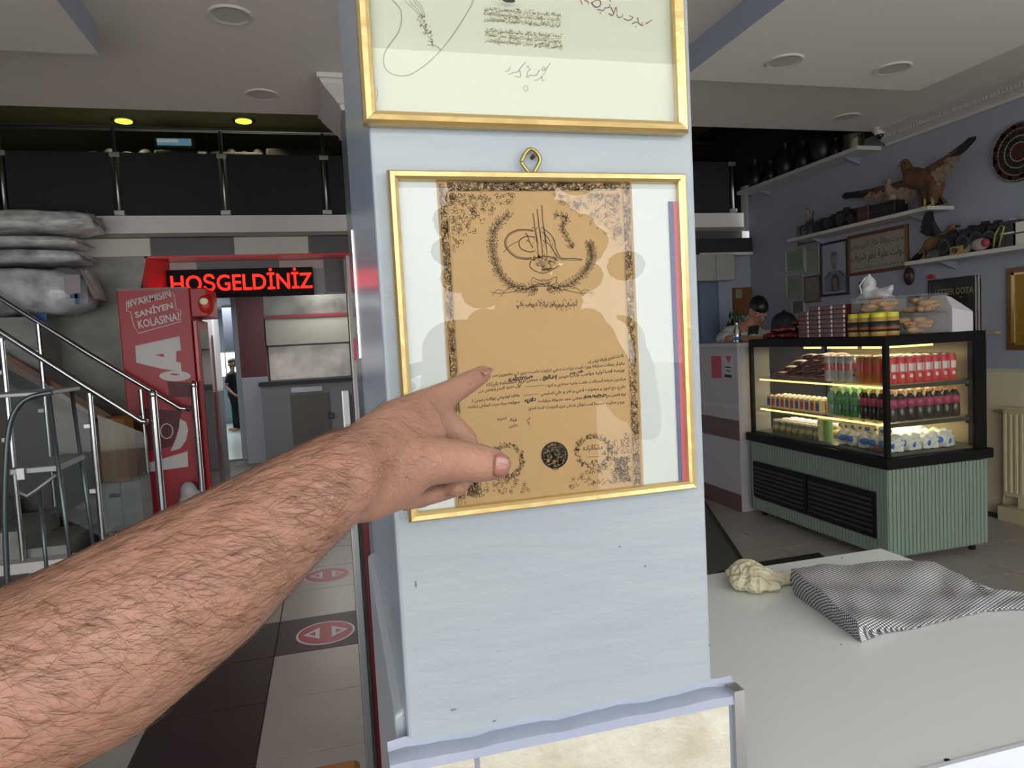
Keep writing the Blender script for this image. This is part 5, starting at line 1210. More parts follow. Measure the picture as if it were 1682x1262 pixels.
def spread(proto, spots, labels=None, rots=None):
    xs_ = sorted({round(s_[0], 3) for s_ in spots}); ys_ = sorted({round(s_[1], 3) for s_ in spots}); zs_ = sorted({round(s_[2], 3) for s_ in spots}); base = proto['label']
    for i, s_ in enumerate(spots):
        if i == 0: proto.location = s_; o = proto
        else: o = copy_tree(proto, s_)
        o['label'] = base + ', ' + ORD[xs_.index(round(s_[0], 3))] + ' from front glass, row ' + ORD[ys_.index(round(s_[1], 3))] + ' from side glass' + (', layer ' + ORD[zs_.index(round(s_[2], 3))] if len(zs_) > 1 else '')
        if rots: o.rotation_euler = (0, 0, rots(i))
# soda cans (top shelf)
def can(lab, m, m2, grp):
    t = thing('soda_can', lab, 'can', (0, 0, 0), grp)
    MB().lathe([(.026, 0), (.032, .008), (.032, .150), (.026, .160)], (0, 0, 0), 18).obj('body', m, t, smooth=45)
    MB().lathe([(.0262, .159), (.027, .165), (.024, .165), (.022, .162), (0, .162)], (0, 0, 0), 18).obj('lid', M_brush, t, smooth=45)
    k = MB(); R_ = .0324
    for a0, a1, z0, z1 in ((-2.2, -1.2, .075, .12), (-2.0, -1.4, .035, .055), (2.6, 3.8, .07, .12)):
        n = 6; vs = [(R_ * math.cos(a0 + (a1 - a0) * i / n), R_ * math.sin(a0 + (a1 - a0) * i / n), z) for z in (z0, z1) for i in range(n + 1)]
        k.add(vs, [(i, i + 1, n + 2 + i, n + 1 + i) for i in range(n)])
    k.obj('print', m2, t); return t
M_canr = mat('can_red', 'd03a40', .35); M_cansv = mat('can_silver', 'a9a8a4', .35, .3); M_cano = mat('can_orange', 'b0601c', .35); M_prw = mat('print_white', 'd8d2cc', .5)
sp_ = [(X0 + .10 + .064 * c_, Y0 + .07 + .066 * r_, SZ[2]) for r_ in range(5) for c_ in range(8) if X0 + .10 + .064 * c_ < X1 - .12]
red = [p for p in sp_ if p[0] > X0 + .28 or p[1] < Y0 + .10]
spread(can('red soda can', M_canr, M_prw, 'red soda cans in the display case'), red)
spread(can('orange-brown soda can', M_cano, M_canr, 'orange soda cans in the display case'), [(X0 + .10 + .064 * c_, Y0 + .17 + .066 * r_, SZ[2]) for r_ in range(3) for c_ in range(3)])
spread(can('silver soda can', M_cansv, M_canr, 'silver soda cans in the display case'), [(X0 + .10 + .064 * c_, Y0 + .40 + .066 * r_, SZ[2]) for r_ in range(4) for c_ in range(3)])
# dark red vacuum packs heaped at the far end of the top shelf
M_sau = mat('dark_red_pack', '4e1a18', .3, bump=(20, .5)); 
def pack(lab, grp, m=M_sau, sx=.07, sy=.045, sz=.022):
    t = thing('meat_pack', lab, 'food pack', (0, 0, 0), grp); k = MB(); k.ell((0, 0, sz), sx, sy, sz); k.box(-sx * .8, sx * .8, -sy * .7, sy * .7, .004, sz * 1.5); organic(k, 'body', m, t, .007, 2)
    k = MB(); k.box(-sx * 1.12, -sx * .9, -sy * .6, sy * .6, sz * .8, sz * .9); k.box(sx * .9, sx * 1.12, -sy * .6, sy * .6, sz * .8, sz * .9); k.obj('seam', mat('pack_seam', '6a2c28', .3), t); return t
hp = []
for lv in range(4):
    for i in range(5 - lv): hp.append((X0 + .16, Y0 + .75 + .11 * i + .0 * lv, SZ[2] + .044 * lv)); hp.append((X0 + .32, Y0 + .75 + .11 * i, SZ[2] + .044 * lv))
spread(pack('dark red food pack', 'dark red packs in the display case'), hp)
# bottles (middle shelf)
def bottle(lab, body, cap, label_m, grp, h=.20, r_=.031):
    t = thing('drink_bottle', lab, 'bottle', (0, 0, 0), grp)
    MB().lathe([(r_ * .85, 0), (r_, .012), (r_, h * .34), (r_ * .92, h * .42), (r_, h * .48), (r_, h * .72), (r_ * .75, h * .82), (r_ * .40, h * .90), (r_ * .38, h * .93)], (0, 0, 0), 16).obj('body', body, t, smooth=50)
    MB().lathe([(r_ * .44, h * .91), (r_ * .44, h), (0, h)], (0, 0, 0), 12).obj('cap', cap, t, smooth=50)
    MB().lathe([(r_ * 1.02, h * .46), (r_ * 1.02, h * .73)], (0, 0, 0), 16).obj('wrap', label_m, t, smooth=True); return t
M_cola = mat('dark_cola', '1d0f12', .15); M_mag = mat('magenta_wrap', 'a0345e', .4); M_ocap = mat('orange_cap', 'd08a48', .4)
spread(bottle('magenta-wrapped dark soda bottle', M_cola, M_ocap, M_mag, 'cola bottles in the display case', .185), [(X0 + .10 + .068 * c_, Y0 + .07 + .07 * r_, SZ[1]) for r_ in range(4) for c_ in range(8) if c_ < 8 and X0 + .10 + .068 * c_ < X1 - .12])
spread(bottle('green soda bottle', mat('green_bottle', '2c6a34', .15), mat('green_cap', '7fc45c', .4), mat('green_wrap', '3c8a3c', .4), 'green bottles in the display case', .18), [(X0 + .10 + .068 * c_, Y0 + .37 + .07 * r_, SZ[1]) for r_ in range(4) for c_ in range(4)])
# small cartons (middle shelf far end) and jars (bottom far end)
def carton(lab, grp, m, m2, w=.05, d=.04, h=.085):
    t = thing('juice_carton', lab, 'carton', (0, 0, 0), grp); B(-w / 2, w / 2, -d / 2, d / 2, 0, h).obj('body', m, t, bevel=.002)
    B(-w / 2 - .0008, -w / 2, -d / 2 + .004, d / 2 - .004, h * .15, h * .8).obj('print', m2, t); B(-w / 4, w / 4, -d / 4, d / 4, h, h + .008).obj('cap', M_prw, t); return t
M_cbx = mat('cream_carton', 'd8b88c', .5); M_bl = mat('blue_print', '32509c', .5); M_rd = mat('red_print', 'a8483c', .5)
spots = [(X0 + .10 + .06 * c_, Y0 + .70 + .055 * r_, SZ[1]) for r_ in range(11) for c_ in range(3)]
spread(carton('small blue-fronted drink carton', 'small cartons in the display case', M_cbx, M_bl), spots[::2]); spread(carton('small red-fronted drink carton', 'red-fronted small cartons in the display case', M_cbx, M_rd), spots[1::2])
def jar(lab, grp, m, r_=.034, h=.10, lid=None):
    t = thing('jar', lab, 'jar', (0, 0, 0), grp); MB().lathe([(r_ * .9, 0), (r_, .008), (r_, h * .8), (r_ * .8, h * .88)], (0, 0, 0), 18).obj('body', m, t, smooth=50)
    MB().lathe([(r_ * .88, h * .86), (r_ * .88, h), (0, h)], (0, 0, 0), 18).obj('lid', lid or M_prw, t, smooth=50)
    MB().lathe([(r_ * 1.02, h * .25), (r_ * 1.02, h * .6)], (0, 0, 0), 18).obj('wrap', mat('pale_wrap', 'b0a070', .5), t, smooth=True); return t
spread(jar('olive-coloured jar', 'olive jars in the display case', mat('olive_jar', '6e6a34', .3)), [(X0 + .09 + .075 * c_, Y0 + .72 + .075 * r_, SZ[0]) for r_ in range(7) for c_ in range(3)])
for i, (y, lb) in enumerate(((Y0 + .60, 'tall pale green cup stack on the bottom shelf of the case'), (Y0 + .665, 'tall cream cup stack on the bottom shelf of the case'))):
    t = thing('cup_stack', lb, 'cups', (X0 + .08, y, SZ[0]), 'cup stacks in the display case')
    for k in range(5): MB().lathe([(.022, .025 * k), (.030, .025 * k + .05), (.031, .025 * k + .052)], (X0 + .08, y, SZ[0]), 16).obj('cup', mat('green_cup', '86b058', .5) if i == 0 else mat('cream_cup', 'd8d090', .5), t, smooth=60)
# milk bags on the bottom shelf
def bag(lab, grp, m, m2):
    t = thing('milk_bag', lab, 'bag', (0, 0, 0), grp); k = MB(); k.ell((0, 0, .050), .072, .050, .048); k.box(-.05, .05, -.042, .042, .004, .07); k.ell((.03, 0, .085), .035, .04, .028); k.ell((-.03, .01, .075), .03, .035, .035)
    o = organic(k, 'body', m, t, .007, 2)
    for v in o.data.vertices: v.co += v.normal * .004 * math.sin(v.co.x * 120) * math.sin(v.co.z * 140 + v.co.y * 90)
    k = MB(); k.ell((-.012, 0, .045), .022, .0535, .043); k.ell((.045, 0, .055), .012, .044, .036); k.ell((-.058, 0, .05), .018, .03, .022); k.obj('print', m2, t, smooth=True); return t
M_mb = mat('white_milk_bag', 'cfd0c8', .35, bump=(25, .5)); M_mbl = mat('milk_blue', '2f62b0', .4)
spots = [(X0 + .12 + .13 * c_, Y0 + .09 + .095 * r_, SZ[0]) for r_ in range(5) for c_ in range(4)]
spread(bag('white and blue milk bag', 'milk bags in the display case', M_mb, M_mbl), spots, None, lambda i: (i * 1.3) % .8 - .4)
spread(bag('cream milk bag', 'upper bags in the display case', mat('cream_milk_bag', 'c8bc96', .35, bump=(25, .5)), M_mbl), [(X0 + .14, Y0 + .16, SZ[0] + .095), (X0 + .14, Y0 + .27, SZ[0] + .095), (X0 + .14, Y0 + .38, SZ[0] + .095), (X0 + .14, Y0 + .49, SZ[0] + .095)], None, lambda i: .5 - i * .4)
for o in [o for o in COL.objects if o.get('group') == 'upper bags in the display case']: o.scale = (.72, .72, .60)
o = pack('dark red pack leaning at the front corner of the bottom shelf in the case', None, sx=.06); o.location = (X0 + .055, Y0 + .12, SZ[0] + .0); o.rotation_euler = (0, 0, 1.3)
# ---- things on top of the case
TZ_ = 1.3855
M_db = mat('date_box', '5a2020', .3, bump=(10, .2)); M_dbl = mat('date_box_side', '3e1818', .35)
def dbox(lab, grp, w=.14, d=.11, h=.030):
    t = thing('sweet_box', lab, 'box', (0, 0, 0), grp); B(-w / 2, w / 2, -d / 2, d / 2, 0, h * .86).obj('tray', M_db, t, bevel=.003); B(-w / 2 - .002, w / 2 + .002, -d / 2 - .002, d / 2 + .002, h * .80, h * .97).obj('lid', M_dbl, t)
    B(-w / 2 - .004, -w / 2, -d * .5, -d * .38, h * .15, h * .85).obj('white_tag', M_prw, t); return t
stk = ['nearest the yellow-lidded jars', 'second from the jars', 'third from the jars', 'farthest from the jars']
for c_ in range(4):
    n_ = (7, 7, 7, 6)[c_]
    d0 = dbox('', 'stacked dark red sweet boxes'); y_ = Y0 + .415 + .116 * c_
    for k in range(n_):
        o = d0 if k == 0 else copy_tree(d0, (0, 0, 0)); o.location = (X0 + .10, y_, TZ_ + .0302 * k)
        o['label'] = 'dark red sweet box, ' + (ORD[k] + ' from bottom' if 0 < k < n_ - 1 else ('bottom one' if k == 0 else 'topmost one')) + ' in the stack ' + stk[c_]
sp_ = [(X0 + .27, Y0 + .53 + .116 * c_, TZ_ + .0302 * k) for c_ in range(3) for k in range(7)]
spread(dbox('rear dark red sweet box', 'rear stacked dark red sweet boxes'), sp_)
# low dark red packs at the far end of the top
PK = mat('red_pack', '6e2020', .25, bump=(18, .5))
for (x, y, z, r_, lb) in ((X0 + .10, Y0 + .98, TZ_, .2, 'dark red food pack beside the last stack of sweet boxes on the case top'), (X0 + .11, Y0 + 1.10, TZ_, -.3, 'dark red food pack in the middle of the low heap on the case top'), (X0 + .10, Y0 + 1.24, TZ_, .1, 'dark red food pack at the far end of the case top next to the counter'),
    (X0 + .12, Y0 + 1.04, TZ_ + .046, .5, 'dark red food pack lying on two others beside the black bundle'), (X0 + .12, Y0 + 1.17, TZ_ + .044, -.2, 'dark red food pack lying on two others at the far end of the case top'), (X0 + .13, Y0 + .92, TZ_ + .088, .1, 'glossy dark red pack highest in the heap in front of the black bundle')):
    o = pack(lb, 'dark red packs on top of the display case', PK); o.location = (x, y, z); o.rotation_euler = (0, 0, 1.57 + r_)
q_ = hit(1288, 530, 'x', X0 + .30); t = thing('black_bundle', 'rounded black bundle behind the dark red packs on top of the display case', 'bag', (X0 + .30, q_.y, TZ_)); k = MB()
k.ell((X0 + .30, q_.y, TZ_ + .105), .10, .10, .10); k.ell((X0 + .30, q_.y, TZ_ + .05), .11, .11, .052); organic(k, 'body', mat('black_bag', '0c0c0e', .6), t, .01, 3); k = MB(); k.tube([(X0 + .30, q_.y - .02, TZ_ + .20), (X0 + .30, q_.y, TZ_ + .212), (X0 + .30, q_.y + .02, TZ_ + .20)], .006, 8); k.obj('knot', M_bmatte, t)
# jars with yellow lids
M_hn = mat('tan_jar', 'b08f50', .3); M_yl = mat('yellow_lid', 'd6cf3a', .4); M_lab = mat('dark_label', '2a2624', .5)
jt = thing('spread_jar', '', 'jar', (0, 0, 0), 'jars with yellow lids')
MB().lathe([(.041, 0), (.045, .008), (.045, .105), (.038, .118)], (0, 0, 0), 20).obj('body', M_hn, jt, smooth=50); MB().lathe([(.042, .115), (.042, .140), (.039, .143), (0, .143)], (0, 0, 0), 20).obj('lid', M_yl, jt, smooth=50)
MB().lathe([(.0455, .028), (.0455, .090)], (0, 0, 0), 20).obj('label_band', M_lab, jt, smooth=True); k = MB(); k.lathe([(.0458, .040), (.0458, .058)], (0, 0, 0), 20); k.obj('label_print', mat('label_brown', '8a5a34', .5), jt, smooth=True)
for i in range(3):
    o = jt if i == 0 else copy_tree(jt, (0, 0, 0)); o.location = (X0 + .055, Y0 + .30 - .095 * i, TZ_)
    o['label'] = 'tan jar with a yellow lid and dark label, ' + ('nearest the sweet boxes', 'middle one of the front three', 'nearest the corner of the case')[i]
    o = copy_tree(jt, (X0 + .150, Y0 + .30 - .095 * i, TZ_)); o['label'] = 'yellow-lidded tan jar in the back row, ' + ('nearest the sweet boxes', 'middle one', 'nearest the case corner')[i]
# clear food boxes with pastry
M_clr = glass('clear_plastic', (.93, .93, .91), .10, (.75, .75, .72), 1.4, .05); M_pas = mat('pastry', 'c9a06a', .7, bump=(30, .5), var=(9, 'b08250', .25))
def pbox(lab, loc, w=.20, d=.18, h=.085):
    t = thing('pastry_box', lab, 'food box', loc, 'clear pastry boxes'); x, y, z = loc
    B(x - w / 2, x + w / 2, y - d / 2, y + d / 2, z + .002, z + h * .9).obj('tub', M_clr, t, bevel=.006); B(x - w / 2 - .004, x + w / 2 + .004, y - d / 2 - .004, y + d / 2 + .004, z + h * .9, z + h).obj('lid', M_clr, t, bevel=.003)
    rr = random.Random(int(z * 1000 + x * 77))
    for k in range(14):
        g = MB(); px_, py_ = x + rr.uniform(-.30, .30) * w, y + rr.uniform(-.26, .26) * d; g.ell((px_, py_, z + .025 + (h - .04) * (k // 4) / 4), .048, .022, .019, M=Matrix.Rotation(rr.uniform(0, 3.1), 3, 'Z')); g.obj('pastry', M_pas, t, smooth=True)
pbox('clear pastry box on the case top between the jars and the paper bag', (X0 + .345, Y0 + .12, TZ_), .24, .20, .125)
pbox('clear box of pastries stacked on another one beside the white paper bag', (X0 + .40, Y0 + .13, TZ_ + .127), .20, .18, .115)
pbox('clear box of pastries lying on the yellow-lidded jars under the carrier bag', (X0 + .14, Y0 + .20, TZ_ + .1445), .20, .24, .095)
# white carrier bag
cbg = thing('plastic_carrier_bag', 'knotted white plastic carrier bag behind the pastry boxes and jars', 'bag', (X0 + .32, Y0 + .42, TZ_))
k = MB(); bx, by, bz = X0 + .32, Y0 + .42, TZ_
k.ell((bx, by, bz + .10), .09, .14, .10); k.ell((bx, by, bz + .20), .10, .15, .09); caps(k, V(bx, by + .05, bz + .25), V(bx - .01, by + .04, bz + .40), .075, .014); caps(k, V(bx, by - .05, bz + .25), V(bx, by - .13, bz + .30), .05, .02)
o = organic(k, 'bag_body', mat('white_carrier', 'd4d4d9', .35, bump=(20, .8)), cbg, .010, 3)
for v in o.data.vertices: v.co += v.normal * .008 * math.sin(v.co.y * 60 + 3 * math.sin(v.co.z * 40)) * math.sin(v.co.x * 50 + v.co.z * 30)
k = MB(); k.tube([(bx - .03, by + .05, bz + .385), (bx - .06, by + .07, bz + .33), (bx - .08, by + .03, bz + .28)], .006, 6); k.obj('handle', MATS['white_carrier'], cbg, smooth=True)
# white paper bag
x0_, x1_, y0_, y1_ = X0 + .515, X0 + .675, Y0 + .02, Y0 + .24
wb_ = thing('white_paper_bag', 'folded white paper bag at the wall end of the case top', 'bag', (x0_, y0_, TZ_))
k = MB(); k.hexa([(x0_, y0_, TZ_ + .001), (x1_, y0_, TZ_ + .001), (x1_, y1_, TZ_ + .001), (x0_, y1_, TZ_ + .001)], [(x0_, y0_, TZ_ + .15), (x1_, y0_, TZ_ + .12), (x1_, y1_, TZ_ + .13), (x0_, y1_, TZ_ + .18)])
k.obj('body', mat('white_paper_bag', 'cbc8d2', .6), wb_, bevel=.003)
k = MB(); k.hexa([(x0_, y0_, TZ_ + .15), (x1_, y0_, TZ_ + .12), (x1_, y1_, TZ_ + .13), (x0_, y1_, TZ_ + .18)], [(x0_ + .02, y0_ + .07, TZ_ + .23), (x0_ + .07, y0_ + .07, TZ_ + .215), (x0_ + .07, y1_ - .06, TZ_ + .215), (x0_ + .02, y1_ - .06, TZ_ + .235)])
k.obj('folded_top', MATS['white_paper_bag'], wb_)
# ---- service counter
CX = 3.13
sc = thing('service_counter', 'white service counter with brown bands beyond the display case', 'counter', (3.4, 5.3, 0))
B(CX, 3.42, 4.86, 5.62, 0, 1.33).obj('body', mat('counter_white', '9d9aa0', .4), sc, bevel=.003); B(CX - .02, 3.56, 4.82, 5.66, 1.33, 1.36).obj('worktop', mat('counter_top', 'a9a8ac', .35), sc, bevel=.004)
M_cbr = mat('counter_brown_band', '5a4140', .4)
B(CX - .006, CX, 4.86, 5.62, .86 - .02, .86).obj('ledge', mat('counter_ledge', 'a9a6aa', .4), sc); B(CX - .008, CX, 4.86, 5.62, .58, .74).obj('band', M_cbr, sc); B(CX - .008, CX, 4.86, 5.62, .0, .14).obj('band', M_cbr, sc)
B(CX - .01, CX + .05, 5.622, 5.68, 0, 1.33).obj('end_post', mat('end_post_brown', '4a3a3c', .5), sc)
def cpt(px, py): return hit(px, py, 'x', CX - .004)
a = cpt(1168, 585); b = cpt(1185, 622); B(CX - .004, CX, b.y, a.y, b.z, a.z).obj('red_poster', mat('poster_red', 'a0404a', .5), sc)
a = cpt(1189, 584); b = cpt(1203, 622); B(CX - .003, CX, b.y, a.y, b.z, a.z).obj('white_poster', mat('poster_white', 'a8a8ac', .5), sc)
I = Ink('x', CX - .005, (-1, 0, 0)); I.fill([(1191, 585), (1202, 585), (1197, 597)]); I.obj('red_emblem', mat('poster_red', '', 0), sc)
I = Ink('x', CX - .005, (-1, 0, 0)); I.fill([(1190, 615), (1202, 616), (1202, 621), (1190, 620)]); I.stroke([(1191, 603), (1201, 604)], .01); I.stroke([(1192, 609), (1200, 610)], .008); I.obj('black_print', M_bmatte, sc)
q_ = hit(1211, 560, 'x', 3.2)
t = thing('steel_flask', 'small shiny bottle standing on the counter in front of the young man', 'bottle', (3.2, q_.y, 1.36)); MB().lathe([(.03, 0), (.032, .01), (.032, .10), (.014, .13), (.014, .16), (0, .165)], (3.2, q_.y, 1.36), 18).obj('body', M_chrome, t, smooth=50)
MB().lathe([(.033, .02), (.033, .05)], (3.2, q_.y, 1.36), 18).obj('blue_band', mat('flask_blue', '3a6a8c', .3), t, smooth=True)
t = thing('potted_plant', 'small green plant behind the counter beside the corkboard', 'plant', (3.95, 6.6, 0)); q_ = hit(1207, 528, 'y', 6.7)
MB().lathe([(.06, 0), (.09, .16), (.09, .17)], (q_.x, 6.7, q_.z - .25), 16).obj('pot', M_brown, t, smooth=50)
for k in range(26):
    a_ = random.uniform(0, 6.3); r_ = random.uniform(.03, .14); h_ = random.uniform(-.05, .10); c_ = V(q_.x + r_ * math.cos(a_), 6.7 + r_ * math.sin(a_), q_.z + h_); s_ = MB()
    s_.poly([c_ + V(0, 0, .04), c_ + V(.02, .01, 0), c_ + V(0, 0, -.05), c_ + V(-.02, -.01, 0)]); s_.obj('leaf', mat('leaf_green', '3c5a20', .5), t)
MB().cyl((q_.x, 6.7, q_.z - .1), (q_.x, 6.7, q_.z + .02), .008, n=6).obj('stem', M_brown, t)
B(q_.x - .15, q_.x + .15, 6.55, 6.85, 0, q_.z - .25).obj('plant_stand', mat('stand_blue', '5a6478', .5), t, label='blue-grey cabinet under the plant')
# back corner behind the counter: blue door, white cabinet, corkboard
bd = struct(B(hit(1142, 500, 'y', 7.04).x, hit(1180, 500, 'y', 7.04).x, 7.03, 7.06, 0, 2.06), 'door_2', mat('blue_door', '5c6e88', .5))
B(hit(1142, 500, 'y', 7.04).x + .05, hit(1180, 500, 'y', 7.04).x - .03, 7.02, 7.03, .05, 2.0).obj('door_panel', mat('blue_door_panel', '667890', .5), bd)
t = thing('wall_cabinet', 'white wall cabinet high in the corner beyond the counter', 'cabinet', (4.2, 7.1, 2.0)); a = hit(1143, 418, 'y', 6.85); b = hit(1207, 460, 'y', 6.85)
B(a.x, b.x, 6.85, 7.055, b.z, a.z).obj('body', mat('cabinet_white', 'a5a4a0', .5), t, bevel=.004); B((a.x + b.x) / 2 + .003, b.x - .01, 6.84, 6.85, b.z + .01, a.z - .01).obj('door', mat('cabinet_white', '', 0), t); B(a.x + .01, (a.x + b.x) / 2 - .003, 6.84, 6.85, b.z + .01, a.z - .01).obj('door', mat('cabinet_white', '', 0), t)
t = thing('dark_cabinet', 'dark glass-fronted cabinet under the mezzanine edge in the corner', 'cabinet', (4.2, 7.1, 2.3)); a = hit(1148, 392, 'y', 6.9); b = hit(1236, 414, 'y', 6.9)
B(a.x, min(b.x, 4.745), 6.9, 7.055, b.z, a.z).obj('body', mat('dark_panel', '2c2c2e', .4), t); B(a.x, min(b.x, 4.745), 6.89, 6.9, b.z - .03, b.z).obj('edge', M_white, t)
t = thing('corkboard', 'brown corkboard on the back wall behind the young man', 'board', (4.6, 7.2, 1.7)); a = hit(1204, 473, 'y', 7.04); b = hit(1236, 518, 'y', 7.04)
B(a.x, b.x, 7.03, 7.0585, b.z, a.z).obj('board', mat('cork', '6a4624', .8, bump=(60, .3)), t); B(a.x + .02, a.x + .1, 7.02, 7.03, a.z - .12, a.z - .02).obj('note', mat('pinned_note', '7c8064', .6), t)

# ============================================================ RIGHT WALL: SHELVES, FRAMES, BIRDS, ORNAMENTS
WX = 4.75
M_shelf = mat('white_shelf', 'c3c1bd', .4); 
def wp(px, py, x=WX): return hit(px, py, 'x', x)
def shelf(lab, y0, y1, z, d=.25, th=.03):
    t = thing('wall_shelf', lab, 'shelf', (WX - d / 2, (y0 + y1) / 2, z), 'white wall shelves'); B(WX - d, WX, y0, y1, z - th, z).obj('board', M_shelf, t, bevel=.002)
    for y in (y0 + .25, y1 - .25): MB().prism([(WX, y, z - th), (WX - d * .7, y, z - th), (WX, y, z - th - .06)], (0, .02, 0)).obj('bracket', mat('shelf_bracket', '8a90a4', .5), t)
    return t
s1 = shelf('white wall shelf under the mounted eagle', 4.37, 6.05, 2.335); s2 = shelf('white wall shelf with black cameras, cut by the right edge', 2.6, 4.60, 1.935); s3 = shelf('high white shelf with dark jugs below the ceiling', 5.08, 6.9, 2.985, .25, .035)
def place(px, sh_x, z): q_ = hit(px[0], px[1], 'x', sh_x); return V(sh_x, q_.y, z)
# frames
def wframe(lab, box, rail_m, w=.02, art=None, art_m=None, cat='picture frame', name='wall_frame', dpt=.02, glassy=True, grp=None):
    x0, y0, x1, y1 = box; xf = WX - dpt; a = hit(x0, (y0 + y1) / 2, 'x', xf); b = hit(x1, (y0 + y1) / 2, 'x', xf); zt = hit((x0 + x1) / 2, y0, 'x', xf).z; zb = hit((x0 + x1) / 2, y1, 'x', xf).z
    ya, yb = b.y, a.y; t = thing(name, lab, cat, (WX, (ya + yb) / 2, zb), grp)
    B(WX - .008, WX, ya + .003, yb - .003, zb + .003, zt - .003).obj('sheet', art_m or M_paper, t)
    for (p, q_, r_, s_) in ((ya, yb, zb, zb + w), (ya, yb, zt - w, zt), (ya, ya + w, zb + w, zt - w), (yb - w, yb, zb + w, zt - w)): B(xf, WX, p, q_, r_, s_).obj('rail', rail_m, t, bevel=min(.004, w / 4))
    if glassy: B(WX - .012, WX - .010, ya + w * .9, yb - w * .9, zb + w * .9, zt - w * .9).obj('glass', M_wgl, t)
    return t, ya, yb, zb, zt
M_wgl = glass('wall_frame_glass', (.97, .97, .97), 0, (0, 0, 0), 1.45)
M_wood = mat('brown_wood_frame', '5e3a2c', .4); M_gold2 = mat('dull_gold_frame', '8a6c34', .4, .5); M_blf = mat('black_frame', '101013', .3); M_grn = mat('green_paper', '93a08c', .7); M_grn2 = mat('sage_paper', '7f9080', .7); M_ltf = mat('pale_frame', '9aa08f', .5)
# green certificates
for (box, lb, m) in (((1289, 409, 1320, 447), 'green certificate, upper left of the group of five left of the portrait', M_grn2), ((1321, 403, 1345, 448), 'pale green certificate beside the portrait, upper right of the group', M_grn),
                     ((1290, 451, 1319, 490), 'pale green certificate in the lower left of the group of five', M_grn), ((1320, 453, 1346, 497), 'brown-framed grey certificate beside the portrait, lower right of the group', mat('grey_paper', '7d7d74', .7)),
                     ((1299, 493, 1320, 517), 'small framed paper lowest on the wall, just above the sweet boxes', mat('tan_paper', '7a7468', .7)), ((1306, 366, 1342, 404), 'dim framed picture partly behind the upper shelf end', mat('mauve_paper', '6a6474', .6))):
    t, ya, yb, zb, zt = wframe(lb, box, M_ltf if 'brown' not in lb else M_wood, .015, None, m, grp=None)
    k = MB()
    for j in range(6): k.box(WX - .0092, WX - .008, ya + .04, yb - .04 - .03 * (j % 2), zt - .05 - j * (zt - zb - .09) / 6, zt - .047 - j * (zt - zb - .09) / 6)
    k.obj('printed_lines', mat('print_grey', '5a645a', .7), t)
# calligraphy panel
t, ya, yb, zb, zt = wframe('long calligraphy panel in a brown and gold frame above the case', (1391, 378, 1491, 448), M_wood, .03, None, mat('parchment', 'a89c88', .7))
B(WX - .024, WX - .019, ya, ya + .028, zb, zt).obj('gilt_edge', M_gold2, t)
k = MB()
for ln, (tx, f0, f1, h_) in enumerate((('حضرت مولانا جلال الدين رومي', .93, .12, .16), ('دولت علية نظر شريف', .8, .30, .20), ('بو مقام شريف اولان محل', .9, .1, .07))):
    vs, fs = text_mesh(arabic(tx), .01); x0_ = min(v.x for v in vs); x1_ = max(v.x for v in vs); y0_ = min(v.y for v in vs); y1_ = max(v.y for v in vs); base = zb + (zt - zb) * (.60, .30, .12)[ln]
    k.add([(WX - .0085, yb - .04 - (v.x - x0_) / (x1_ - x0_) * (yb - ya - .08), base + (v.y - y0_) / (y1_ - y0_) * h_ * (zt - zb) * 1.3) for v in vs], fs)
k.obj('calligraphy', mat('dark_brown_ink', '3a3230', .7), t)
# portrait
t, ya, yb, zb, zt = wframe('black-framed portrait of a bearded man above a smaller long-haired figure', (1347, 396, 1392, 486), M_blf, .022, None, mat('portrait_ground', 'a6a9b4', .6))
def flat(k, pts, dx): 
    k.poly([(WX - .008 - dx, yb - (yb - ya) * u, zb + (zt - zb) * v) for u, v in pts])
def oval(cx, cy, rx, ry, n=16): return [(cx + rx * math.cos(2 * math.pi * i / n), cy + ry * math.sin(2 * math.pi * i / n)) for i in range(n)]
k = MB(); flat(k, [(.12, .36), (.30, .46), (.70, .46), (.90, .36), (.90, .08), (.12, .08)], .0006); k.obj('print_coat', mat('portrait_blue', '6f7d92', .6), t)
k = MB(); flat(k, oval(.49, .66, .15, .155), .0010); flat(k, [(.40, .44), (.60, .44), (.58, .56), (.42, .56)], .0009); k.obj('print_face', mat('portrait_face', '8c8c90', .6), t)
k = MB(); flat(k, oval(.49, .765, .12, .05), .0013); flat(k, oval(.43, .69, .035, .012), .0014); flat(k, oval(.56, .69, .035, .012), .0014); flat(k, oval(.50, .585, .06, .014), .0014); flat(k, oval(.50, .53, .05, .02), .0014); flat(k, [(.15, .36), (.32, .46), (.38, .44), (.24, .34)], .0014); flat(k, [(.88, .36), (.70, .46), (.63, .44), (.78, .34)], .0014); k.obj('print_grey', mat('portrait_grey', '5c5c62', .6), t)
k = MB(); flat(k, oval(.52, .27, .15, .13), .0018); flat(k, [(.37, .08), (.68, .08), (.67, .28), (.37, .28)], .0019); k.obj('print_hair', mat('portrait_dark', '2a2124', .6), t)
k = MB(); flat(k, oval(.51, .25, .085, .085), .0023); flat(k, [(.46, .1), (.57, .1), (.56, .2), (.47, .2)], .0022); k.obj('print_small_face', mat('portrait_skin', '86645c', .6), t)
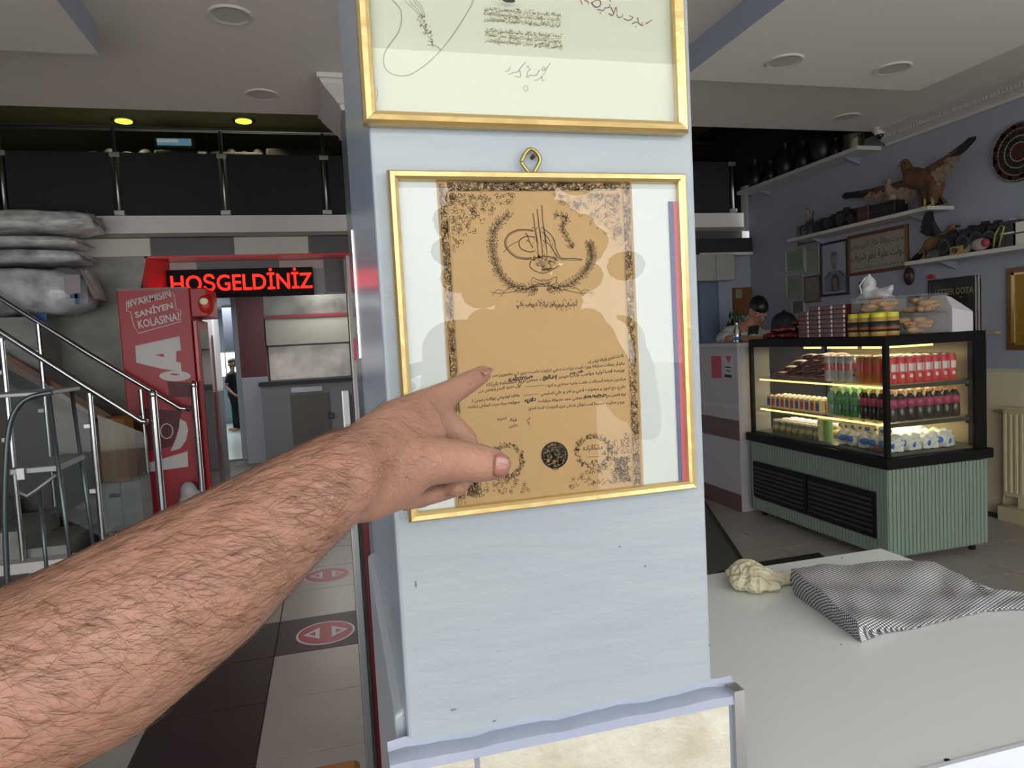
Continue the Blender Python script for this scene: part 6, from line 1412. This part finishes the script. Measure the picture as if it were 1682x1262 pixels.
# black panel with gold lettering and silver edge
t, ya, yb, zb, zt = wframe('black framed panel with gold lettering and silver edge behind the paper bag', (1524, 456, 1609, 552), M_blf, .02, None, mat('black_panel', '0e0e12', .5))
for d_ in (0, .024): B(WX - .023, WX - .001, ya + d_, ya + d_ + .009, zb, zt).obj('silver_edge', mat('silver_frame', 'b8b4ae', .35, .4), t)
k = MB(); vs, fs = text_mesh('LETTER DOTA', .01)
x0_ = min(v.x for v in vs); x1_ = max(v.x for v in vs); k.add([(WX - .0085, yb - .06 - (v.x - x0_) / (x1_ - x0_) * (yb - ya - .12), zt - .13 + v.y * .07) for v in vs], fs); k.obj('gold_lettering', mat('gold_letters', 'b09c70', .5), t)
k = MB()
for j in range(9): a_ = j * .7; k.ell((WX - .012, (ya + yb) / 2 + .07 * math.cos(a_), (zb + zt) / 2 + .05 + .07 * math.sin(a_)), .001, .018, .006)
k.obj('gold_motif', mat('gold_motif', '6e6440', .5), t)
# big gold frame at the right edge
t, ya, yb, zb, zt = wframe('large gold-panelled frame with dark brown moulding at the far right', (1653, 436, 1745, 575), mat('brown_moulding', '6e4a26', .35), .035, None, mat('gold_panel', 'a8841e', .45, .2, var=(3, 'b8942a', .3)))
for (p, q_, r_, s_) in ((ya + .035, yb - .035, zb + .035, zb + .05), (ya + .035, yb - .035, zt - .05, zt - .035), (yb - .055, yb - .035, zb + .035, zt - .035)): B(WX - .018, WX - .005, p, q_, r_, s_).obj('inner_rail', mat('bright_gilt', 'c4ac74', .3, .7), t)
wframe('small dark framed picture half hidden behind the plastic carrier bag', (1411, 462, 1428, 510), M_blf, .015, None, mat('grey_paper', '', 0))
q_ = wp(1493, 454, WX - .02); t = thing('round_ornament', 'small dark red round ornament on the wall under the brown bird', 'ornament', q_); MB().ell(q_, .03, .05, .075).obj('body', mat('dark_maroon', '3c1c22', .4), t, smooth=True); MB().ell(q_ + V(-.025, 0, .01), .012, .02, .03).obj('boss', mat('maroon_boss', '5a2a2c', .4), t, smooth=True)
q_ = wp(1529, 457, WX - .02); t = thing('red_clip', 'tiny red clip on top of the black framed panel', 'clip', q_); B(q_.x - .01, q_.x + .02, q_.y - .03, q_.y + .03, q_.z - .005, q_.z + .02).obj('body', mat('clip_red', '9c2838', .4), t, bevel=.004); B(q_.x - .005, q_.x + .01, q_.y - .01, q_.y + .01, q_.z + .02, q_.z + .03).obj('tab', MATS['clip_red'], t)
# mosaic plate
pc = wp(1672, 249, WX - .03); rp = abs(wp(1625, 252).y - pc.y) * 1.0
t = thing('mosaic_plate', 'large round mosaic plate with rings of red, black and white pieces', 'plate', pc); AX = Matrix.Rotation(R(-90), 3, 'Y')
rz = (wp(1660, 200).z - wp(1660, 297).z) / 2; RR = rz
MB().lathe([(0, 0), (RR * .9, 0), (RR, .02), (RR * .99, .028), (RR * .85, .012), (0, .008)], (WX, pc.y, pc.z), 48, AX).obj('dish', mat('plate_olive', '3e3a2c', .4), t, smooth=40)
def bits(name, r0, r1, n, m, off, tilt=0.0):
    k = MB()
    for j in range(n):
        a0 = 2 * math.pi * (j + off) / n; a1 = a0 + 2 * math.pi / n * .72
        pts = [(r0, a0), (r1, a0 + tilt), (r1, a1 + tilt), (r0, a1)]; zf = .014 + .016 * max(0, r1 - .85 * RR) / (.15 * RR)
        k.prism([(WX - zf - .004, pc.y - r_ * math.sin(a_), pc.z + r_ * math.cos(a_)) for r_, a_ in pts], (-.004, 0, 0))
    k.obj(name, m, t)
Mb, Mr_, Mw_ = mat('mosaic_black', '26282c', .3), mat('mosaic_red', '552426', .3), mat('mosaic_white', '9c9688', .3)
bits('mosaic_ring', RR * .80, RR * .93, 24, Mb, 0); bits('mosaic_ring', RR * .80, RR * .93, 12, Mr_, .35); bits('mosaic_ring', RR * .76, RR * .785, 40, Mw_, 0); bits('mosaic_ring', RR * .94, RR * .965, 48, Mw_, 0)
bits('mosaic_ring', RR * .56, RR * .70, 18, Mb, .2, .08); bits('mosaic_ring', RR * .52, RR * .55, 30, Mw_, 0); bits('mosaic_ring', RR * .34, RR * .48, 12, Mb, 0, .1); bits('mosaic_ring', RR * .30, RR * .33, 20, Mw_, 0); bits('mosaic_ring', RR * .12, RR * .27, 8, Mr_, 0, .15); bits('mosaic_ring', RR * .70, RR * .74, 24, Mr_, .2)
# ceiling dome camera
q_ = hit(1438, 214, 'y', 5.0); q_.z = min(q_.z, CEZ); t = thing('dome_camera', 'white dome security camera with a black eye at the ceiling corner', 'camera', (q_.x, q_.y, CEZ)); MB().lathe([(.045, 0), (.045, -.05), (.04, -.06), (0, -.06)], (q_.x, q_.y - .05, CEZ), 20).obj('mount', M_prw, t, smooth=50); MB().ell((q_.x, q_.y - .05, CEZ - .065), .036, .036, .036).obj('eye', M_black, t, smooth=True)

# ---- mounted birds
def feather_wing(t, name, root, tipv, fall, n, L0, L1, mats_, thick=.004, under=None):
    """a fan of overlapping feathers from a bony leading edge"""
    k = MB()
    for i in range(n):
        u = i / (n - 1); p = root.lerp(tipv, u) ; L = L0 + (L1 - L0) * u; d = (fall * (1 - u) + (tipv - root).normalized() * (.25 + 1.2 * u)).normalized(); w_ = .030
        nrm = V(-1, 0, 0); s_ = d.cross(nrm).normalized() * w_
        off = nrm * (.003 * (i % 2) + .002 * i / n); a_ = p + off; m1 = p + d * L * .6 + off; e = p + d * L + off
        k.cm = 0 if u < .68 else 1
        k.hexa([a_ - s_ * .6, a_ + s_ * .6, m1 + s_, m1 - s_], [q_ + nrm * thick for q_ in (a_ - s_ * .6, a_ + s_ * .6, m1 + s_, m1 - s_)]); k.hexa([m1 - s_, m1 + s_, e + s_ * .35, e - s_ * .35], [q_ + nrm * thick for q_ in (m1 - s_, m1 + s_, e + s_ * .35, e - s_ * .35)])
    k.obj(name, mats_, t)
    k = MB(); caps(k, root, root.lerp(tipv, .5), .030, .020); caps(k, root.lerp(tipv, .5), tipv, .020, .010)
    for i in range(6): u = i / 9; k.ell(root.lerp(tipv, u) + fall * .025 + V(-.006, 0, 0), .012, .024, .020)
    return k
M_br = mat('rust_feathers', '6e4a34', .8, bump=(60, .8), var=(22, '452c1d', .2)); M_cf = mat('cream_feathers', 'a3917c', .8, var=(22, '6a5444', .2)); M_df = mat('dark_feathers', '1d191a', .7); M_tan = mat('tan_feathers', '8a6a42', .8, bump=(60, .8), var=(16, '5c4228', .25))
ex = 4.60
def e(px, py, x=ex): return wp(px, py, x)
eg = thing('mounted_eagle', 'mounted eagle with spread wings standing on the end of the upper shelf', 'stuffed bird', (ex, e(1530, 335).y, 2.335))
k = MB(); caps(k, e(1500, 292), e(1535, 300), .085, .075, (V(1, 0, 0), .8)); caps(k, e(1497, 290), e(1489, 276), .055, .042); caps(k, e(1489, 275), e(1486, 268), .042, .036); caps(k, e(1538, 305), e(1535, 325), .06, .045); caps(k, e(1520, 318), e(1525, 330), .035, .02); caps(k, e(1535, 318), e(1538, 332), .035, .02)
wk1 = feather_wing(eg, 'wing', e(1512, 287, ex - .03), e(1580, 242, ex - .05), V(0, -.35, -.95).normalized(), 16, .20, .13, [M_cf, M_df]); wk2 = feather_wing(eg, 'wing', e(1500, 298, ex + .03), e(1398, 320, ex + .05), V(0, -.2, -1).normalized(), 17, .17, .11, [M_cf, M_df])
k.add(wk1.v, wk1.f); k.add(wk2.v, wk2.f); organic(k, 'body', M_br, eg, .011, 3)
k = MB(); b0 = e(1484, 270, ex - .01); caps(k, b0, b0 + V(-.015, .03, -.006), .014, .009); caps(k, b0 + V(-.015, .03, -.006), b0 + V(-.018, .04, -.022), .009, .003); k.obj('beak', mat('beak_grey', '8a7a5c', .4), eg, smooth=True)
k = MB(); k.ell(e(1486, 268, ex - .04), .008, .008, .008); k.obj('eye', M_black, eg, smooth=True)
k = MB()
for i in range(7): a_ = e(1516 + 2.5 * i, 312, ex); b_ = e(1514 + 6.5 * i, 338, ex); b_.z = 2.34; k.hexa([a_ + V(0, .02, 0), a_ + V(0, -.02, 0), b_ + V(0, -.028, 0), b_ + V(0, .028, 0)], [q_ + V(-.006, 0, 0) for q_ in (a_ + V(0, .02, 0), a_ + V(0, -.02, 0), b_ + V(0, -.028, 0), b_ + V(0, .028, 0))])
k.obj('tail', M_br, eg)
k = MB(); 
for px in (1524, 1537): caps(k, V(ex - .03, e(px, 330).y, 2.40), V(ex - .03, e(px, 330).y, 2.345), .012, .012); k.ell((ex - .045, e(px, 330).y, 2.343), .03, .02, .008)
k.obj('feet', mat('foot_yellow', '8a7a3c', .5), eg, smooth=True)
# second hawk, lower wing spread beside the eagle
hk = thing('mounted_hawk', 'small pale-breasted mounted bird perched on the black box behind the eagle wing', 'stuffed bird', (4.62, e(1462, 340).y, 2.44))
k = MB(); z0_ = 2.455; yy = e(1466, 335, 4.62).y; caps(k, V(4.62, yy, z0_ + .05), V(4.62, yy + .04, z0_ + .14), .045, .035); caps(k, V(4.62, yy + .04, z0_ + .15), V(4.62, yy + .03, z0_ + .19), .028, .024); organic(k, 'body', M_cf, hk, .008, 3)
for dy in (-.025, .025): MB().cyl((4.61, yy + dy, z0_ - .0), (4.61, yy + dy, z0_ + .05), .006, n=6).obj('leg', MATS['foot_yellow'], hk)
k = MB(); caps(k, V(4.60, yy + .05, z0_ + .185), V(4.59, yy + .08, z0_ + .18), .007, .002); k.obj('beak', MATS['beak_grey'], hk)
k = MB(); caps(k, V(4.66, yy - .02, z0_ + .13), V(4.66, yy - .06, z0_ - .01), .03, .012); k.obj('folded_wing', M_br, hk, smooth=True)
# duck on the wall
dk = thing('mounted_duck', 'brown mounted duck with raised dark wing fixed to the wall between the shelves', 'stuffed bird', e(1535, 400, 4.68)); dx_ = 4.64
k = MB(); caps(k, e(1528, 402, dx_), e(1545, 390, dx_), .050, .045); caps(k, e(1546, 389, dx_), e(1562, 376, dx_), .026, .020); caps(k, e(1563, 374, dx_), e(1567, 372, dx_), .027, .023); caps(k, e(1526, 404, dx_), e(1512, 415, dx_), .04, .02); organic(k, 'body', M_tan, dk, .008, 3)
k = MB(); caps(k, e(1569, 372, dx_), e(1577, 371, dx_), .010, .006); k.obj('bill', M_black, dk, smooth=True)
wk = feather_wing(dk, 'wing', e(1540, 385, dx_ - .02), e(1532, 362, dx_ - .04), V(0, .9, .1).normalized(), 9, .16, .10, [M_df, M_df]); wk.obj('wing_bone', M_df, dk, smooth=True)
k = MB()
for i in range(6): a_ = e(1516 + i * 1.5, 410 + i, dx_ - .01 * (i % 2)); b_ = e(1492 + 2.5 * i, 432 - i * .8, dx_ - .01 * (i % 2)); k.hexa([a_ + V(0, 0, .012), a_ - V(0, 0, .012), b_ - V(0, 0, .014), b_ + V(0, 0, .014)], [q_ + V(-.004, 0, 0) for q_ in (a_ + V(0, 0, .012), a_ - V(0, 0, .012), b_ - V(0, 0, .014), b_ + V(0, 0, .014))])
k.obj('tail', M_df, dk)
B(dx_ + .02, WX, e(1536, 398, dx_).y - .01, e(1536, 398, dx_).y + .01, e(1536, 398, dx_).z - .01, e(1536, 398, dx_).z + .01).obj('wall_peg', M_brown, dk)

# ---- old cameras and knick-knacks
M_cam = mat('camera_black', '161619', .45); M_lens = mat('lens_rim', '4c4c50', .3, .6)
def camera_thing(lab, px, py, z, w=.13, h=.09, d=.07, sx=4.60, grp=None, ev=True):
    q_ = hit(px, py, 'x', sx); y = q_.y; t = thing('old_camera', lab, 'camera', (sx, y, z), grp)
    B(sx - d / 2, sx + d / 2, y - w / 2, y + w / 2, z + .001, z + h).obj('body', M_cam, t, bevel=.006); k = MB(); k.cyl((sx - d / 2 - .035, y, z + h * .45), (sx - d / 2, y, z + h * .45), h * .30, h * .34, 18); k.obj('lens', M_lens, t, smooth=50)
    k = MB(); k.cyl((sx - d / 2 - .037, y, z + h * .45), (sx - d / 2 - .034, y, z + h * .45), h * .22, h * .22, 18); k.obj('lens_glass', M_black, t)
    if ev: B(sx - .02, sx + .02, y - .022, y + .022, z + h, z + h + .025).obj('viewfinder', M_cam, t, bevel=.004)
    k = MB(); k.cyl((sx, y + w * .33, z + h), (sx, y + w * .33, z + h + .012), .01, n=10); k.obj('knob', M_lens, t); return t
Z1, Z2 = 2.335, 1.935
for i, (px, w, h, lb) in enumerate(((1352, .12, .11, 'small old camera near the far end of the upper shelf'), (1370, .14, .12, 'dark old camera in the middle of the upper shelf beside the tall one'), (1391, .16, .15, 'tall dark old camera in the middle of the upper shelf'), (1408, .13, .12, 'dark old camera left of the brown box on the upper shelf'))):
    camera_thing(lb, px, 372 - i * 3, Z1, w, h, .1)
def kbox(name, lab, cat, px, z, sx, w, h, d, m, extra=None):
    y = hit(px, 400, 'x', sx).y; t = thing(name, lab, cat, (sx, y, z)); B(sx - d / 2, sx + d / 2, y - w / 2, y + w / 2, z + .001, z + h).obj('body', m, t, bevel=.006)
    B(sx - d / 2 - .002, sx - d / 2, y - w * .4, y + w * .4, z + h * .5, z + h * .56).obj('band', extra or M_lens, t); B(sx - .012, sx + .012, y - .012, y + .012, z + h, z + h + .012).obj('knob', extra or M_lens, t); return t
kbox('leather_case', 'rounded brown leather case on the upper shelf between the cameras and the long box', 'case', 1427, Z1, 4.58, .13, .13, .12, mat('brown_leather', '4e3028', .5))
kbox('black_box', 'long black box on the upper shelf left of the eagle', 'box', 1458, Z1, 4.60, .30, .12, .14, M_cam)
q_ = hit(1331, 375, 'x', 4.6); t = thing('model_motorcycle', 'small dark metal model cycle at the far end of the upper shelf', 'ornament', (4.6, q_.y, Z1)); k = MB(); AX2 = Matrix.Rotation(R(90), 3, 'Y')
for dy in (-.09, .09):
    for j in range(16): pass
    k.tube([(4.6, q_.y + dy + .055 * math.cos(a_ * math.pi / 8), Z1 + .062 + .055 * math.sin(a_ * math.pi / 8)) for a_ in range(17)], .006, 6)
k.obj('wheels', M_cam, t); k = MB(); k.tube([(4.6, q_.y - .09, Z1 + .062), (4.6, q_.y - .03, Z1 + .15), (4.6, q_.y + .05, Z1 + .14), (4.6, q_.y + .09, Z1 + .062)], .008, 6); k.tube([(4.6, q_.y - .03, Z1 + .15), (4.6, q_.y - .05, Z1 + .21), (4.57, q_.y - .09, Z1 + .22)], .006, 6); k.ell((4.6, q_.y, Z1 + .12), .02, .05, .025); k.obj('frame', M_lens, t, smooth=True)
k = MB(); k.ell((4.6, q_.y + .03, Z1 + .20), .022, .022, .06); k.ell((4.6, q_.y + .02, Z1 + .275), .022, .02, .022); k.obj('rider', M_cf, t, smooth=True)
# lower shelf
for i, (px, w, h, lb) in enumerate(((1566, .16, .17, 'square black old camera at the far end of the lower shelf'), (1597, .13, .18, 'black bellows camera second from the far end of the lower shelf'), (1619, .12, .19, 'tall black camera in the middle of the lower shelf'), (1640, .12, .18, 'black camera with yellow strap on the lower shelf'))):
    camera_thing(lb, px, 410 - i * 3, Z2, w, h, .11, 4.62)
kbox('old_radio', 'dark green old radio near the right end of the lower shelf', 'radio', 1664, Z2, 4.60, .13, .18, .1, mat('radio_green', '343a34', .4), M_prw)
kbox('white_box', 'white box on the lower shelf at the right edge', 'box', 1684, Z2, 4.60, .10, .16, .1, M_prw)
y = hit(1573, 420, 'x', 4.53).y; t = thing('small_yellow_camera', 'tiny yellow and silver camera at the front of the lower shelf', 'camera', (4.53, y, Z2)); B(4.51, 4.55, y - .05, y + .05, Z2 + .001, Z2 + .06).obj('body', mat('dull_yellow', '9a8440', .4), t, bevel=.004); MB().cyl((4.49, y, Z2 + .03), (4.51, y, Z2 + .03), .018, n=14).obj('lens', M_lens, t)
y = hit(1588, 418, 'x', 4.53).y; t = thing('white_saucer', 'small white round dish standing at the front of the lower shelf', 'dish', (4.53, y, Z2)); k = MB(); k.lathe([(0, 0), (.045, 0), (.05, .012), (.045, .008), (0, .006)], (4.54, y, Z2 + .052), 20, AX); k.obj('dish', mat('dish_cream', '9a9080', .5), t, smooth=50); MB().cyl((4.545, y - .02, Z2), (4.545, y + .02, Z2), .006, n=6).obj('foot', M_lens, t)
y = hit(1610, 410, 'x', 4.52).y; t = thing('red_white_shoe', 'small red and white figurine at the front of the lower shelf', 'ornament', (4.52, y, Z2)); k = MB(); k.ell((4.52, y, Z2 + .045), .03, .07, .045); k.obj('body', mat('figurine_white', 'a89ca0', .5), t, smooth=True); k = MB(); k.ell((4.51, y - .05, Z2 + .05), .025, .03, .03); k.obj('red_part', mat('figurine_red', '94384a', .5), t, smooth=True)
y = hit(1643, 400, 'x', 4.52).y; t = thing('yellow_strap', 'yellow loop strap hanging over a black camera on the lower shelf', 'strap', (4.52, y, Z2)); k = MB(); k.tube([(4.53, y + .06, Z2 + .006), (4.52, y + .04, Z2 + .09), (4.52, y, Z2 + .15), (4.52, y - .03, Z2 + .14), (4.52, y - .01, Z2 + .08), (4.53, y + .02, Z2 + .01)], .006, 6); k.obj('strap', mat('strap_yellow', '9a9440', .5), t, smooth=True); MB().ell((4.52, y, Z2 + .15), .012, .012, .012).obj('buckle', M_lens, t)
for px, lb in ((1518, 'tiny dark figurine at the far end of the lower shelf'), (1525, 'tiny brown figurine second at the far end of the lower shelf')):
    y = hit(px, 428, 'x', 4.6).y; t = thing('tiny_figurine', lb, 'ornament', (4.6, y, Z2)); MB().lathe([(.018, 0), (.012, .02), (.016, .035), (.006, .045)], (4.6, y, Z2 + .001), 12).obj('body', M_brown, t, smooth=True); MB().ell((4.6, y, Z2 + .053), .01, .01, .01).obj('head', M_brown, t, smooth=True)
# jugs on the high shelf
Z3 = 2.985; M_jug = mat('dark_copper_jug', '262222', .4, .3)
def jug(lab, y, s=1.0, m=M_jug, handle=True, x=4.62, grp=None):
    t = thing('jug', lab, 'jug', (x, y, Z3), grp); MB().lathe([(.05 * s, .001), (.06 * s, .01 * s), (.085 * s, .09 * s), (.07 * s, .17 * s), (.03 * s, .23 * s), (.028 * s, .28 * s), (.045 * s, .31 * s), (.036 * s, .31 * s)], (x, y, Z3), 18).obj('body', m, t, smooth=60)
    if handle: MB().tube([(x, y - .035 * s, Z3 + .28 * s), (x, y - .10 * s, Z3 + .26 * s), (x, y - .115 * s, Z3 + .19 * s), (x, y - .08 * s, Z3 + .13 * s)], .008 * s, 8).obj('handle', m, t, smooth=True)
    MB().tube([(x, y + .06 * s, Z3 + .14 * s), (x, y + .11 * s, Z3 + .20 * s), (x, y + .13 * s, Z3 + .26 * s)], [.012 * s, .009 * s, .006 * s], 8).obj('spout', m, t, smooth=True)
for y, s, lb in ((6.72, 1.0, 'dark jug farthest along the high shelf'), (6.45, .75, 'smallest dark jug, second from the far end of the high shelf'), (6.20, 1.1, 'tall dark jug third along the high shelf'), (5.93, .9, 'dark jug fourth along the high shelf'), (5.66, 1.35, 'largest dark jug in the middle of the high shelf')): jug(lb, y, s)
y = hit(1402, 235, 'x', 4.6).y
t = thing('steel_pot', 'shiny steel pot catching the light at the near end of the high shelf', 'pot', (4.6, y, Z3)); MB().lathe([(.07, .001), (.085, .01), (.085, .13), (.092, .135), (.08, .135)], (4.6, y, Z3), 24).obj('body', mat('pot_steel', 'a8a498', .2, .9), t, smooth=50)
for dy in (-.09, .09): MB().tube([(4.6, y + dy, Z3 + .11), (4.6, y + dy * 1.35, Z3 + .11), (4.6, y + dy * 1.35, Z3 + .08), (4.6, y + dy, Z3 + .08)], .006, 6).obj('handle', M_lens, t)
y2 = hit(1375, 243, 'x', 4.58).y; jug('small dark jug beside the steel pot on the high shelf', y2 + .06, .6)

# ---- radiator and pipes under the dado
M_rad = mat('radiator_cream', 'c9bd9c', .4)
ry1 = hit(1646, 740, 'x', 4.65).y; rd = thing('radiator', 'cream panel radiator under the dado at the right edge', 'radiator', (4.68, ry1 - .5, .15))
B(4.66, 4.72, ry1 - 1.1, ry1, .17, .80).obj('panel', M_rad, rd, bevel=.006)
for k in range(26): B(4.648, 4.66, ry1 - .03 - .042 * k, ry1 - .008 - .042 * k, .20, .77).obj('rib', M_rad, rd, bevel=.004)
B(4.645, 4.73, ry1 - 1.1, ry1 + .004, .80, .815).obj('top_grille', M_rad, rd)
MB().tube([(4.70, ry1 + .03, .02), (4.70, ry1 + .03, .20), (4.69, ry1 - .01, .21)], .010, 8).obj('pipe', M_rad, rd, smooth=True); MB().tube([(4.72, ry1 + .12, .77), (4.72, ry1 + .06, .77), (4.70, ry1 - .01, .77)], .010, 8).obj('pipe', M_rad, rd, smooth=True)
B(4.67, 4.73, ry1 - .95, ry1 - .9, .0, .17).obj('foot', M_rad, rd); B(4.67, 4.73, ry1 - .15, ry1 - .10, .0, .17).obj('foot', M_rad, rd)
struct(B(4.60, 4.735, -1.0, 3.9, .0, .10), 'baseboard_right', mat('cream_base', 'b5ab8e', .5))
MB().tube([(4.73, 4.40, .02), (4.70, 4.36, .3), (4.72, 4.35, .8)], .007, 6).obj('yellow_gas_hose', mat('hose_yellow', 'a8903a', .4), None, smooth=True, label='thin yellow hose running up the wall beside the radiator', category='hose')
B(WX - .06, WX, hit(1645, 544, 'x', WX).y, hit(1634, 544, 'x', WX).y + .02, 1.34, 1.355).obj('wooden_ledge', mat('pale_wood', 'b59f6c', .5), None, label='tiny pale wooden ledge on the wall right of the display case top', category='ledge')
# black mat and board on the floor by the table
a = hit(1170, 925, 'z', .004); b = hit(1345, 905, 'z', .004)
t = thing('floor_board', 'black-edged grey board lying on the floor between column and display case', 'board', (a.x, a.y, 0))
q4 = [hit(*p, 'z', .012) for p in ((1140, 800), (1220, 922), (1165, 945), (1080, 945))]
MB().hexa([(p.x, p.y, .001) for p in q4], [(p.x, p.y, .012) for p in q4]).obj('board', mat('dull_grey_board', '43453f', .5), t); MB().tube([V(q4[0].x, q4[0].y, .014), V(q4[1].x, q4[1].y, .014)], .012, 6).obj('edge', M_bmatte, t)
q4 = [hit(*p, 'z', .01) for p in ((1150, 938), (1345, 908), (1360, 918), (1160, 965))]
k = MB().hexa([(p.x, p.y, .001) for p in q4], [(p.x, p.y, .010) for p in q4]); o = k.obj('black_floor_strip', M_bmatte, None, origin=(q4[0].x, q4[0].y, 0), label='black strip on the tiled floor just behind the white table', category='mat')
